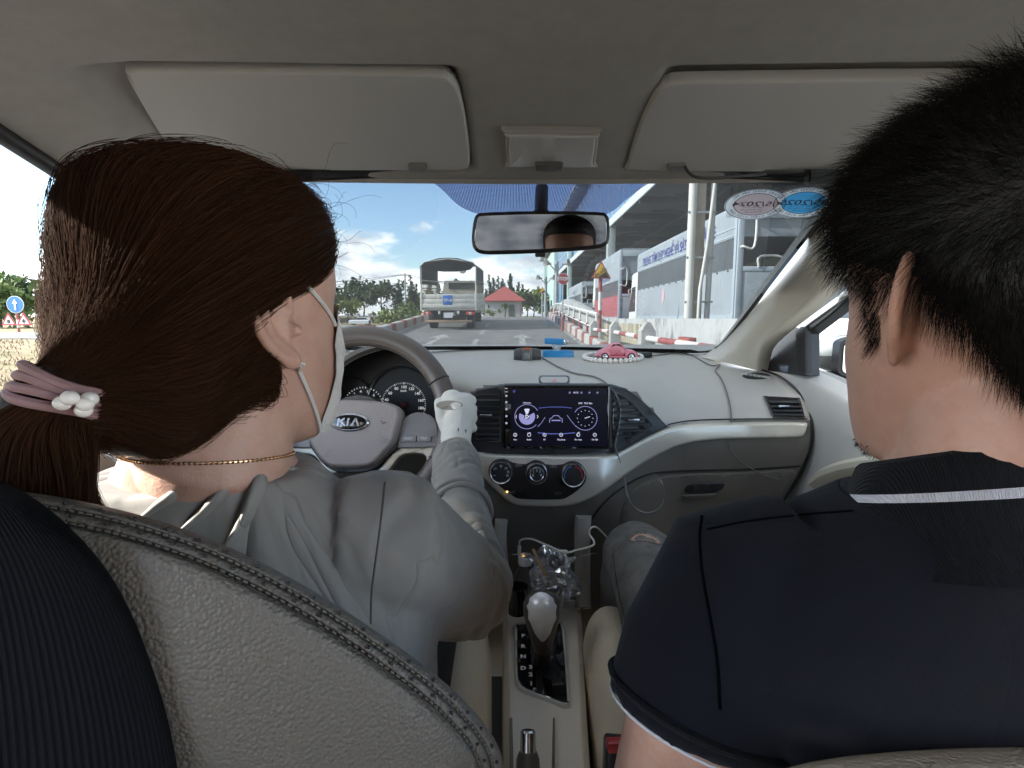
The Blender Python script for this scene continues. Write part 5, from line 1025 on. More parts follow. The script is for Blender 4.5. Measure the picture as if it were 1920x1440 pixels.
wpl('lower_spoke', cream, [(2*671-x, y) for x, y in z4([(860, 1085), (900, 1030), (960, 960), (1040, 905), (1180, 905), (1330, 890), (1335, 1010), (1300, 1110), (1230, 1190), (1080, 1265), (1040, 1215), (1130, 1150), (1190, 1080), (1212, 1000), (1190, 955), (1060, 955), (1000, 1000), (940, 1080)])], .004, .02, bev=2.5, smooth=2)
wpl('side_spoke', spokem, z4([(1040, 740), (1075, 690), (1150, 660), (1240, 680), (1290, 740), (1310, 890), (1290, 905), (1030, 915), (1012, 890)]), .010, .025, bev=2.5, smooth=2)
wpl('side_spoke', spokem, [(2*671-x, y) for x, y in z4([(1040, 740), (1075, 690), (1150, 660), (1240, 680), (1290, 740), (1310, 890), (1290, 905), (1030, 915), (1012, 890)])], .010, .025, bev=2.5, smooth=2)
wpl('hub_edge', pl_dark, z4([(395, 860), (440, 960), (520, 1050), (620, 1085), (780, 1085), (870, 1055), (960, 960), (1025, 890), (900, 850), (600, 850)]), .014, .03, bev=2, smooth=2)
hub = wpl('hub_pad', hubm, z4([(440, 640), (480, 600), (560, 583), (720, 580), (880, 590), (980, 606), (1040, 640), (1052, 700), (1030, 800), (1000, 890), (930, 970), (860, 1035), (780, 1058), (600, 1058), (520, 1030), (450, 950), (395, 850), (380, 800), (415, 710)]), .030, .04, bev=8, bz=.016, smooth=3)
wpl('spoke_button', spokem, z4([(1045, 830), (1150, 828), (1146, 872), (1040, 874)]), .0145, .006, bev=1, bz=.001, smooth=0); wpl('spoke_button', spokem, z4([(1158, 828), (1252, 830), (1252, 870), (1154, 872)]), .0145, .006, bev=1, bz=.001, smooth=0)
b = MB(); b.text('RESET', .0062, frame_m(wl(*z4([(1094, 849)])[0])+nw*.015, uw, vw), bold=.0001); b.text('TRIP', .0062, frame_m(wl(*z4([(1202, 849)])[0])+nw*.015, uw, vw), bold=.0001); b.build('button_lettering', white_mk, swh, smooth=False)
# oval emblem on the hub
ec = (665, 797)
b = MB(); plate(b, circ(*ec, 35, 40, 16.5), wl, nw, .006, bev=2.2, bz=.002, off=.034); em = b.build('emblem_rim', chrome, swh)
b = MB(); plate(b, circ(*ec, 31.5, 40, 13.6), wl, nw, .004, bev=.6, bz=.0004, off=.0346); b.build('emblem_field', gloss, em)
b = MB(); o = wl(*ec)+nw*.0352; S_ = .0145
def stroke(P, w_=.0034):
    for (x0, y0), (x1, y1) in zip(P, P[1:]):
        d = Vector((x1-x0, y1-y0)).normalized()*w_/2; nx, ny = -d.y, d.x; b.poly([o+uw*(x0+nx)+vw*(y0+ny), o+uw*(x1+nx)+vw*(y1+ny), o+uw*(x1-nx)+vw*(y1-ny), o+uw*(x0-nx)+vw*(y0-ny)], -nw*.0006)
stroke([(-.020, -.007), (-.018, .007)]); stroke([(-.018, -.0005), (-.008, .007)], .003); stroke([(-.0145, .001), (-.0065, -.007)], .0032); stroke([(-.003, -.007), (-.001, .007)]); stroke([(.0045, -.007), (.0115, .007)], .003); stroke([(.0115, .007), (.0165, -.007)], .0034)
b.build('emblem_letters', chrome, em, smooth=False, fixn=False)
b = MB()
for s_, g in ((-46, 1), (64, -1)):
    c = wl(ec[0]+s_-2, ec[1])+nw*.0305; b.tube([c+uw*-.005*g, c+uw*.003*g+vw*.001, c+uw*.006*g+vw*.003], .0005, 4); b.tube([c+uw*-.004+vw*-.002, c+uw*.002+vw*-.002], .0005, 4)
b.build('horn_mark', pl_dark, swh)

# ---- centre console
b = MB(); rows = []
for py, zt in ((1105, .52), (1135, .585), (1150, .612), (1200, .620), (1300, .625), (1380, .622), (1450, .62), (1600, .62)):
    l, r_ = az(946, py, zt), az(lerp_tab([(1105, 1086), (1150, 1089), (1320, 1098), (1440, 1106), (1600, 1118)], py), py, zt); y = l.y
    rows.append([(l.x-.006, y, .35), (l.x-.004, y, zt-.05), (l.x+.004, y, zt-.010), (l.x+.018, y, zt), ((l.x+r_.x)/2, y, zt+.004), (r_.x-.018, y, zt), (r_.x-.004, y, zt-.010), (r_.x+.004, y, zt-.05), (r_.x+.006, y, .35)])
b.grid(patch(rows, 4, 4)); con = b.build('centre_console', mat('console_grey', (.78, .72, .63), .5, bump=('leather', 420, .25, .002)), car, sharp=60)
b = MB(); b.tube(cr([ay(1094, 965, 1.12), ay(1092, 1000, 1.13), az(1092, 1080, .66), az(1094, 1140, .60)], 4), [.018]*13, 10); b.build('console_wing', pl_grey, con); b = MB(); b.tube(cr([ay(940, 975, 1.12), ay(938, 1010, 1.13), az(944, 1080, .66), az(946, 1140, .60)], 4), [.014]*13, 10); b.build('console_wing', pl_grey, con)
b = MB(); b.grid([[az(px, py, z) for px in (950, 980, 1020, 1060, 1088)] for py, z in ((1040, .50), (1090, .48), (1140, .50), (1148, .60))]); b.build('cubby_tray', pl_black, con)
zp = .632; gs = lambda a, e: az(a, e, zp)
gp = [(963, 1182), (965, 1170), (975, 1165), (1045, 1163), (1056, 1170), (1061, 1190), (1070, 1308), (1064, 1322), (1048, 1321), (985, 1297), (969, 1282), (964, 1262)]
b = MB(); plate(b, gp, gs, (0, 0, 1), .012, bev=2.5, bz=.004, smooth=3); gate = b.build('gear_selector', mat('gate_surround', (.66, .66, .66), .3, .2), car)
b = MB(); plate(b, off2(cr(gp, 3, True), 6), gs, (0, 0, 1), .006, bev=.8, bz=.001, off=.0008); b.build('gate_plate', gloss, gate)
b = MB()
for out in ([(1016, 1190), (1034, 1190), (1036, 1218), (1030, 1222), (1032, 1240), (1046, 1250), (1050, 1262), (1056, 1284), (1036, 1287), (1033, 1275), (1016, 1268), (1020, 1290), (1014, 1302), (1006, 1298), (1004, 1262), (1012, 1250), (1012, 1225)],): plate(b, out, gs, (0, 0, 1), .003, bev=.5, bz=.0005, off=.0016)
b.build('gate_slot', pl_black, gate)
b = MB()
for s, x, y in (('P', 981, 1193), ('R', 981, 1213), ('N', 981, 1232), ('D', 981, 1254), ('3', 995, 1252), ('2', 995, 1266), ('1', 996, 1283)): b.text(s, .0135, frame_m(gs(x, y)+Vector((0, 0, .0013)), (1, 0, 0), (0, 1, 0)), bold=.0007)
b.build('gate_lettering', mat('gate_white', (.8, .8, .8), .4), gate, smooth=False)
kb, kt = az(1018, 1238, .64), az(1015, 1118, .775)
ku = (kt-kb).normalized(); kx = Vector((1, 0, 0)); ky = ku.cross(kx)
b = MB(); R_ = []
for t, rx, ry_ in ((0, .012, .012), (.12, .0125, .013), (.22, .015, .016), (.3, .0165, .017), (.5, .022, .019), (.72, .0275, .022), (.88, .0275, .022), (.97, .022, .018), (1.03, .012, .010), (1.045, .003, .003)): c = kb.lerp(kt, t); rx, ry_ = rx*1.16, ry_*1.12; R_.append([c+kx*rx*math.cos(2*math.pi*k/24)+ky*ry_*math.sin(2*math.pi*k/24) for k in range(24)])
b.loft(R_); b.build('knob_body', mat('knob_brown', (.07, .062, .056), .35), gate)
b = MB(); R_ = []; face = ky if ky.dot(CAM-kt) > 0 else -ky
for t, rx, ry_ in ((.36, .003, .006), (.42, .010, .0178), (.56, .0165, .0226), (.76, .0232, .0262), (.92, .0228, .0262), (1.01, .0165, .0222), (1.06, .008, .014), (1.07, .002, .006)): c = kb.lerp(kt, t); rx, ry_ = rx*1.16, ry_*1.12; R_.append([c+kx*rx*math.cos(math.pi*k/12)+face*(ry_*.2+ry_*.8*max(0, math.sin(math.pi*k/12))) if k <= 12 else c+kx*rx*math.cos(math.pi*k/12)+face*ry_*.15 for k in range(24)])
b.loft(R_); b.build('knob_insert', mat('knob_silver', (.68, .68, .69), .3, .25), gate)
b = MB(); b.tube([az(1015, 1240, .637), kb.lerp(kt, .22)], [.016, .017], 16); b.build('lever_boot', pl_dark, gate)
hb0, hb1 = az(990, 1372, .715), az(990, 1480, .66); hd = (hb1-hb0).normalized()
b = MB(); b.tube([hb0+hd*.022, hb0+hd*.03, hb0+hd*.06, hb1], [.013, .0165, .018, .019], 16, sq=.9); hk = b.build('handbrake', mat('grip_brown', (.10, .088, .075), .45, bump=('leather', 420, .2, .002)), car); b = MB(); b.tube([hb0-hd*.002, hb0, hb0+hd*.03], [.008, .010, .0105], 16); b.build('release_button', chrome, hk)
b = MB(); b.grid([[az(px, py, z)+Vector((0, 0, .004)) for px, z in ((955, .625), (975, .60), (1000, .595), (1025, .605), (1040, .628))] for py in (1350, 1360, 1400, 1500)]); b.build('brake_well', pl_brown, con)

# ---- seats
def seam(P, r=.0016, m=None, parent=None, name='seam', k=4): b = MB(); b.tube(cr(P, k), r, 6); return b.build(name, m or thread, parent)
def cushion(F, name, parent):
    ctrl = []
    for y, dz, k in ((1.04, -.10, .93), (1.02, -.03, .95), (.96, .0, .98), (.85, .008, 1), (.70, .0, 1.02), (.55, -.012, 1.03), (.40, -.02, 1.03), (.25, -.03, 1.02)):
        ctrl.append([F(.39+(x-.39)*k, y, z+dz) for x, z in ((.150, .40), (.138, .54), (.140, .62), (.155, .672), (.185, .695), (.225, .685), (.255, .655), (.30, .648), (.39, .655), (.48, .648), (.525, .655), (.555, .685), (.60, .695), (.625, .66), (.64, .55))])
    b = MB(); b.grid(patch(ctrl, 4, 4)); s = b.build(name, leather, parent, sharp=70)
    for j, i in ((3.5, 3), (4.6, 3), (5.7, 5)):
        P = []
        for row in ctrl: a = Vector(row[int(j)]); c = Vector(row[int(j)+1]); P.append(a.lerp(c, j-int(j))+Vector((0, 0, .0022)))
        seam(P, .0014, None, s, 'seam')
    return s
ps = cushion(lambda x, y, z: Vector((x-.006, y, z)), 'passenger_seat', car)
dsx = cushion(lambda x, y, z: Vector((.09-x+.012, y, z)), 'driver_seat', car)
# passenger backrest: rounded slab, mostly behind the man
b = MB(); rings = []
for z, y0, hw, th in ((.60, .40, .24, .07), (.75, .34, .25, .075), (.90, .275, .27, .07), (.967, .25, .275, .06), (.998, .243, .25, .045), (1.012, .24, .19, .02)):
    rings.append([(.385+hw*(abs(math.cos(a))**.6)*(1 if math.cos(a) > 0 else -1), y0+th*(abs(math.sin(a))**.7)*(1 if math.sin(a) > 0 else -1), z) for a in [2*math.pi*k/40 for k in range(40)]])
rings = [[r[j] for r in rings] for j in range(40)]; rings = [cr(r, 4) for r in rings]; rings = [list(r) for r in zip(*rings)]
b.loft(rings); b.build('backrest', leather, ps, sharp=70)
# driver backrest: the near foreground, back face towards us
O = [(-330, 935), (-200, 912), (-90, 908), (0, 917), (100, 930), (200, 950), (300, 977), (420, 1022), (560, 1092), (700, 1180), (820, 1268), (890, 1335), (932, 1395), (944, 1450), (948, 1560)]
Yo = [v*.79 for v in (.365, .362, .36, .36, .36, .362, .364, .368, .374, .38, .39, .40, .41, .42, .43)]
def inward(i, k):
    a, c = O[max(i-1, 0)], O[min(i+1, len(O)-1)]; t = Vector((c[0]-a[0], c[1]-a[1])).normalized(); n = Vector((-t.y, t.x)); n = n if n.y >= 0 or n.x < 0 else -n
    return (O[i][0]+n.x*k, O[i][1]+n.y*k)
def drow(k, dy, dyk=0): return [ay(*inward(i, k), Yo[i]+dy) for i in range(len(O))]
bot = [(-330+i*85, 1700) for i in range(len(O))]
rowsD = [drow(26, .16), drow(14, .12), drow(3, .05), drow(0, .012), drow(6, -.004), drow(17, -.010), drow(23, -.0075), drow(29, -.012), drow(41, -.015), drow(46, -.0125), drow(52, -.0165), drow(75, -.024)]
last = [inward(i, 75) for i in range(len(O))]
for f, dy in ((.25, -.032), (.5, -.034), (.75, -.030), (1, -.02)): rowsD.append([ay(last[i][0]+(bot[i][0]-last[i][0])*f*.9, last[i][1]+(bot[i][1]-last[i][1])*f, Yo[i]+dy) for i in range(len(O))])
b = MB(); b.grid(patch(rowsD, 8, 4)); db = b.build('backrest', leather_g, dsx, sharp=80)
b = MB()
for row_k, dy, step, r_ in ((10, -.0085, 1, .0011), (33, -.0145, 1, .0011)):
    P = cr([ay(*inward(i, row_k), Yo[i]+dy) for i in range(len(O))], 12); acc = 0
    for a, c in zip(P, P[1:]):
        a, c = Vector(a), Vector(c); acc += (c-a).length
        if acc > .016: acc = 0; b.ball(a+Vector((0, -.0004, .0006)), (r_, r_, r_), 8, 5)
b.build('perforation', pl_black, db)
b = MB()
for row_k, dy in ((20, -.0105), (43.5, -.0150)):
    P = cr([ay(*inward(i, row_k), Yo[i]+dy) for i in range(len(O))], 60); P = [Vector(p) for p in P]; acc = 0; st = None
    for a, c in zip(P, P[1:]):
        L_ = (c-a).length; acc += L_
        if acc > .0042: b.tube([a+Vector((0, -.001, 0)), a+(c-a).normalized()*.0026+Vector((0, -.001, 0))], .0006, 4); acc = 0
b.build('stitching', mat('stitch_taupe', (.135, .122, .103), .7), db)
# dark ribbed centre panel of the backrest
rib = mat('navy_corduroy', (.011, .012, .018), .9, bump=None, spec=.12)
def rib_mat(m, n):
    N = m.node_tree.nodes; L = m.node_tree.links; uv = N.new('ShaderNodeUVMap'); sp = N.new('ShaderNodeSeparateXYZ'); L.new(uv.outputs[0], sp.inputs[0]); mu = N.new('ShaderNodeMath'); mu.operation = 'MULTIPLY'; mu.inputs[1].default_value = n; L.new(sp.outputs[0], mu.inputs[0])
    nz = N.new('ShaderNodeTexNoise'); nz.inputs['Scale'].default_value = 25; L.new(uv.outputs[0], nz.inputs['Vector']); ad_ = N.new('ShaderNodeMath'); ad_.inputs[1].default_value = 1; L.new(mu.outputs[0], ad_.inputs[0]); L.new(nz.outputs['Fac'], ad_.inputs[1])
    si = N.new('ShaderNodeMath'); si.operation = 'SINE'; L.new(ad_.outputs[0], si.inputs[0]); bp = N.new('ShaderNodeBump'); bp.inputs['Strength'].default_value = .9; bp.inputs['Distance'].default_value = .0012; L.new(si.outputs[0], bp.inputs['Height']); L.new(bp.outputs[0], N['Principled BSDF'].inputs['Normal'])
    cr_ = N.new('ShaderNodeMapRange'); cr_.inputs['From Min'].default_value = -1; cr_.inputs['To Min'].default_value = 0; L.new(si.outputs[0], cr_.inputs['Value']); mxx = N.new('ShaderNodeMix'); mxx.data_type = 'RGBA'; mxx.inputs['A'].default_value = (.003, .003, .0045, 1); mxx.inputs['B'].default_value = (.007, .0076, .0112, 1); L.new(cr_.outputs[0], mxx.inputs['Factor']); L.new(mxx.outputs['Result'], N['Principled BSDF'].inputs['Base Color'])
rib_mat(rib, 2*math.pi*64)
edge = [(8, 905), (70, 940), (140, 1000), (200, 1070), (246, 1150), (282, 1240), (312, 1340), (332, 1440), (345, 1560), (350, 1700)]
ctrl = []
for i, (px, py) in enumerate(edge):
    yb = .358*.79-.024*min(1, i/2); L_ = [(-400, 915-i*0+ i*85)]; ctrl.append([ay(px+6, py, yb+.02), ay(px, py, yb-.002), ay(px-12, py+1, yb-.010), ay(px*.72-40, py+(0 if i else 4), yb-.018), ay(px*.4-110, py, yb-.022), ay(px*.1-200, py+4, yb-.024), ay(-420, py+8, yb-.02)])
Gp = patch(ctrl, 8, 6); b = MB(); b.grid(Gp); cp = b.build('ribbed_panel', rib, db, fixn=False, sharp=180)
nr, nc = len(Gp), len(Gp[0]); uvl = cp.data.uv_layers.new(name='UVMap'); uvs = []
for poly in cp.data.polygons:
    for vi in poly.vertices: r_, c = divmod(vi, nc); uvs += [c/(nc-1), r_/(nr-1)]
uvl.data.foreach_set('uv', uvs)
# headrest edge at the far left
c = ay(-203, 335, .24); rx_ = c.x+.031; hx = rx_-.095
b = MB(); b.box((hx, .235, c.z-.005), (.19, .075, .115), Matrix.Rotation(R(-8), 3, 'X'), .034, seg=6); hr = b.build('headrest', leather_g, dsx, sharp=80)
for dx in (-.05, .05): b = MB(); b.cyl((hx+dx, .238, c.z-.05), (hx+dx, .262, 1.10), .006, 10); b.build('post', chrome, hr)
# buckle beside the passenger seat
b = MB(); bc = az(1158, 1405, .745); b.box(bc+Vector((.002, -.0, -.045)), (.036, .03, .10), Matrix.Rotation(R(-16), 3, 'X') @ Matrix.Rotation(R(4), 3, 'Y'), .005); bk_ = b.build('belt_buckle', pl_dark, car)
b = MB(); b.box(bc+Vector((-.001, -.004, .009)), (.026, .018, .012), Matrix.Rotation(R(-16), 3, 'X'), .003); b.build('press_button', mat('buckle_red', (.62, .05, .06), .35), bk_)
# ================================================================ loose things on the dash and in the console
# webcam
y = 1.42; c = ay(989, 666, y); t = thing('webcam', (c.x, c.y, D(989, 684).z), 'small grey webcam with orange trim on the dashboard beside the blue box', 'webcam')
b = MB(); R_ = []
for x, r_ in ((-.037, .008), (-.035, .015), (-.028, .0185), (0, .020), (.026, .0185), (.034, .015), (.036, .008)): R_.append([(c.x+x, c.y+r_*.9*math.cos(a), c.z+r_*math.sin(a)) for a in [2*math.pi*k/20 for k in range(20)]])
b.loft(R_); b.build('body', mat('webcam_grey', (.06, .06, .062), .4), t)
b = MB(); b.bx(c.x-.016, c.x+.012, c.y-.0215, c.y-.012, c.z-.018, c.z+.018, .003, 0); b.bx(c.x-.014, c.x+.010, c.y-.0225, c.y-.0212, c.z+.0165, c.z+.021, 0, 1); b.bx(c.x-.014, c.x+.010, c.y-.0225, c.y-.0212, c.z-.021, c.z-.0165, 0, 1); fp = b.build('front_plate', [mat('webcam_face', (.13, .13, .13), .35), mat('webcam_orange', (.5, .13, .06), .4)], t)
b = MB(); b.bx(c.x-.010, c.x+.006, c.y-.0232, c.y-.0216, c.z-.008, c.z+.008, .002); b.build('label_plate', mat('webcam_label', (.22, .23, .24), .3), fp)
b = MB(); b.lathe([(.020, 0), (.021, .003), (.012, .006), (.008, .016)], (c.x+.003, c.y, D(989, 680).z-.004), (0, 0, 1), 18); b.build('clear_foot', glass('clear_plastic', (.85, .88, .88), .9), t)
# blue box with swivelling top
y = 1.47; c0 = ay(1046, 676, y); c1 = ay(1046, 657, y); t = thing('phone_holder', (c0.x, y, c0.z), 'bright blue box holder with a smaller blue tilted top, on the dashboard', 'holder'); blu = mat('blue_plastic', (.03, .27, .58), .35, var=.05)
b = MB(); b.bx(c0.x-.042, c0.x+.042, y-.02, y+.03, c0.z-.006, c1.z, .005); b.build('base', blu, t)
b = MB(); b.cyl((c0.x-.003, y+.005, c1.z-.004), (c0.x-.003, y+.005, c1.z+.019), .010, 14); b.ball((c0.x-.003, y+.005, c1.z+.012), .013, 14, 8); b.build('swivel', mat('milky_plastic', (.6, .62, .62), .35), t)
tc_ = ay(1042, 640, y+.01); rot = Matrix.Rotation(R(3), 3, 'Y') @ Matrix.Rotation(R(-18), 3, 'Z')
b = MB(); b.box(tc_, (.056, .035, .016), rot, .002); b.build('top', blu, t); b = MB(); b.box(tc_+rot @ Vector((.030, -.003, .001)), (.008, .030, .013), rot, .001); b.build('end_plate', chrome, t)
# pink toy car facing right
y = 1.43; wz = D(1150, 676).z; L0 = ay(1115, 670, y).x; L1 = ay(1196, 670, y).x; Lc = L1-L0; t = thing('toy_car', ((L0+L1)/2, y, wz), 'pink toy beetle-shaped car standing inside the pearl bracelet', 'toy car'); pk = mat('toy_pink', (.78, .26, .32), .25, coat=.6)
H = .043
prof = [(0, .20, .10), (.03, .33, .10), (.10, .50, .10), (.20, .66, .10), (.30, .86, .12), (.40, .98, .12), (.50, 1.0, .12), (.58, .95, .12), (.645, .80, .12), (.69, .62, .11), (.76, .60, .10), (.86, .54, .10), (.94, .43, .10), (.985, .30, .10), (1.0, .2, .12)]
b = MB(); R_ = []
for k, (u, h, lo) in enumerate(cr(prof, 2)):
    wd = .021*(1-.55*abs(u-.5)**2.2*4) if True else 0; ring_ = []
    for a in [2*math.pi*j/20 for j in range(20)]:
        cz_ = (h+lo)/2*H; hz_h = (h-lo)/2*H; sx = math.cos(a); sz = math.sin(a); ww = wd*(1-.28*max(0, sz))*abs(sx)**.7*(1 if sx > 0 else -1); ring_.append((L0+u*Lc, y+ww, wz+.004+cz_+hz_h*abs(sz)**.8*(1 if sz > 0 else -1)))
    R_.append(ring_)
b.loft(R_)
for u in (.20, .80):
    for s_ in (-1, 1): b.ball((L0+u*Lc, y+s_*.0215, wz+.0145), (.0165, .0065, .013), 16, 10)
b.box((L0+.5*Lc, y, wz+.009), (.055, .050, .004), bev=.0015); body = b.build('body', pk, t, sharp=50)
b = MB()
for pts in ([(.345, .66), (.45, .66), (.45, .90), (.41, .90), (.365, .78)], [(.47, .66), (.61, .66), (.575, .86), (.54, .90), (.47, .91)]): b.poly([(L0+u*Lc, y-.0178+(h-.66)*.010, wz+.004+h*H) for u, h in pts], (0, .003, 0))
b.build('side_window', mat('toy_window', (.06, .05, .05), .15), t)
for u in (.20, .80):
    for s_ in (-1, 1):
        b = MB(); b.lathe([(.006, -.004), (.0098, -.004), (.0105, -.002), (.0105, .002), (.0098, .004), (.006, .004)], (L0+u*Lc, y+s_*.024, wz+.0105), (0, 1, 0), 20); wh = b.build('wheel', rubber, t); b = MB(); b.lathe([(.0068, -.0043), (.004, -.006), (.001, -.0062), (.001, .006), (.004, .006), (.0068, .0043)], (L0+u*Lc, y+s_*.024, wz+.0105), (0, 1, 0), 16); b.build('hubcap', chrome, wh)
b = MB()
for u in (-.005, 1.005): b.box((L0+u*Lc, y, wz+.012), (.003, .042, .003), bev=.001)
b.build('bumper', chrome, t); b = MB(); b.tube([(L0+.47*Lc, y-.0205, wz+.010), (L0+.47*Lc, y-.0195, wz+.030)], .0003, 4); b.tube([(L0+.655*Lc, y-.0205, wz+.010), (L0+.645*Lc, y-.0195, wz+.030)], .0003, 4); b.tube([(L0+.52*Lc, y-.021, wz+.0255), (L0+.56*Lc, y-.021, wz+.0255)], .0008, 5); b.build('door_line', mat('toy_line', (.25, .05, .07), .5), t)
# pearl bracelet
b = MB(); pearl = mat('pearl', (.84, .81, .76), .18, coat=.6, sss=0)
for k in range(34):
    a = 2*math.pi*k/34; p = D(1149+54*math.cos(a), 673.5-7.5*math.sin(a)); b.ball(p+Vector((0, 0, .0062)), .0066, 12, 8)
p0 = D(1149, 673); tag(b.build('pearl_bracelet', pearl, org=p0), 'white pearl bracelet laid in a ring around the pink toy car', 'bracelet')
# small black receiver
c = D(1207, 669); b = MB(); b.box(c+Vector((0, 0, .006)), (.036, .036, .012), Matrix.Rotation(.2, 3, 'Z'), .003); tag(b.build('gps_receiver', pl_black, org=c), 'small flat black receiver beside the pearl bracelet with a cable trailing right', 'receiver')
blkc = mat('cable_black', (.03, .03, .03), .45); greyc = mat('cable_grey', (.16, .155, .15), .4); whc = mat('cable_white', (.66, .64, .58), .45)
def z5(L_): return [(860+x/2.743, 640+y/2.743) for x, y in L_]
P = [D(x, y_, .003)+Vector((0, 0, .0025)) for x, y_ in z5([(425, 86), (470, 112), (520, 140), (600, 170), (700, 188)])]+[D(x, y_, .012) for x, y_ in z5([(760, 218), (808, 280), (826, 350), (815, 450), (800, 530), (820, 600), (846, 690)])]+[ay(x, y_, 1.06) for x, y_ in z5([(868, 790), (910, 860), (980, 882), (1040, 850), (1056, 780), (1040, 720)])]+[ay(x, y_, 1.16) for x, y_ in z5([(1005, 682)])]
b = MB(); b.tube(cr(P, 6), .0019, 6); tag(b.build('cable', greyc, org=P[0]), 'thin grey cable from the webcam hanging in a loop under the dashboard', 'cable')
P = [D(x, y_, .003)+Vector((0, 0, .002)) for x, y_ in z5([(950, 82), (1060, 70), (1130, 62), (1200, 76), (1260, 110), (1303, 128)])]+[D(1345, 683, .02), D(1339, 694, .008)]+[D(x, y_, .006) for x, y_ in z5([(1345, 190), (1370, 250), (1394, 350), (1396, 440), (1384, 520), (1420, 590), (1500, 650), (1580, 690), (1640, 704), (1652, 690), (1642, 662)])]
b = MB(); b.tube(cr(P, 6), .0017, 6); tag(b.build('cable', greyc, org=P[0]), 'thin grey cable from the black receiver running down the passenger side of the dashboard', 'cable')
P = [on_ws(1287, 330, .03), ay(1284, 312, .79), ay(1290, 322, .775), ay(1305, 332, .77), ay(1340, 334, .775), ay(1400, 329, .78), ay(1436, 326, .79)]
b = MB(); b.tube(cr(P[1:], 6), .0022, 6); tag(b.build('cable', blkc, org=P[1]), 'black cable slung along the lower edge of the passenger sun visor', 'cable')
def z6(L_): return [(840+x/2.88, 940+y/2.88) for x, y in L_]
P = [ay(x, y_, yy) for (x, y_), yy in zip(z6([(385, 240), (392, 210), (450, 203), (540, 240), (630, 276), (700, 262), (780, 240), (786, 212), (765, 180), (770, 146), (800, 140), (840, 175), (878, 218)]), [1.12, 1.11, 1.09, 1.06, 1.04, 1.04, 1.04, 1.05, 1.06, 1.06, 1.07, 1.10, 1.14])]
b = MB(); b.tube(cr(P, 6), .0021, 8); b.cyl(P[0]+Vector((0, 0, -.018)), P[0], .004, 8); b.box(P[4]+Vector((-.002, 0, .001)), (.016, .008, .008), bev=.002); tag(b.build('charging_cable', whc, org=P[0]), 'white charging cable looping out of the console cubby toward the torn jeans', 'cable')
# bottle
bt = ay(985, 1042, 1.10); zc = bt.z; o = Vector((bt.x-.008, bt.y+.015, .50)); t = thing('water_bottle', tuple(o), 'clear plastic water bottle with a printed white cap standing in the console cubby', 'bottle')
axd = (bt-o).normalized(); h_ = (bt-o).length
clearm = bpy.data.materials.new('clear_bottle'); clearm.use_nodes = True
def thin_film(m, tint, k, col=(.8, .8, .8)):
    N = m.node_tree.nodes; L = m.node_tree.links; N.remove(N['Principled BSDF']); tr = N.new('ShaderNodeBsdfTransparent'); tr.inputs[0].default_value = (*tint, 1); g = N.new('ShaderNodeBsdfGlossy'); g.inputs['Roughness'].default_value = .08; d = N.new('ShaderNodeBsdfDiffuse'); d.inputs[0].default_value = (*col, 1)
    lw = N.new('ShaderNodeLayerWeight'); lw.inputs[0].default_value = .6; x1 = N.new('ShaderNodeMixShader'); x2 = N.new('ShaderNodeMixShader'); L.new(lw.outputs['Fresnel'], x1.inputs[0]); L.new(tr.outputs[0], x1.inputs[1]); L.new(g.outputs[0], x1.inputs[2]); x2.inputs[0].default_value = k; L.new(x1.outputs[0], x2.inputs[1]); L.new(d.outputs[0], x2.inputs[2]); L.new(x2.outputs[0], N['Material Output'].inputs[0])
thin_film(clearm, (.86, .88, .9), .06)
b = MB(); b.lathe([(.030, 0), (.033, .006), (.0325, h_*.3), (.0335, h_*.34), (.0325, h_*.38), (.033, h_*.6), (.031, h_*.70), (.022, h_*.83), (.013, h_*.9), (.0125, h_*.93)], o, axd, 28); b.build('bottle_body', clearm, t)
b = MB(); b.lathe([(.0125, h_*.925), (.0150, h_*.925), (.0152, h_*.985), (.0143, h_), (.0005, h_)], o, axd, 24); cp_ = b.build('cap', mat('cap_white', (.72, .72, .72), .4), t)
b = MB(); u = axd.cross(Vector((1, 0, 0))); M_ = frame_m(bt+axd*.0006, (1, 0, 0), u if u.z > 0 or u.y > 0 else -u)
b.text('NSX 10 05', .0042, M_ @ Matrix.Translation((0, .003, 0))); b.text('HSD 10 05', .0042, M_ @ Matrix.Translation((0, -.003, 0))); b.build('cap_print', mat('ink_grey', (.12, .12, .2), .6), cp_, smooth=False)
# crumpled clear bag with a wooden stick
bc = ay(1040, 1086, 1.05); film = bpy.data.materials.new('clear_film'); film.use_nodes = True; thin_film(film, (.93, .94, .96), .13, (.9, .92, .97))
b = MB(); rows = []
for i in range(34):
    v = i/33; row = []
    for j in range(64):
        a = 2*math.pi*j/64; r_ = .050*(1-.15*v)*(math.sin(min(1, v*1.6+.08)*math.pi/2)); d = Vector((math.cos(a), math.sin(a), 0)); p = Vector((d.x*r_*1.0, d.y*r_*.85, -.060+.105*v)); q = p*22
        n = Vector((noise.noise(q), noise.noise(q+Vector((7, 3, 1))), noise.noise(q+Vector((2, 9, 4))))); n2 = Vector((noise.noise(q*2.7), noise.noise(q*2.7+Vector((5, 3, 8))), noise.noise(q*2.7+Vector((1, 6, 2))))); n3 = noise.noise(q*6.5); row.append(bc+p+n*(.016+.014*v)+n2*.009+d*n3*.005)
    rows.append(row)
b.grid(rows, cu=True); 
for s_ in (-1, 1):
    h0 = bc+Vector((s_*.022, -.01, .035)); b.grid([[h0+Vector((s_*.012*k+w*.010, .006*math.sin(k*1.7), .012*k-.005*k*k*.3+w*.002)) for k in range(6)] for w in (-1, 0, 1)])
tag(b.build('plastic_bag', film, org=bc, sharp=24, fixn=False), 'crumpled clear plastic bag stuffed in the console cubby behind the gear lever', 'bag')
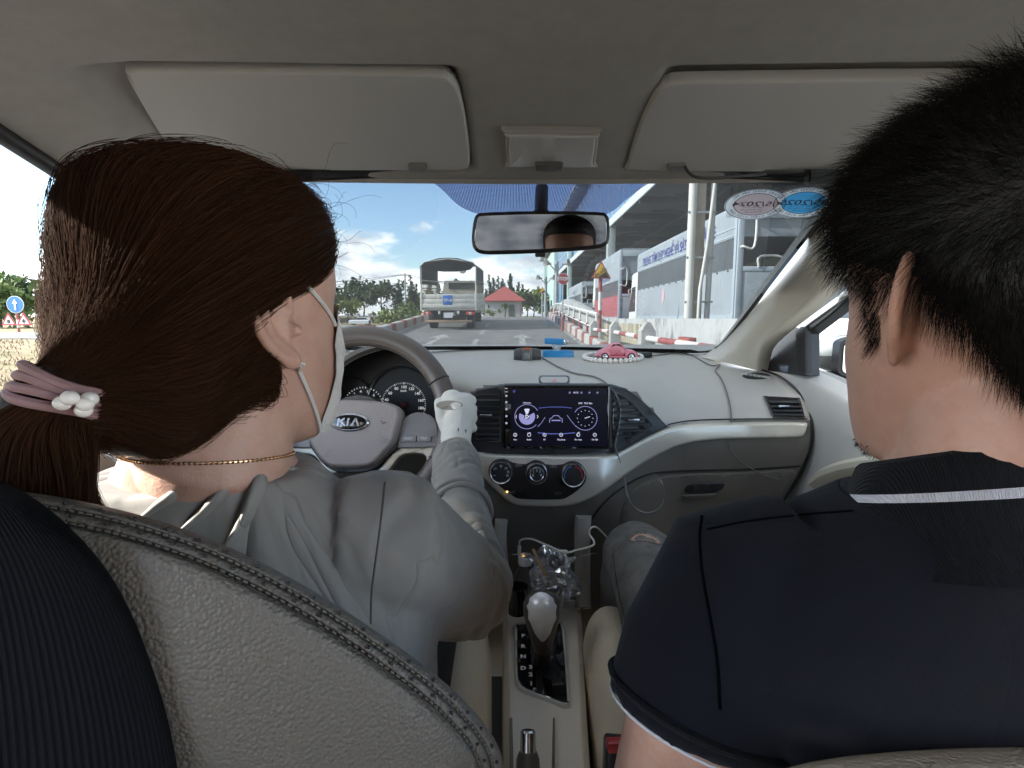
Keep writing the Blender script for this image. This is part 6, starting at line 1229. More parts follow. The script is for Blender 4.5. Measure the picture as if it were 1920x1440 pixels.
p0, p1 = ay(999, 1030, 1.01), ay(1023, 1078, 1.00); b = MB(); b.box((p0+p1)/2, ((p1-p0).length, .007, .003), (p1-p0).to_track_quat('X', 'Z').to_matrix(), .0005); tag(b.build('wooden_stick', mat('wood_tan', (.36, .20, .08), .6, var=.2, vscale=40), org=p0), 'flat brown wooden stick poking out of the clear bag', 'stick')
c = ay(970, 1105, 1.02); b = MB(); b.lathe([(.018, -.05), (.021, .005), (.022, .007), (.019, .007), (.018, -.01), (.001, -.012)], c, (0, 0, 1), 20); tag(b.build('dark_cup', gloss, org=c), 'small glossy black cup low in the cubby before the water bottle', 'cup')
# ================================================================ people
HT = [(-.125, .080, .040, .020), (-.116, .097, .010, .038), (-.095, .101, -.022, .051), (-.07, .099, -.040, .060), (-.045, .098, -.060, .066), (-.02, .097, -.078, .070), (.01, .096, -.090, .074), (.04, .097, -.097, .077), (.07, .090, -.094, .075), (.095, .072, -.080, .065), (.112, .044, -.055, .046), (.121, .008, -.014, .012)]
HTC = cr(HT, 5)
def hint(u):
    for a, c in zip(HTC, HTC[1:]):
        if u <= c[0]: t = (u-a[0])/(c[0]-a[0]+1e-9); t = max(0, min(1, t)); return tuple(x+(y-x)*t for x, y in zip(a, c))
    return HTC[-1]
class Head:
    def __init__(s, C, fwd, up=(0, 0, 1), k=1.0, wide=1.0):
        s.C = Vector(C); s.f = Vector(fwd).normalized(); u = Vector(up); s.u = (u-s.f*u.dot(s.f)).normalized(); s.r = s.f.cross(s.u); s.k = k; s.wide = wide
    def L(s, r, f, u): return s.C+(s.r*r*s.wide+s.f*f+s.u*u)*s.k
    def pos(s, u, phi, off=0):
        _, F, B, w_ = hint(u); c = (F+B)/2; cp, sp = math.cos(phi), math.sin(phi); r = w_*abs(sp)**.92*(1 if sp > 0 else -1); h = (F-B)/2; f = c+h*(abs(cp)**.9)*(1 if cp > 0 else -1)
        if cp > 0:
            lat = r; g = lambda m, s_, c_, su: math.exp(-((abs(lat)-m)/s_)**2-((u-c_)/su)**2)
            f += .024*math.exp(-(lat/.011)**2)*(math.exp(-((u+.040)/.016)**2)+.55*math.exp(-((u+.012)/.022)**2)); f += .006*math.exp(-(lat/.022)**2-((u+.078)/.012)**2)-.004*math.exp(-(lat/.025)**2-((u+.0785)/.0022)**2); f -= .009*g(.032, .016, -.004, .014); f += .005*g(.028, .03, .022, .01); f += .004*g(.045, .02, -.035, .02)
        return s.L(r*(1+off/.075), f+off*cp, u+off*0)
    def skull(s, mb, n=56): mb.loft([[s.pos(u, -2*math.pi*k/n) for k in range(n)] for u in [x[0] for x in cr(HT, 4)]])
    def ear(s, mb, side, flare=28, size=1.0):
        f0 = R(flare); e0 = s.L(side*(.073+(.005 if flare < 10 else 0)), -.012, -.010); bo = -s.f*math.cos(f0)+s.r*side*math.sin(f0)/1; bo.normalize(); up = (s.u*.97-s.f*.18).normalized(); q = lambda a, b_, o=0: e0+(bo*a+up*b_)*size*s.k+(s.r*side)*o
        P = cr([(-.002, .006), (.000, .022), (.010, .033), (.022, .032), (.031, .020), (.032, .004), (.026, -.012), (.016, -.022), (.009, -.030), (.001, -.028)], 5)
        mb.tube([q(a, b_) for a, b_ in P], [.0030+.0016*math.sin(math.pi*i/(len(P)-1)) for i in range(len(P))], 10)
        mb.tube([q(a, b_, -.002) for a, b_ in cr([(.008, .022), (.018, .018), (.021, .004), (.016, -.010), (.009, -.016)], 4)], .0038, 8)
        nrm = bo.cross(up).normalized(); rot = Matrix((bo, up, nrm)).transposed(); mb.ball(q(.013, .004, -.0075), (.0165*size, .029*size, .0030), 16, 12, rot=rot); mb.ball(q(.006, -.025), (.0085*size, .009*size, .0045), 12, 8, rot=rot); mb.ball(q(-.003, -.004, .001), (.005, .008, .005), 10, 8)
        mb.ball(e0-s.r*side*.013+bo*.004, (.010, .026*size, .012), 12, 10, rot=rot)
    def face_parts(s, p):
        wht = mat('eye_white', (.72, .70, .68), .2); iris = mat('iris_dark', (.03, .015, .01), .15); lip = mat('lips', (.38, .14, .12), .45); brow = mat('brow_hair', (.015, .012, .01), .8)
        for sd in (-1, 1):
            b = MB(); b.ball(s.L(sd*.032, .0745, -.003), .0125, 14, 10); e = b.build('eye', wht, p); b = MB(); b.ball(s.L(sd*.032, .0820, -.003), .0060, 12, 8); b.build('iris', iris, e)
            b = MB(); b.tube([s.L(sd*x, f, u) for x, f, u in ((.016, .099, .018), (.030, .098, .024), (.046, .086, .020))], [.002, .0032, .0015], 8, sq=.7); b.build('eyebrow', brow, p)
        b = MB(); b.tube([s.L(x, .1035-14*x*x, -.0765-3*x*x) for x in (-.022, -.012, 0, .012, .022)], [.001, .004, .005, .004, .001], 10, sq=.7); b.build('lips', lip, p)
def skin_mat(name, c1, c2):
    m = mat(name, c1, .48, col2=c2, vscale=18, bump=('noise', 420, .3, .0014), sss=.12); streaks(m, (c1[0]*.92, c1[1]*.68, c1[2]*.62), (22, 22, 22), .48, .75, .45); streaks(m, (c1[0]*.45, c1[1]*.35, c1[2]*.3), (120, 120, 120), .71, .76, .6); return m
def hair_material(name, col, rough=.32):
    m = bpy.data.materials.new(name); m.use_nodes = True; N = m.node_tree.nodes; L = m.node_tree.links; P = N['Principled BSDF']; P.inputs['Roughness'].default_value = rough; P.inputs['Specular IOR Level'].default_value = .03; P.inputs['Specular Tint'].default_value = (1, .62, .38, 1)
    hi = N.new('ShaderNodeHairInfo'); cr_ = N.new('ShaderNodeMix'); cr_.data_type = 'RGBA'; cr_.inputs['A'].default_value = (*[c*.55 for c in col], 1); cr_.inputs['B'].default_value = (*[min(1, c*1.6) for c in col], 1); L.new(hi.outputs['Random'], cr_.inputs['Factor']); L.new(cr_.outputs['Result'], P.inputs['Base Color']); return m
def strands(name, curves, r0, r1, m, parent):
    n = [len(c) for c in curves]; hc = bpy.data.hair_curves.new(name); hc.add_curves(n); org = np.array(ORG[parent.name]); P = np.concatenate([np.asarray(c, dtype=np.float64) for c in curves])-org
    hc.points.foreach_set('position', P.astype(np.float32).ravel()); ra = np.concatenate([np.linspace(r0, r1, k) for k in n]).astype(np.float32)
    at = hc.attributes.get('radius') or hc.attributes.new('radius', 'FLOAT', 'POINT'); at.data.foreach_set('value', ra); hc.materials.append(m)
    o = bpy.data.objects.new(name, hc); COL.objects.link(o); o.parent = parent; ORG[o.name] = ORG[parent.name]; return o
def slices(tab, n=40, k=4, e=.85):
    out = []
    for z, cx, cy, hw, hd in cr(tab, k): out.append([(cx+hw*abs(math.cos(a))**e*(1 if math.cos(a) > 0 else -1), cy+hd*abs(math.sin(a))**e*(1 if math.sin(a) > 0 else -1), z) for a in [2*math.pi*j/n for j in range(n)]])
    return out
def cloth_noise(mb, amp, scale, focus=()):
    """folds in the cloth; focus = (point, radius, amplitude, direction) crease fields"""
    for i, v in enumerate(mb.v):
        p = Vector(v); q = p*scale; d = Vector((noise.noise(q), noise.noise(q+Vector((3, 7, 1))), noise.noise(q+Vector((9, 2, 5)))))*amp
        for c, r_, a_, dr, fr in focus:
            t = (p-c).length/r_
            if t < 1: w_ = (1-t*t)**2; s = math.sin(p.dot(dr)*fr+7*noise.noise(p*17))*(.55+.9*noise.noise(p*31+Vector((4, 4, 4)))); d += (p-c).normalized()*(a_*w_*s)
        mb.v[i] = tuple(p+d)
    return mb

# ---------------- the driver
dr = thing('person', (-.27, .47, .62), 'woman at the wheel with a brown ponytail, face mask, grey top and white glove', 'person')
H1 = Head((-.238, .450, 1.256), (.34, .94, .02), (0, -.02, 1), .99, 1.0)
skinF = skin_mat('driver_skin', (.50, .30, .225), (.58, .36, .28))
b = MB(); H1.skull(b); H1.ear(b, 1, 0, 1.10); H1.ear(b, -1, 8, 1.05)
nb = Vector((-.268, .455, 1.12)); b.tube([H1.L(0, .0, -.03), H1.L(0, -.012, -.075), H1.L(0, -.022, -.11), nb, nb-Vector((0, 0, .05))], [(.05, .05), (.055, .058), (.058, .062), (.066, .066), (.085, .075)], 28, up=(0, 1, 0))
SH, EL, WR = Vector((-.118, .468, 1.046)), Vector((-.055, .605, .925)), Vector((-.095, .868, 1.026)); SHl, ELl = Vector((-.425, .475, 1.07)), Vector((-.47, .66, .92))
b.loft(slices([(.66, -.27, .50, .15, .10), (.8, -.27, .49, .155, .10), (.95, -.27, .48, .16, .095), (1.0, -.27, .475, .155, .085), (1.05, -.27, .47, .13, .07), (1.09, -.268, .462, .09, .06), (1.125, -.267, .457, .07, .06)]))
b.tube([SH, SH.lerp(EL, .5), EL], [.05, .044, .038], 16); b.tube([EL, EL.lerp(WR, .4), WR], [.038, .034, .026], 16)
WRl = pw+(uw*math.cos(R(172))+vw*math.sin(R(172)))*(RM+.02)+nw*.03; b.tube([SHl, SHl.lerp(ELl, .5), ELl], [.05, .044, .038], 16); b.tube([ELl, ELl.lerp(WRl, .4), WRl], [.038, .034, .026], 16)
for s_ in (-1, 1): b.tube([(-.27+s_*.085, .50, .73), (-.27+s_*.11, .93, .77), (-.27+s_*.10, 1.0, .72), (-.27+s_*.09, 1.18, .40)], [.075, .055, .055, .04], 16)
body = remeshed(b, .0028, 3, .5); bodyF = body.build('body', skinF, dr, sharp=180, fixn=False)
bvF = BVHTree.FromPolygons([Vector(v) for v in body.v], body.f)
H1.face_parts(dr)
# hair: combed back from the hairline and gathered low at the nape
TIE = ay(112, 742, .322)
hs_t = [(-.100, -.072, -.098, .038), (-.085, -.052, -.108, .054), (-.06, -.046, -.112, .067), (-.03, -.034, -.114, .077), (0, -.004, -.114, .082), (.022, .066, -.1135, .084), (.045, .092, -.112, .0845), (.07, .100, -.109, .082), (.095, .085, -.098, .073), (.110, .058, -.072, .055), (.120, .022, -.036, .030), (.124, .0, -.012, .010)]
b = MB(); rings = []
for u, F, B, w_ in cr(hs_t, 4):
    c = (F+B)/2; h = (F-B)/2; rings.append([H1.L(w_*abs(math.sin(a))**.9*(1 if math.sin(a) > 0 else -1), c+h*math.cos(a), u) for a in [-2*math.pi*k/48 for k in range(48)]])
b.loft(rings); hc0 = H1.L(0, -.06, -.045); b.tube([H1.L(0, -.03, -.02), hc0.lerp(TIE, .35), hc0.lerp(TIE, .75), TIE, TIE+(TIE-hc0)*.15], [.075, .055, .034, .021, .018], 24)
hsh = remeshed(b, .004, 5, .5); hairF = mat('hair_under', (.010, .0055, .004), .55, bump=('noise', 300, .4, .002)); hairo = hsh.build('hair', hairF, dr, sharp=180, fixn=False)
hbv = BVHTree.FromPolygons([Vector(v) for v in hsh.v], hsh.f); hC = H1.L(0, -.012, .01)
def on_hair(d): h = hbv.ray_cast(hC+d*.4, -d); return h[0] if h[0] is not None else hC+d*.1
rs = random.Random(3); strF = hair_material('brown_hair', (.036, .0168, .0092), .60); curves = []
tdir = (TIE-hC).normalized(); sidev = tdir.cross(H1.u).normalized(); upv = sidev.cross(tdir).normalized()
tries = 0
while len(curves) < 9000 and tries < 40000:
    tries += 1; d = Vector((rs.gauss(0, 1), rs.gauss(0, 1), rs.gauss(0, 1))).normalized()
    lf, lr, lu = d.dot(H1.f), d.dot(H1.r), d.dot(H1.u)
    if lu < -.75 or d.dot(tdir) > .93: continue
    p0 = on_hair(d); rel = p0-H1.C; fu, ff = rel.dot(H1.u), rel.dot(H1.f); Fh = None
    for a_, c_ in zip(hs_t, hs_t[1:]):
        if fu <= c_[0]: t = max(0, (fu-a_[0])/(c_[0]-a_[0])); Fh = a_[1]+(c_[1]-a_[1])*t; break
    if Fh is not None and ff > Fh+.006: continue
    lift = rs.uniform(.0005, .004)*(1 if rs.random() < .9 else 2.5); wob = .10*noise.noise(d*6+Vector((9, 9, 9)))+rs.uniform(-.035, .035); n = 12; pts = []
    a0 = rs.uniform(0, 6.28); end = TIE+(sidev*math.cos(a0)+upv*math.sin(a0))*.019
    for k in range(n):
        t = k/(n-1); q = d.slerp(tdir, t) if d.angle(tdir) < 3.0 else tdir; q = (q+sidev*wob*math.sin(math.pi*t)+upv*.10*math.sin(math.pi*t)*max(0, lu)).normalized(); p = on_hair(q)+q*(lift+.0028*noise.noise(d*7)+.0012*noise.noise(d*19+Vector((3, 1, 2))))*(1-.5*t); m_ = max(0, (t-.72)/.28); m_ = m_*m_*(3-2*m_); pts.append(p.lerp(end+q*0, m_))
    curves.append(pts)
# ponytail below the tie
tend = ay(66, 985, .335); tp = [TIE, TIE.lerp(tend, .25)+Vector((-.012, -.004, .002)), TIE.lerp(tend, .6)+Vector((-.012, 0, 0)), tend, tend+Vector((.002, .02, -.05))]
tpc = [Vector(p) for p in cr(tp, 5)]; tr_ = [.018+.022*math.sin(min(1, i/12)*math.pi/2) for i in range(len(tpc))]
b = MB(); b.tube(tpc, [r_*.85 for r_ in tr_], 20, up=(1, 0, 0), sq=.8); b.build('ponytail', hairF, hairo)
for k in range(3800):
    a = rs.uniform(0, 6.28); rr = rs.uniform(.75, 1.08); dr_ = rs.uniform(-.35, .35); stop = rs.randint(len(tpc)-7, len(tpc)); pts = []
    for i in range(0, stop, 2):
        aa = a+dr_*i/len(tpc); q = rr*(1+.12*math.sin(i*.3+a*2)); pts.append(tpc[i]+Vector((math.cos(aa)*tr_[i]*q, math.sin(aa)*tr_[i]*q*.8, 0)))
    curves.append(pts)
for k in range(70):   # stray hairs over the forehead and the crown
    u = rs.uniform(.03, .12); f = rs.uniform(.02, .095); s_ = rs.choice((1, 1, 1, -1)); p = on_hair((H1.L(s_*rs.uniform(.01, .06), f, u)-hC).normalized()); o = (p-hC).normalized(); tv = Vector((rs.gauss(0, .5), rs.gauss(0, .5), rs.gauss(-.2, .5))); ln = rs.uniform(.02, .06); curves.append([p+o*ln*.5*math.sin(1.8*t/6)+tv*ln*(t/6)**1.5+o.cross(tv)*ln*.3*math.sin(t*.9) for t in range(7)])
for k in range(120):
    d = (H1.L(rs.uniform(-.05, .07), rs.uniform(-.12, -.02), rs.uniform(-.06, .08))-hC).normalized(); p = on_hair(d); q = d.slerp(tdir, rs.uniform(.2, .5)); e = on_hair(q); curves.append([p.lerp(e, t/6)+d*(.006*math.sin(math.pi*t/6)+.002)+sidev*rs.uniform(-.001, .001) for t in range(7)])
strands('hair_strands', curves, .00016, .00009, strF, hairo)
# hair tie with pearls
tiem = mat('tie_pink', (.30, .175, .175), .8, bump=('noise', 500, .4, .001)); ta = (TIE-hc0).normalized(); ta = Vector((-.32, -.28, -.9)).normalized(); s1 = ta.cross(Vector((0, 1, 0))).normalized(); s2 = ta.cross(s1)
b = MB()
for j in range(4): c = TIE+ta*(-.010+.0052*j); b.tube([c+(s1*math.cos(a)*.0225+s2*math.sin(a)*.0215)+ta*.0016*math.sin(2*a+j*1.3) for a in [2*math.pi*k/36 for k in range(36)]], .0031, 8, closed=True)
ti = b.build('hair_tie', tiem, hairo)
for px, py, yy in ((117, 756, .296), (131, 746, .295), (160, 757, .300), (168, 748, .303), (157, 769, .302)): b = MB(); b.ball(ay(px, py, yy), (.0047, .0047, .0042), 14, 10); b.build('pearl_bead', pearl, ti)
# mask and ear loops
b = MB(); rows = []
for i in range(15):
    u = -.121+.126*i/14; row = []
    for j in range(31):
        lim = R(min(86, 66+max(0, -.06-u)*420) if u < -.03 else 66-(u+.03)*900*.55); phi = -lim+2*lim*j/30; p = H1.pos(max(u, -.118), phi, .0035); ce = math.exp(-(phi/.75)**2)*math.exp(-((u+.05)/.05)**2); row.append(p+H1.f*(.015*ce+.0012*math.sin(u*420)*math.exp(-(phi/1.2)**4)))
    rows.append(row)
b.grid(rows); b.grid([[Vector(p)-H1.f*.0012 for p in r_] for r_ in rows]); mk = b.build('face_mask', mat('mask_white', (.76, .74, .72), .85, bump=('weave', 260, .5, .0006)), dr, sharp=180)
b = MB(); 
edge_p = [rows[1][-1], rows[12][-1]] if H1.r.dot(Vector(rows[0][-1])-H1.C) > 0 else [rows[1][0], rows[12][0]]
et, ebm = H1.L(.080, .000, .026), H1.L(.079, -.002, -.042)
def onface(p): h = bvF.find_nearest(p); return h[0]+h[1]*.0016
for a, c in ((edge_p[1], et), (edge_p[0], ebm)): b.tube([onface(Vector(a).lerp(c, k/8)) for k in range(9)], .0019, 6)
b.tube([et, H1.L(.079, -.03, .022), H1.L(.076, -.046, .0), H1.L(.076, -.036, -.028), ebm], .0016, 6); b.build('ear_loop', mat('loop_white', (.66, .65, .64), .7), mk)
# necklace
b = MB(); gold = mat('rose_gold', (.62, .38, .22), .25, 1.0); nc_ = Vector((-.266, .453, 0)); P = []
for k in range(60):
    a = 2*math.pi*k/60; d = Vector((math.cos(a), math.sin(a), 0)); z = 1.134-.012*math.sin(a); h = bvF.ray_cast(nc_+d*.3+Vector((0, 0, z)), -d)
    P.append((h[0] if h[0] else nc_+d*.075+Vector((0, 0, z)))+d*.0012)
b.tube(P, .0008, 6, closed=True)
for k in range(150):
    i = k*60/150; p = P[int(i) % 60].lerp(P[(int(i)+1) % 60], i-int(i)); b.ball(p, (.0013, .0013, .0016), 6, 5)
b.build('necklace', gold, dr)
# grey top
b = MB(); b.loft(slices([(.60, -.27, .50, .185, .13), (.75, -.27, .495, .19, .125), (.90, -.27, .485, .195, .12), (.98, -.27, .478, .195, .112), (1.03, -.27, .473, .182, .10), (1.065, -.27, .468, .155, .088), (1.095, -.268, .46, .118, .077), (1.120, -.266, .455, .088, .072)]))
b.tube([SH+Vector((-.03, -.005, .0)), SH+Vector((.0, .0, .002)), SH.lerp(EL, .35), SH.lerp(EL, .75), EL], [.064, .066, .062, .060, .056], 24); b.ball(EL, (.054, .056, .054)); b.tube([EL, EL.lerp(WR, .25), EL.lerp(WR, .6), EL.lerp(WR, .96)], [.055, .048, .041, .038], 24)
b.tube([SHl+Vector((.03, 0, 0)), SHl, SHl.lerp(ELl, .5), ELl], [.064, .064, .06, .055], 20); b.ball(ELl, .055); b.tube([ELl, ELl.lerp(WRl, .5), ELl.lerp(WRl, .95)], [.055, .045, .038], 20)
sh_ = remeshed(b, .0042, 4, .5)
# keep the neck opening free
fo = (WR-EL).normalized(); uo = (EL-SH).normalized()
cloth_noise(sh_, .004, 11, ((EL, .15, .0062, (fo+Vector((.25, 0, .2))), 210), (EL.lerp(WR, .45), .10, .0040, fo+Vector((.3, 0, .1)), 260), (EL.lerp(WR, .8), .10, .0034, fo-Vector((.3, 0, 0)), 330), (SH.lerp(EL, .5), .12, .0035, Vector((.5, -.6, .6)), 130), (SH+Vector((.0, .01, .03)), .12, .0034, Vector((.7, .5, -.5)), 150), (Vector((-.30, .37, 1.06)), .13, .004, Vector((.8, 0, .55)), 95), (Vector((-.2, .38, .96)), .14, .004, Vector((.5, .2, .8)), 80)))
tpm = mat('grey_jersey', (.275, .258, .235), .78, bump=('weave', 620, .35, .0006), var=.05, vscale=5, sheen=.12, wrinkle=(9, (1, 1, .45), .85, .013)); top_ = sh_.build('grey_top', tpm, dr, sharp=180, fixn=False)
tbv = BVHTree.FromPolygons([Vector(v) for v in sh_.v], sh_.f)
def on_top(p, o=.0012): h = tbv.find_nearest(Vector(p)); return h[0]+h[1]*o
def hit_px(px, py, bv, o=.0012): r_ = ray(px, py).normalized(); h = bv.ray_cast(CAM, r_); return (h[0]+h[1]*o*(1 if h[1].dot(r_) < 0 else -1)) if h[0] is not None else None
# cowl / hood folds lying on the shoulders and the armhole seam
def fold(P, r0, name='fold', m=tpm, sq=.45):
    Q = [hit_px(x, y_, tbv, -.002) for x, y_ in cr(P, 6)]; Q = [q for q in Q if q is not None]
    if len(Q) < 3: return
    bb = MB(); bb.tube(Q, [r0*math.sin(math.pi*min(.97, max(.06, i/(len(Q)-1)))) ** .5 for i in range(len(Q))], 12, up=(0, -1, .3), sq=sq); bb.build(name, m, top_, sharp=180)
fold([(262, 975), (330, 925), (400, 880), (470, 858), (506, 862)], .012); fold([(330, 1005), (395, 950), (450, 895), (500, 866), (540, 872)], .011); fold([(420, 1030), (455, 985), (480, 930), (505, 885), (560, 880)], .012); fold([(215, 905), (300, 895), (380, 872), (450, 858)], .010)
def seamline(P, bv, r_, m, parent, name='seam'): 
    Q = [hit_px(x, y_, bv, .0002) for x, y_ in cr(P, 8)]; Q = [q for q in Q if q is not None]
    if len(Q) > 2: bb = MB(); bb.tube(Q, r_, 5); bb.build(name, m, parent)
drk = mat('seam_dark', (.10, .095, .088), .9); seamline([(722, 905), (716, 960), (706, 1040), (697, 1110), (695, 1170)], tbv, .0009, drk, top_)
# sleeve hem rolls on the forearm
b = MB(); 
for t, r_ in ((.50, .0445), (.54, .0435)): c = EL.lerp(WR, t); s1 = fo.cross(Vector((0, 0, 1))).normalized(); s2 = fo.cross(s1); b.tube([c+(s1*math.cos(a)+s2*math.sin(a))*r_+fo*.006*math.sin(a*2+t*9) for a in [2*math.pi*k/32 for k in range(32)]], .0042, 8, closed=True)
b.build('sleeve_roll', tpm, top_)
b = MB()
for s_ in (-1, 1): b.tube([(-.27+s_*.085, .46, .72), (-.27+s_*.10, .72, .77), (-.27+s_*.115, .94, .775), (-.27+s_*.105, 1.02, .70), (-.27+s_*.09, 1.15, .46)], [.10, .088, .07, .068, .055], 20)
b.ball((-.27, .49, .70), (.18, .13, .10)); tr1 = remeshed(b, .008, 3); tr1.build('trousers', mat('dark_trousers', (.02, .02, .024), .85), dr, sharp=180, fixn=False)
# gloves gripping the rim
glm = mat('glove_cream', (.78, .75, .68), .75, bump=('weave', 420, .45, .0007), var=.04)
def glove(ang, wrist, side):
    a = R(ang); e1 = uw*math.cos(a)+vw*math.sin(a); tg = (-uw*math.sin(a)+vw*math.cos(a)); c = pw+e1*RM; b = MB(); q = lambda o, n, t: c+e1*o+nw*n+tg*t*side
    wd = (c-wrist).normalized()
    # palm lies over the outer face of the rim, knuckles outward, fingers curl behind it
    b.ball(q(.020, .014, .004), (.034, .032, .040)); b.ball(q(.010, .020, .026), (.022, .020, .022)); b.ball(q(.030, .008, .022), (.020, .020, .022)); b.tube([wrist, wrist.lerp(q(.016, .026, -.034), .6), q(.018, .024, -.020), q(.024, .020, .006)], [(.027, .025), (.029, .026), (.033, .028), (.034, .024)], 20)
    for i, (t, ln, rr) in enumerate(((.030, .95, .0092), (.014, 1.05, .0098), (-.003, 1.0, .0095), (-.021, .85, .0085))):
        K = [(.034, .020, t), (.044, .004, t*1.0), (.036, -.020, t*.96), (.012, -.030, t*.93), (-.012*ln, -.026, t*.9), (-.020*ln, -.014, t*.88)]
        b.tube([q(*k) for k in cr(K, 4)], [rr*(1.08-.018*j) for j in range(21)], 12)
    b.tube([q(*k) for k in cr([(.004, .028, -.030), (-.004, .030, -.014), (-.009, .029, .004), (-.012, .026, .020), (-.014, .022, .030)], 4)], [.0135, .0135, .013, .0128, .0125, .012, .0118, .0115, .0112, .011, .0108, .0105, .010, .0098, .0095, .009, .008], 14)
    g = remeshed(b, .0022, 2, .5); cloth_noise(g, .0012, 60, ((wrist.lerp(c, .35), .05, .0016, wd, 420),)); gl = g.build('glove', glm, dr, sharp=180, fixn=False)
    gb_ = BVHTree.FromPolygons([Vector(v) for v in g.v], g.f); s1 = wd.cross(Vector((0, 0, 1))).normalized(); s2 = wd.cross(s1)
    b = MB(); b.tube([wrist+wd*.0+(s1*math.cos(k*.2)*.0275+s2*math.sin(k*.2)*.0275) for k in range(32)], .0022, 6, closed=True); b.build('cuff', glm, gl)
    return gl, gb_
gR, gbv = glove(3, WR+Vector((.0, .012, .004)), 1); glove(170, WRl, -1)
b = MB(); Q = [hit_px(x, y_, gbv, .0006) for x, y_ in circ(843, 760, 25, 20, 9)]; Q = [q_ for q_ in Q if q_ is not None]
if len(Q) > 6: c = sum(Q, Vector())/len(Q); Q = [hit_px(843+(x-843), y_, gbv, .0007) for x, y_ in [(843, 760)]]+Q; Q = [q_ for q_ in Q if q_ is not None]; b.add(Q, [(0, i, i+1) for i in range(1, len(Q)-1)]+[(0, len(Q)-1, 1)]); b.build('grip_patch', mat('patch_tan', (.30, .265, .22), .8, bump=('noise', 900, .6, .0008)), gR)
for out, nm, mm in (([(858, 803), (874, 806), (874, 812), (858, 809)], 'tag', mat('tag_navy', (.05, .08, .13), .6)),):
    b = MB(); Q = [hit_px(x, y_, gbv, .0009) for x, y_ in out]
    if all(q_ is not None for q_ in Q): b.poly(Q, (0, .0003, 0)); b.build(nm, mm, gR)
for P in ([(896, 752), (902, 762), (905, 776)], [(898, 768), (904, 780), (906, 792)], [(890, 757), (897, 768), (900, 782)]): seamline(P, gbv, .0007, pl_dark, gR, 'stitch_line')

# ---------------- the passenger
ps_ = thing('person', (.335, .42, .62), 'man in the passenger seat with short black hair and navy polo shirt', 'person')
H2 = Head((.336, .372, 1.262), (-.05, 1, -.04), (0, .02, 1), 1.03, 1.02); skinM = skin_mat('passenger_skin', (.53, .30, .22), (.60, .36, .275))
b = MB(); H2.skull(b); H2.ear(b, -1, 48, 1.02); H2.ear(b, 1, 50, 1.02)
nb = Vector((.340, .372, 1.12)); b.tube([H2.L(0, .0, -.03), H2.L(0, -.014, -.075), H2.L(.002, -.018, -.10), nb, nb-Vector((0, 0, .05))], [(.055, .055), (.060, .061), (.063, .064), (.064, .064), (.066, .062)], 28, up=(0, 1, 0))
SL, HM, EB = Vector((.166, .392, 1.043)), Vector((.138, .372, .957)), Vector((.125, .43, .80)); SRr, EBr = Vector((.52, .40, 1.045)), Vector((.57, .47, .82))
b.loft(slices([(.66, .335, .44, .17, .11), (.85, .335, .42, .175, .10), (1.0, .335, .395, .17, .09), (1.04, .335, .385, .14, .07), (1.07, .338, .377, .09, .06), (1.09, .34, .374, .066, .06)]))
b.tube([SL, HM, EB], [.052, .048, .040], 18); HA = ay(1262, 1020, .88); HA = Vector((HA.x+.004, .84, HA.z-.035)); b.tube([EB, EB.lerp(HA, .5), HA+Vector((-.0, -.05, -.01))], [.041, .038, .027], 16); b.ball(HA+Vector((.004, -.01, -.012)), (.036, .045, .018))
for k, (dx, ln) in enumerate(((-.022, .058), (-.006, .066), (.010, .062), (.025, .05))): b.tube(cr([HA+Vector((dx, .02, -.008)), HA+Vector((dx*1.1, .02+ln*.5, .012)), HA+Vector((dx*1.1, .02+ln*.85, .012)), HA+Vector((dx*1.1, .02+ln, -.004))], 3), [.009]*9+[.0075], 10)
tipf = ay(1266, 1004, .90); b.tube(cr([HA+Vector((-.028, -.015, -.006)), HA+Vector((-.026, .02, .010)), tipf+Vector((0, 0, -.012)), tipf], 3), [.011]*9+[.008], 10)
b.tube([SRr, EBr, Vector((.46, .72, .86))], [.05, .042, .03], 14)
for s_ in (-1, 1): b.tube([(.335+s_*.08, .47, .74), (.335+s_*.085, .98, .79), (.335+s_*.08, 1.05, .74), (.335+s_*.07, 1.26, .42)], [.075, .058, .056, .042], 16)
body2 = remeshed(b, .0028, 3, .5); b2o = body2.build('body', skinM, ps_, sharp=180, fixn=False); bvM = BVHTree.FromPolygons([Vector(v) for v in body2.v], body2.f); H2.face_parts(ps_)
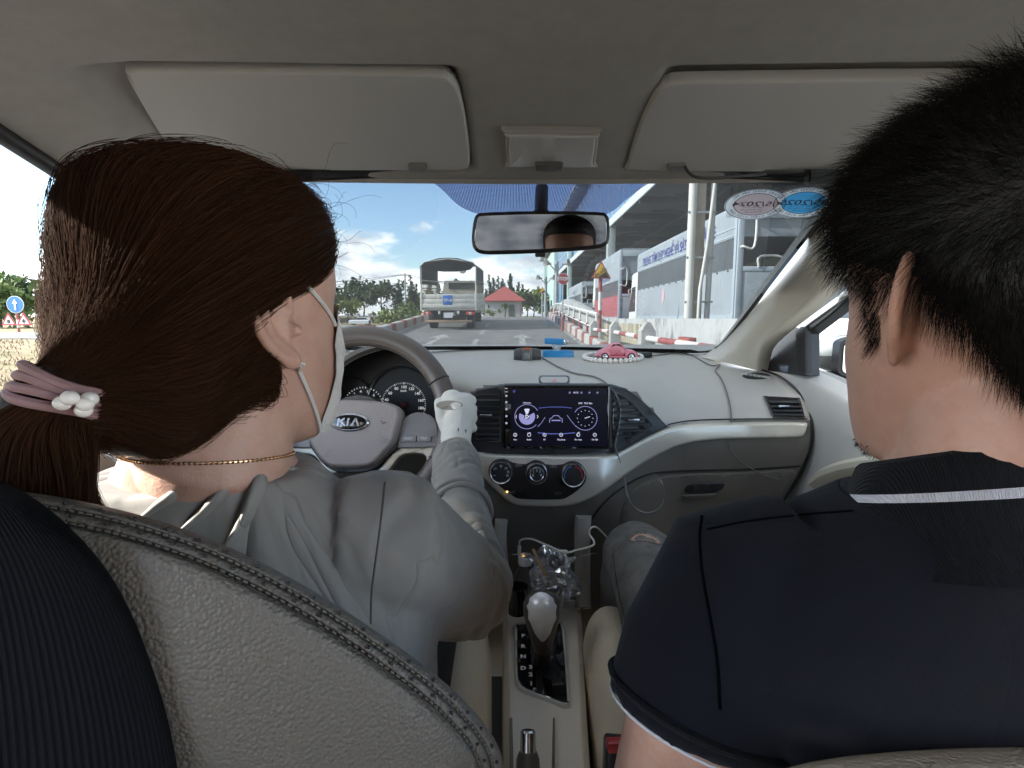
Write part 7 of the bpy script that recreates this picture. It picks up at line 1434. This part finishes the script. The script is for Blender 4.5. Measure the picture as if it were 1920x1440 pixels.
def short_hair(H, parent, tab, bv_body, n, seed, col, ln=(.014, .032), keep=None):
    b = MB(); rings = []
    for u, F, B, w_ in cr(tab, 4): c = (F+B)/2; h = (F-B)/2; rings.append([H.L(w_*abs(math.sin(a))**.9*(1 if math.sin(a) > 0 else -1), c+h*math.cos(a), u) for a in [-2*math.pi*k/48 for k in range(48)]])
    b.loft(rings); s = remeshed(b, .004, 4, .5); o = s.build('hair', mat('hair_black_under', (.006, .0055, .0055), .6, bump=('noise', 260, .6, .003)), parent, sharp=180, fixn=False)
    rs = random.Random(seed); V = s.v; tris = []; ar = []
    for f in s.f:
        for k in range(1, len(f)-1): a, c, d = Vector(V[f[0]]), Vector(V[f[k]]), Vector(V[f[k+1]]); tris.append((a, c, d)); ar.append((c-a).cross(d-a).length)
    cs_ = []; pick = rs.choices(range(len(tris)), ar, k=n); cen = H.L(0, -.01, 0)
    for i in pick:
        a, c, d = tris[i]; u, v = rs.random(), rs.random()
        if u+v > 1: u, v = 1-u, 1-v
        p = a+(c-a)*u+(d-a)*v; nn = (p-cen).normalized(); lu, lf = (p-H.C).dot(H.u), (p-H.C).dot(H.f)
        if keep and not keep(p, H): continue
        flow = -H.u*(.55+1.6*max(0, .06-lu)/.1)+H.f*(.5 if lu > .02 else -.05)+H.r*rs.uniform(-.3, .3); flow = (flow-nn*flow.dot(nn)); L_ = rs.uniform(*ln)*max(.28, min(1, (lu+.088)/.05)); out = nn*(.32+.4*max(0, lu)/.1); w1 = Vector((rs.gauss(0, .17), rs.gauss(0, .17), rs.gauss(0, .17)))
        d1 = (out+flow+w1).normalized(); d2 = (out*.35+flow*1.2+w1*1.3).normalized(); cs_.append([p-nn*.003, p+d1*L_*.35, p+d1*L_*.55+d2*L_*.2, p+d1*L_*.6+d2*L_*.5])
    strands('hair_strands', cs_, .00014, .00003, hair_material('black_hair', col, .38), o); return o
mt = [(-.080, -.070, -.090, .024), (-.068, -.066, -.102, .040), (-.050, -.056, -.109, .054), (-.03, -.040, -.113, .066), (-.012, -.026, -.116, .077), (.008, .010, -.117, .085), (.022, .050, -.118, .088), (.035, .085, -.119, .089), (.06, .104, -.118, .089), (.085, .104, -.108, .083), (.108, .088, -.088, .068), (.125, .058, -.058, .046), (.135, .02, -.02, .018)]
h2 = short_hair(H2, ps_, mt, bvM, 34000, 11, (.0085, .0078, .0078))
# sideburn in front of the left ear and fuzz along the hairline
rs = random.Random(5); cs_ = []
for k in range(330):
    u = rs.uniform(-.032, .02); f = .016+rs.uniform(-.004, .018)*(1-max(0, -u)/.08); p = H2.L(-.09, f, u); h = bvM.find_nearest(p); p = h[0]; L_ = rs.uniform(.008, .018); d = (-H2.u+H2.f*rs.uniform(-.2, .5)+h[1]*.35).normalized(); cs_.append([p, p+d*L_*.5, p+d*L_+h[1]*.001])
for k in range(160):
    u = rs.uniform(-.122, -.108); a = rs.uniform(-1.5, -.3); p = H2.pos(u, a); h = bvM.find_nearest(p); L_ = rs.uniform(.002, .004); d = (h[1]+Vector((rs.gauss(0, .4), rs.gauss(0, .4), -.3))).normalized(); cs_.append([h[0], h[0]+d*L_*.6, h[0]+d*L_])
strands('hairline_strands', cs_, .00013, .00005, hair_material('black_hair_fine', (.0085, .0078, .0078), .4), h2)
# polo shirt
nv = mat('navy_pique', (.0075, .008, .0125), .85, spec=.15, bump=('weave', 520, .6, .0009), sheen=.08, wrinkle=(7, (1, 1, .5), .3, .009), var=.06, vscale=4); nvr = mat('navy_rib', (.006, .0063, .0085), .85, spec=.2, bump=('ribx', 330, .7, .0012), sheen=.06); whs = mat('white_knit', (.62, .61, .66), .85, bump=('ribx', 330, .8, .0012))
b = MB(); b.loft(slices([(.60, .335, .45, .20, .14), (.80, .335, .43, .205, .13), (.95, .335, .405, .212, .118), (1.03, .335, .395, .212, .108), (1.060, .338, .388, .195, .098), (1.085, .340, .383, .162, .089), (1.103, .342, .378, .120, .082), (1.116, .343, .375, .092, .079)]))
HM2 = HM+Vector((.002, .0, -.006)); b.tube([SL+Vector((.05, 0, .01)), SL+Vector((.01, 0, .005)), SL.lerp(HM, .55), HM2], [.062, .064, .0655, .0675], 28)
b.tube([SRr+Vector((-.05, 0, 0)), SRr, SRr.lerp(EBr, .5)], [.062, .064, .067], 22)
po = remeshed(b, .0042, 4, .5); cloth_noise(po, .0028, 9, ((SL+Vector((.05, -.05, -.09)), .10, .0045, Vector((.8, 0, .6)), 110), (Vector((.42, .28, .90)), .16, .003, Vector((.2, 0, 1)), 70)))
polo = po.build('polo_shirt', nv, ps_, sharp=180, fixn=False); pbv = BVHTree.FromPolygons([Vector(v) for v in po.v], po.f)
ad_ = (HM-SL).normalized(); s1 = ad_.cross(Vector((0, 1, 0))).normalized(); s2 = ad_.cross(s1)
b = MB(); b.tube([HM2+ad_*.004+(s1*math.cos(k*math.pi/24)+s2*math.sin(k*math.pi/24))*.0650 for k in range(48)], .0011, 8, closed=True); b.build('sleeve_piping', mat('piping_white', (.62, .62, .64), .8), polo)
b = MB(); b.tube([HM2-ad_*.008+(s1*math.cos(k*math.pi/24)+s2*math.sin(k*math.pi/24))*.0645 for k in range(48)], .0035, 8, closed=True, sq=2.2); b.build('sleeve_band', nvr, polo)
seamline([(1316, 968), (1312, 1010), (1318, 1080), (1332, 1160), (1345, 1240), (1350, 1330)], pbv, .0011, mat('seam_navy', (.002, .002, .003), .95, spec=.03), polo); seamline([(1326, 993), (1400, 978), (1500, 966), (1600, 958)], pbv, .0009, mat('seam_navy_dark', (.002, .002, .003), .95, spec=.03), polo)
# ribbed collar with a white stripe
cb = Vector((.343, .374, 0)); rings = []; st = []
def colr(z, r_, k): a = 2*math.pi*k/72; tilt = .030*math.sin(a-.35); return (cb.x+r_*1.03*math.cos(a), cb.y+r_*math.sin(a), z-.012-tilt)
T_ = [(1.110, .0700), (1.140, .0715), (1.166, .0730), (1.1710, .0752), (1.168, .0780), (1.156, .0815), (1.1455, .0841)]
T2 = [(1.1455, .0841), (1.1425, .0850), (1.1395, .0859)]; T3 = [(1.1395, .0859), (1.126, .0905), (1.112, .0965), (1.100, .104), (1.094, .109)]
b = MB(); b.grid([[colr(z, r_, k) for k in range(72)] for z, r_ in T_], cu=True); b.grid([[colr(z, r_, k) for k in range(72)] for z, r_ in T3], cu=True); col_ = b.build('collar', nvr, polo, sharp=180)
b = MB(); b.grid([[colr(z, r_+.0006, k) for k in range(72)] for z, r_ in T2], cu=True); b.build('collar_stripe', whs, col_, sharp=180)
# torn grey jeans
den = mat('grey_denim', (.11, .108, .102), .9, bump=('weave', 420, .6, .001), col2=(.20, .197, .187), vscale=26); streaks(den, (.21, .205, .19), (30, 12, 12), .55, .75, .5)
b = MB()
for s_ in (-1, 1): b.tube([(.335+s_*.075, .44, .725), (.335+s_*.08, .70, .765), (.335+s_*.083, .93, .79), (.335+s_*.082, 1.02, .775), (.335+s_*.08, 1.07, .70), (.335+s_*.07, 1.20, .50)], [.098, .088, .072, .071, .067, .056], 22)
b.ball((.335, .47, .71), (.19, .13, .10)); je = remeshed(b, .006, 3); cloth_noise(je, .0035, 13, ((Vector((.255, 1.0, .80)), .12, .003, Vector((.3, .8, .5)), 160),)); jn = je.build('jeans', den, ps_, sharp=180, fixn=False); jbv = BVHTree.FromPolygons([Vector(v) for v in je.v], je.f)
b = MB(); out = cr([(1183, 1012), (1195, 1003), (1213, 1003), (1230, 1011), (1238, 1021), (1222, 1018), (1203, 1014), (1190, 1016)], 3, True); Q = [hit_px(x, y_, jbv, .0012) for x, y_ in out]; Q = [q_ for q_ in Q if q_ is not None]
if len(Q) > 5:
    c = sum(Q, Vector())/len(Q); b.add(Q+[c], [(i, (i+1) % len(Q), len(Q)) for i in range(len(Q))]); b.build('knee_skin', skinM, jn, fixn=False)
    b = MB(); rs = random.Random(9)
    for k in range(70): p = Q[k % len(Q)]; d = Vector((rs.gauss(0, 1), rs.gauss(0, .6), rs.gauss(.4, .6))).normalized(); b.tube([p, p+d*rs.uniform(.003, .009)], [.0006, .0003], 4)
    b.build('frayed_threads', mat('fray_pale', (.34, .33, .31), .9), jn)
seamline([(1150, 1040), (1158, 1100), (1170, 1150), (1180, 1200)], jbv, .0010, mat('denim_seam', (.035, .034, .032), .9), jn)

# ---------------- whoever sits behind the lens: seen only in the mirror
p3 = thing('person', (.03, -.26, .62), 'person in the back seat whose black hair shows in the mirror', 'person')
H3 = Head((.060, -.175, 1.318), (0, 1, .0), (0, 0, 1), 1.0, 1.0); b = MB(); H3.skull(b, 40); b.tube([H3.L(0, 0, -.03), H3.L(0, -.02, -.11), (.055, -.24, 1.06)], [.05, .056, .08], 20, up=(0, 1, 0)); b.loft(slices([(.62, .055, -.28, .16, .10), (.85, .055, -.28, .17, .10), (1.0, .055, -.275, .19, .09), (1.06, .055, -.265, .12, .075), (1.09, .055, -.26, .07, .06)], 28))
for s_ in (-1, 1): b.tube([(.055+s_*.18, -.27, 1.01), (.055+s_*.23, -.20, .82), (.055+s_*.14, -.11, .98)], [.05, .042, .03], 14); b.tube([(.055+s_*.09, -.25, .68), (.055+s_*.11, .14, .66), (.055+s_*.11, .16, .36)], [.08, .06, .045], 14)
bb3 = remeshed(b, .006, 2); bb3.build('body', skinM, p3, sharp=180, fixn=False); H3.face_parts(p3)
b = MB(); b.loft(slices([(.60, .055, -.28, .18, .12), (.85, .055, -.28, .19, .12), (1.0, .055, -.275, .205, .105), (1.06, .055, -.265, .14, .088), (1.085, .055, -.26, .09, .075)], 28)); 
for s_ in (-1, 1): b.tube([(.055+s_*.15, -.27, 1.02), (.055+s_*.19, -.265, 1.0), (.055+s_*.235, -.20, .815), (.055+s_*.145, -.115, .97)], [.06, .058, .05, .038], 14)
b.build('shirt', mat('charcoal_shirt', (.03, .03, .032), .9), p3); b = MB()
for s_ in (-1, 1): b.tube([(.055+s_*.09, -.27, .68), (.055+s_*.11, .15, .665), (.055+s_*.11, .172, .62), (.055+s_*.11, .17, .36)], [.095, .072, .07, .055], 14)
b.build('trousers', blk, p3)
mt3 = [(-.07, -.05, -.095, .045), (-.04, -.02, -.108, .068), (-.008, .0, -.114, .080), (.02, .03, -.117, .084), (.045, .055, -.117, .086), (.075, .090, -.112, .084), (.10, .092, -.095, .073), (.12, .06, -.065, .05), (.133, .015, -.02, .015)]
short_hair(H3, p3, mt3, None, 4000, 21, (.009, .008, .008))
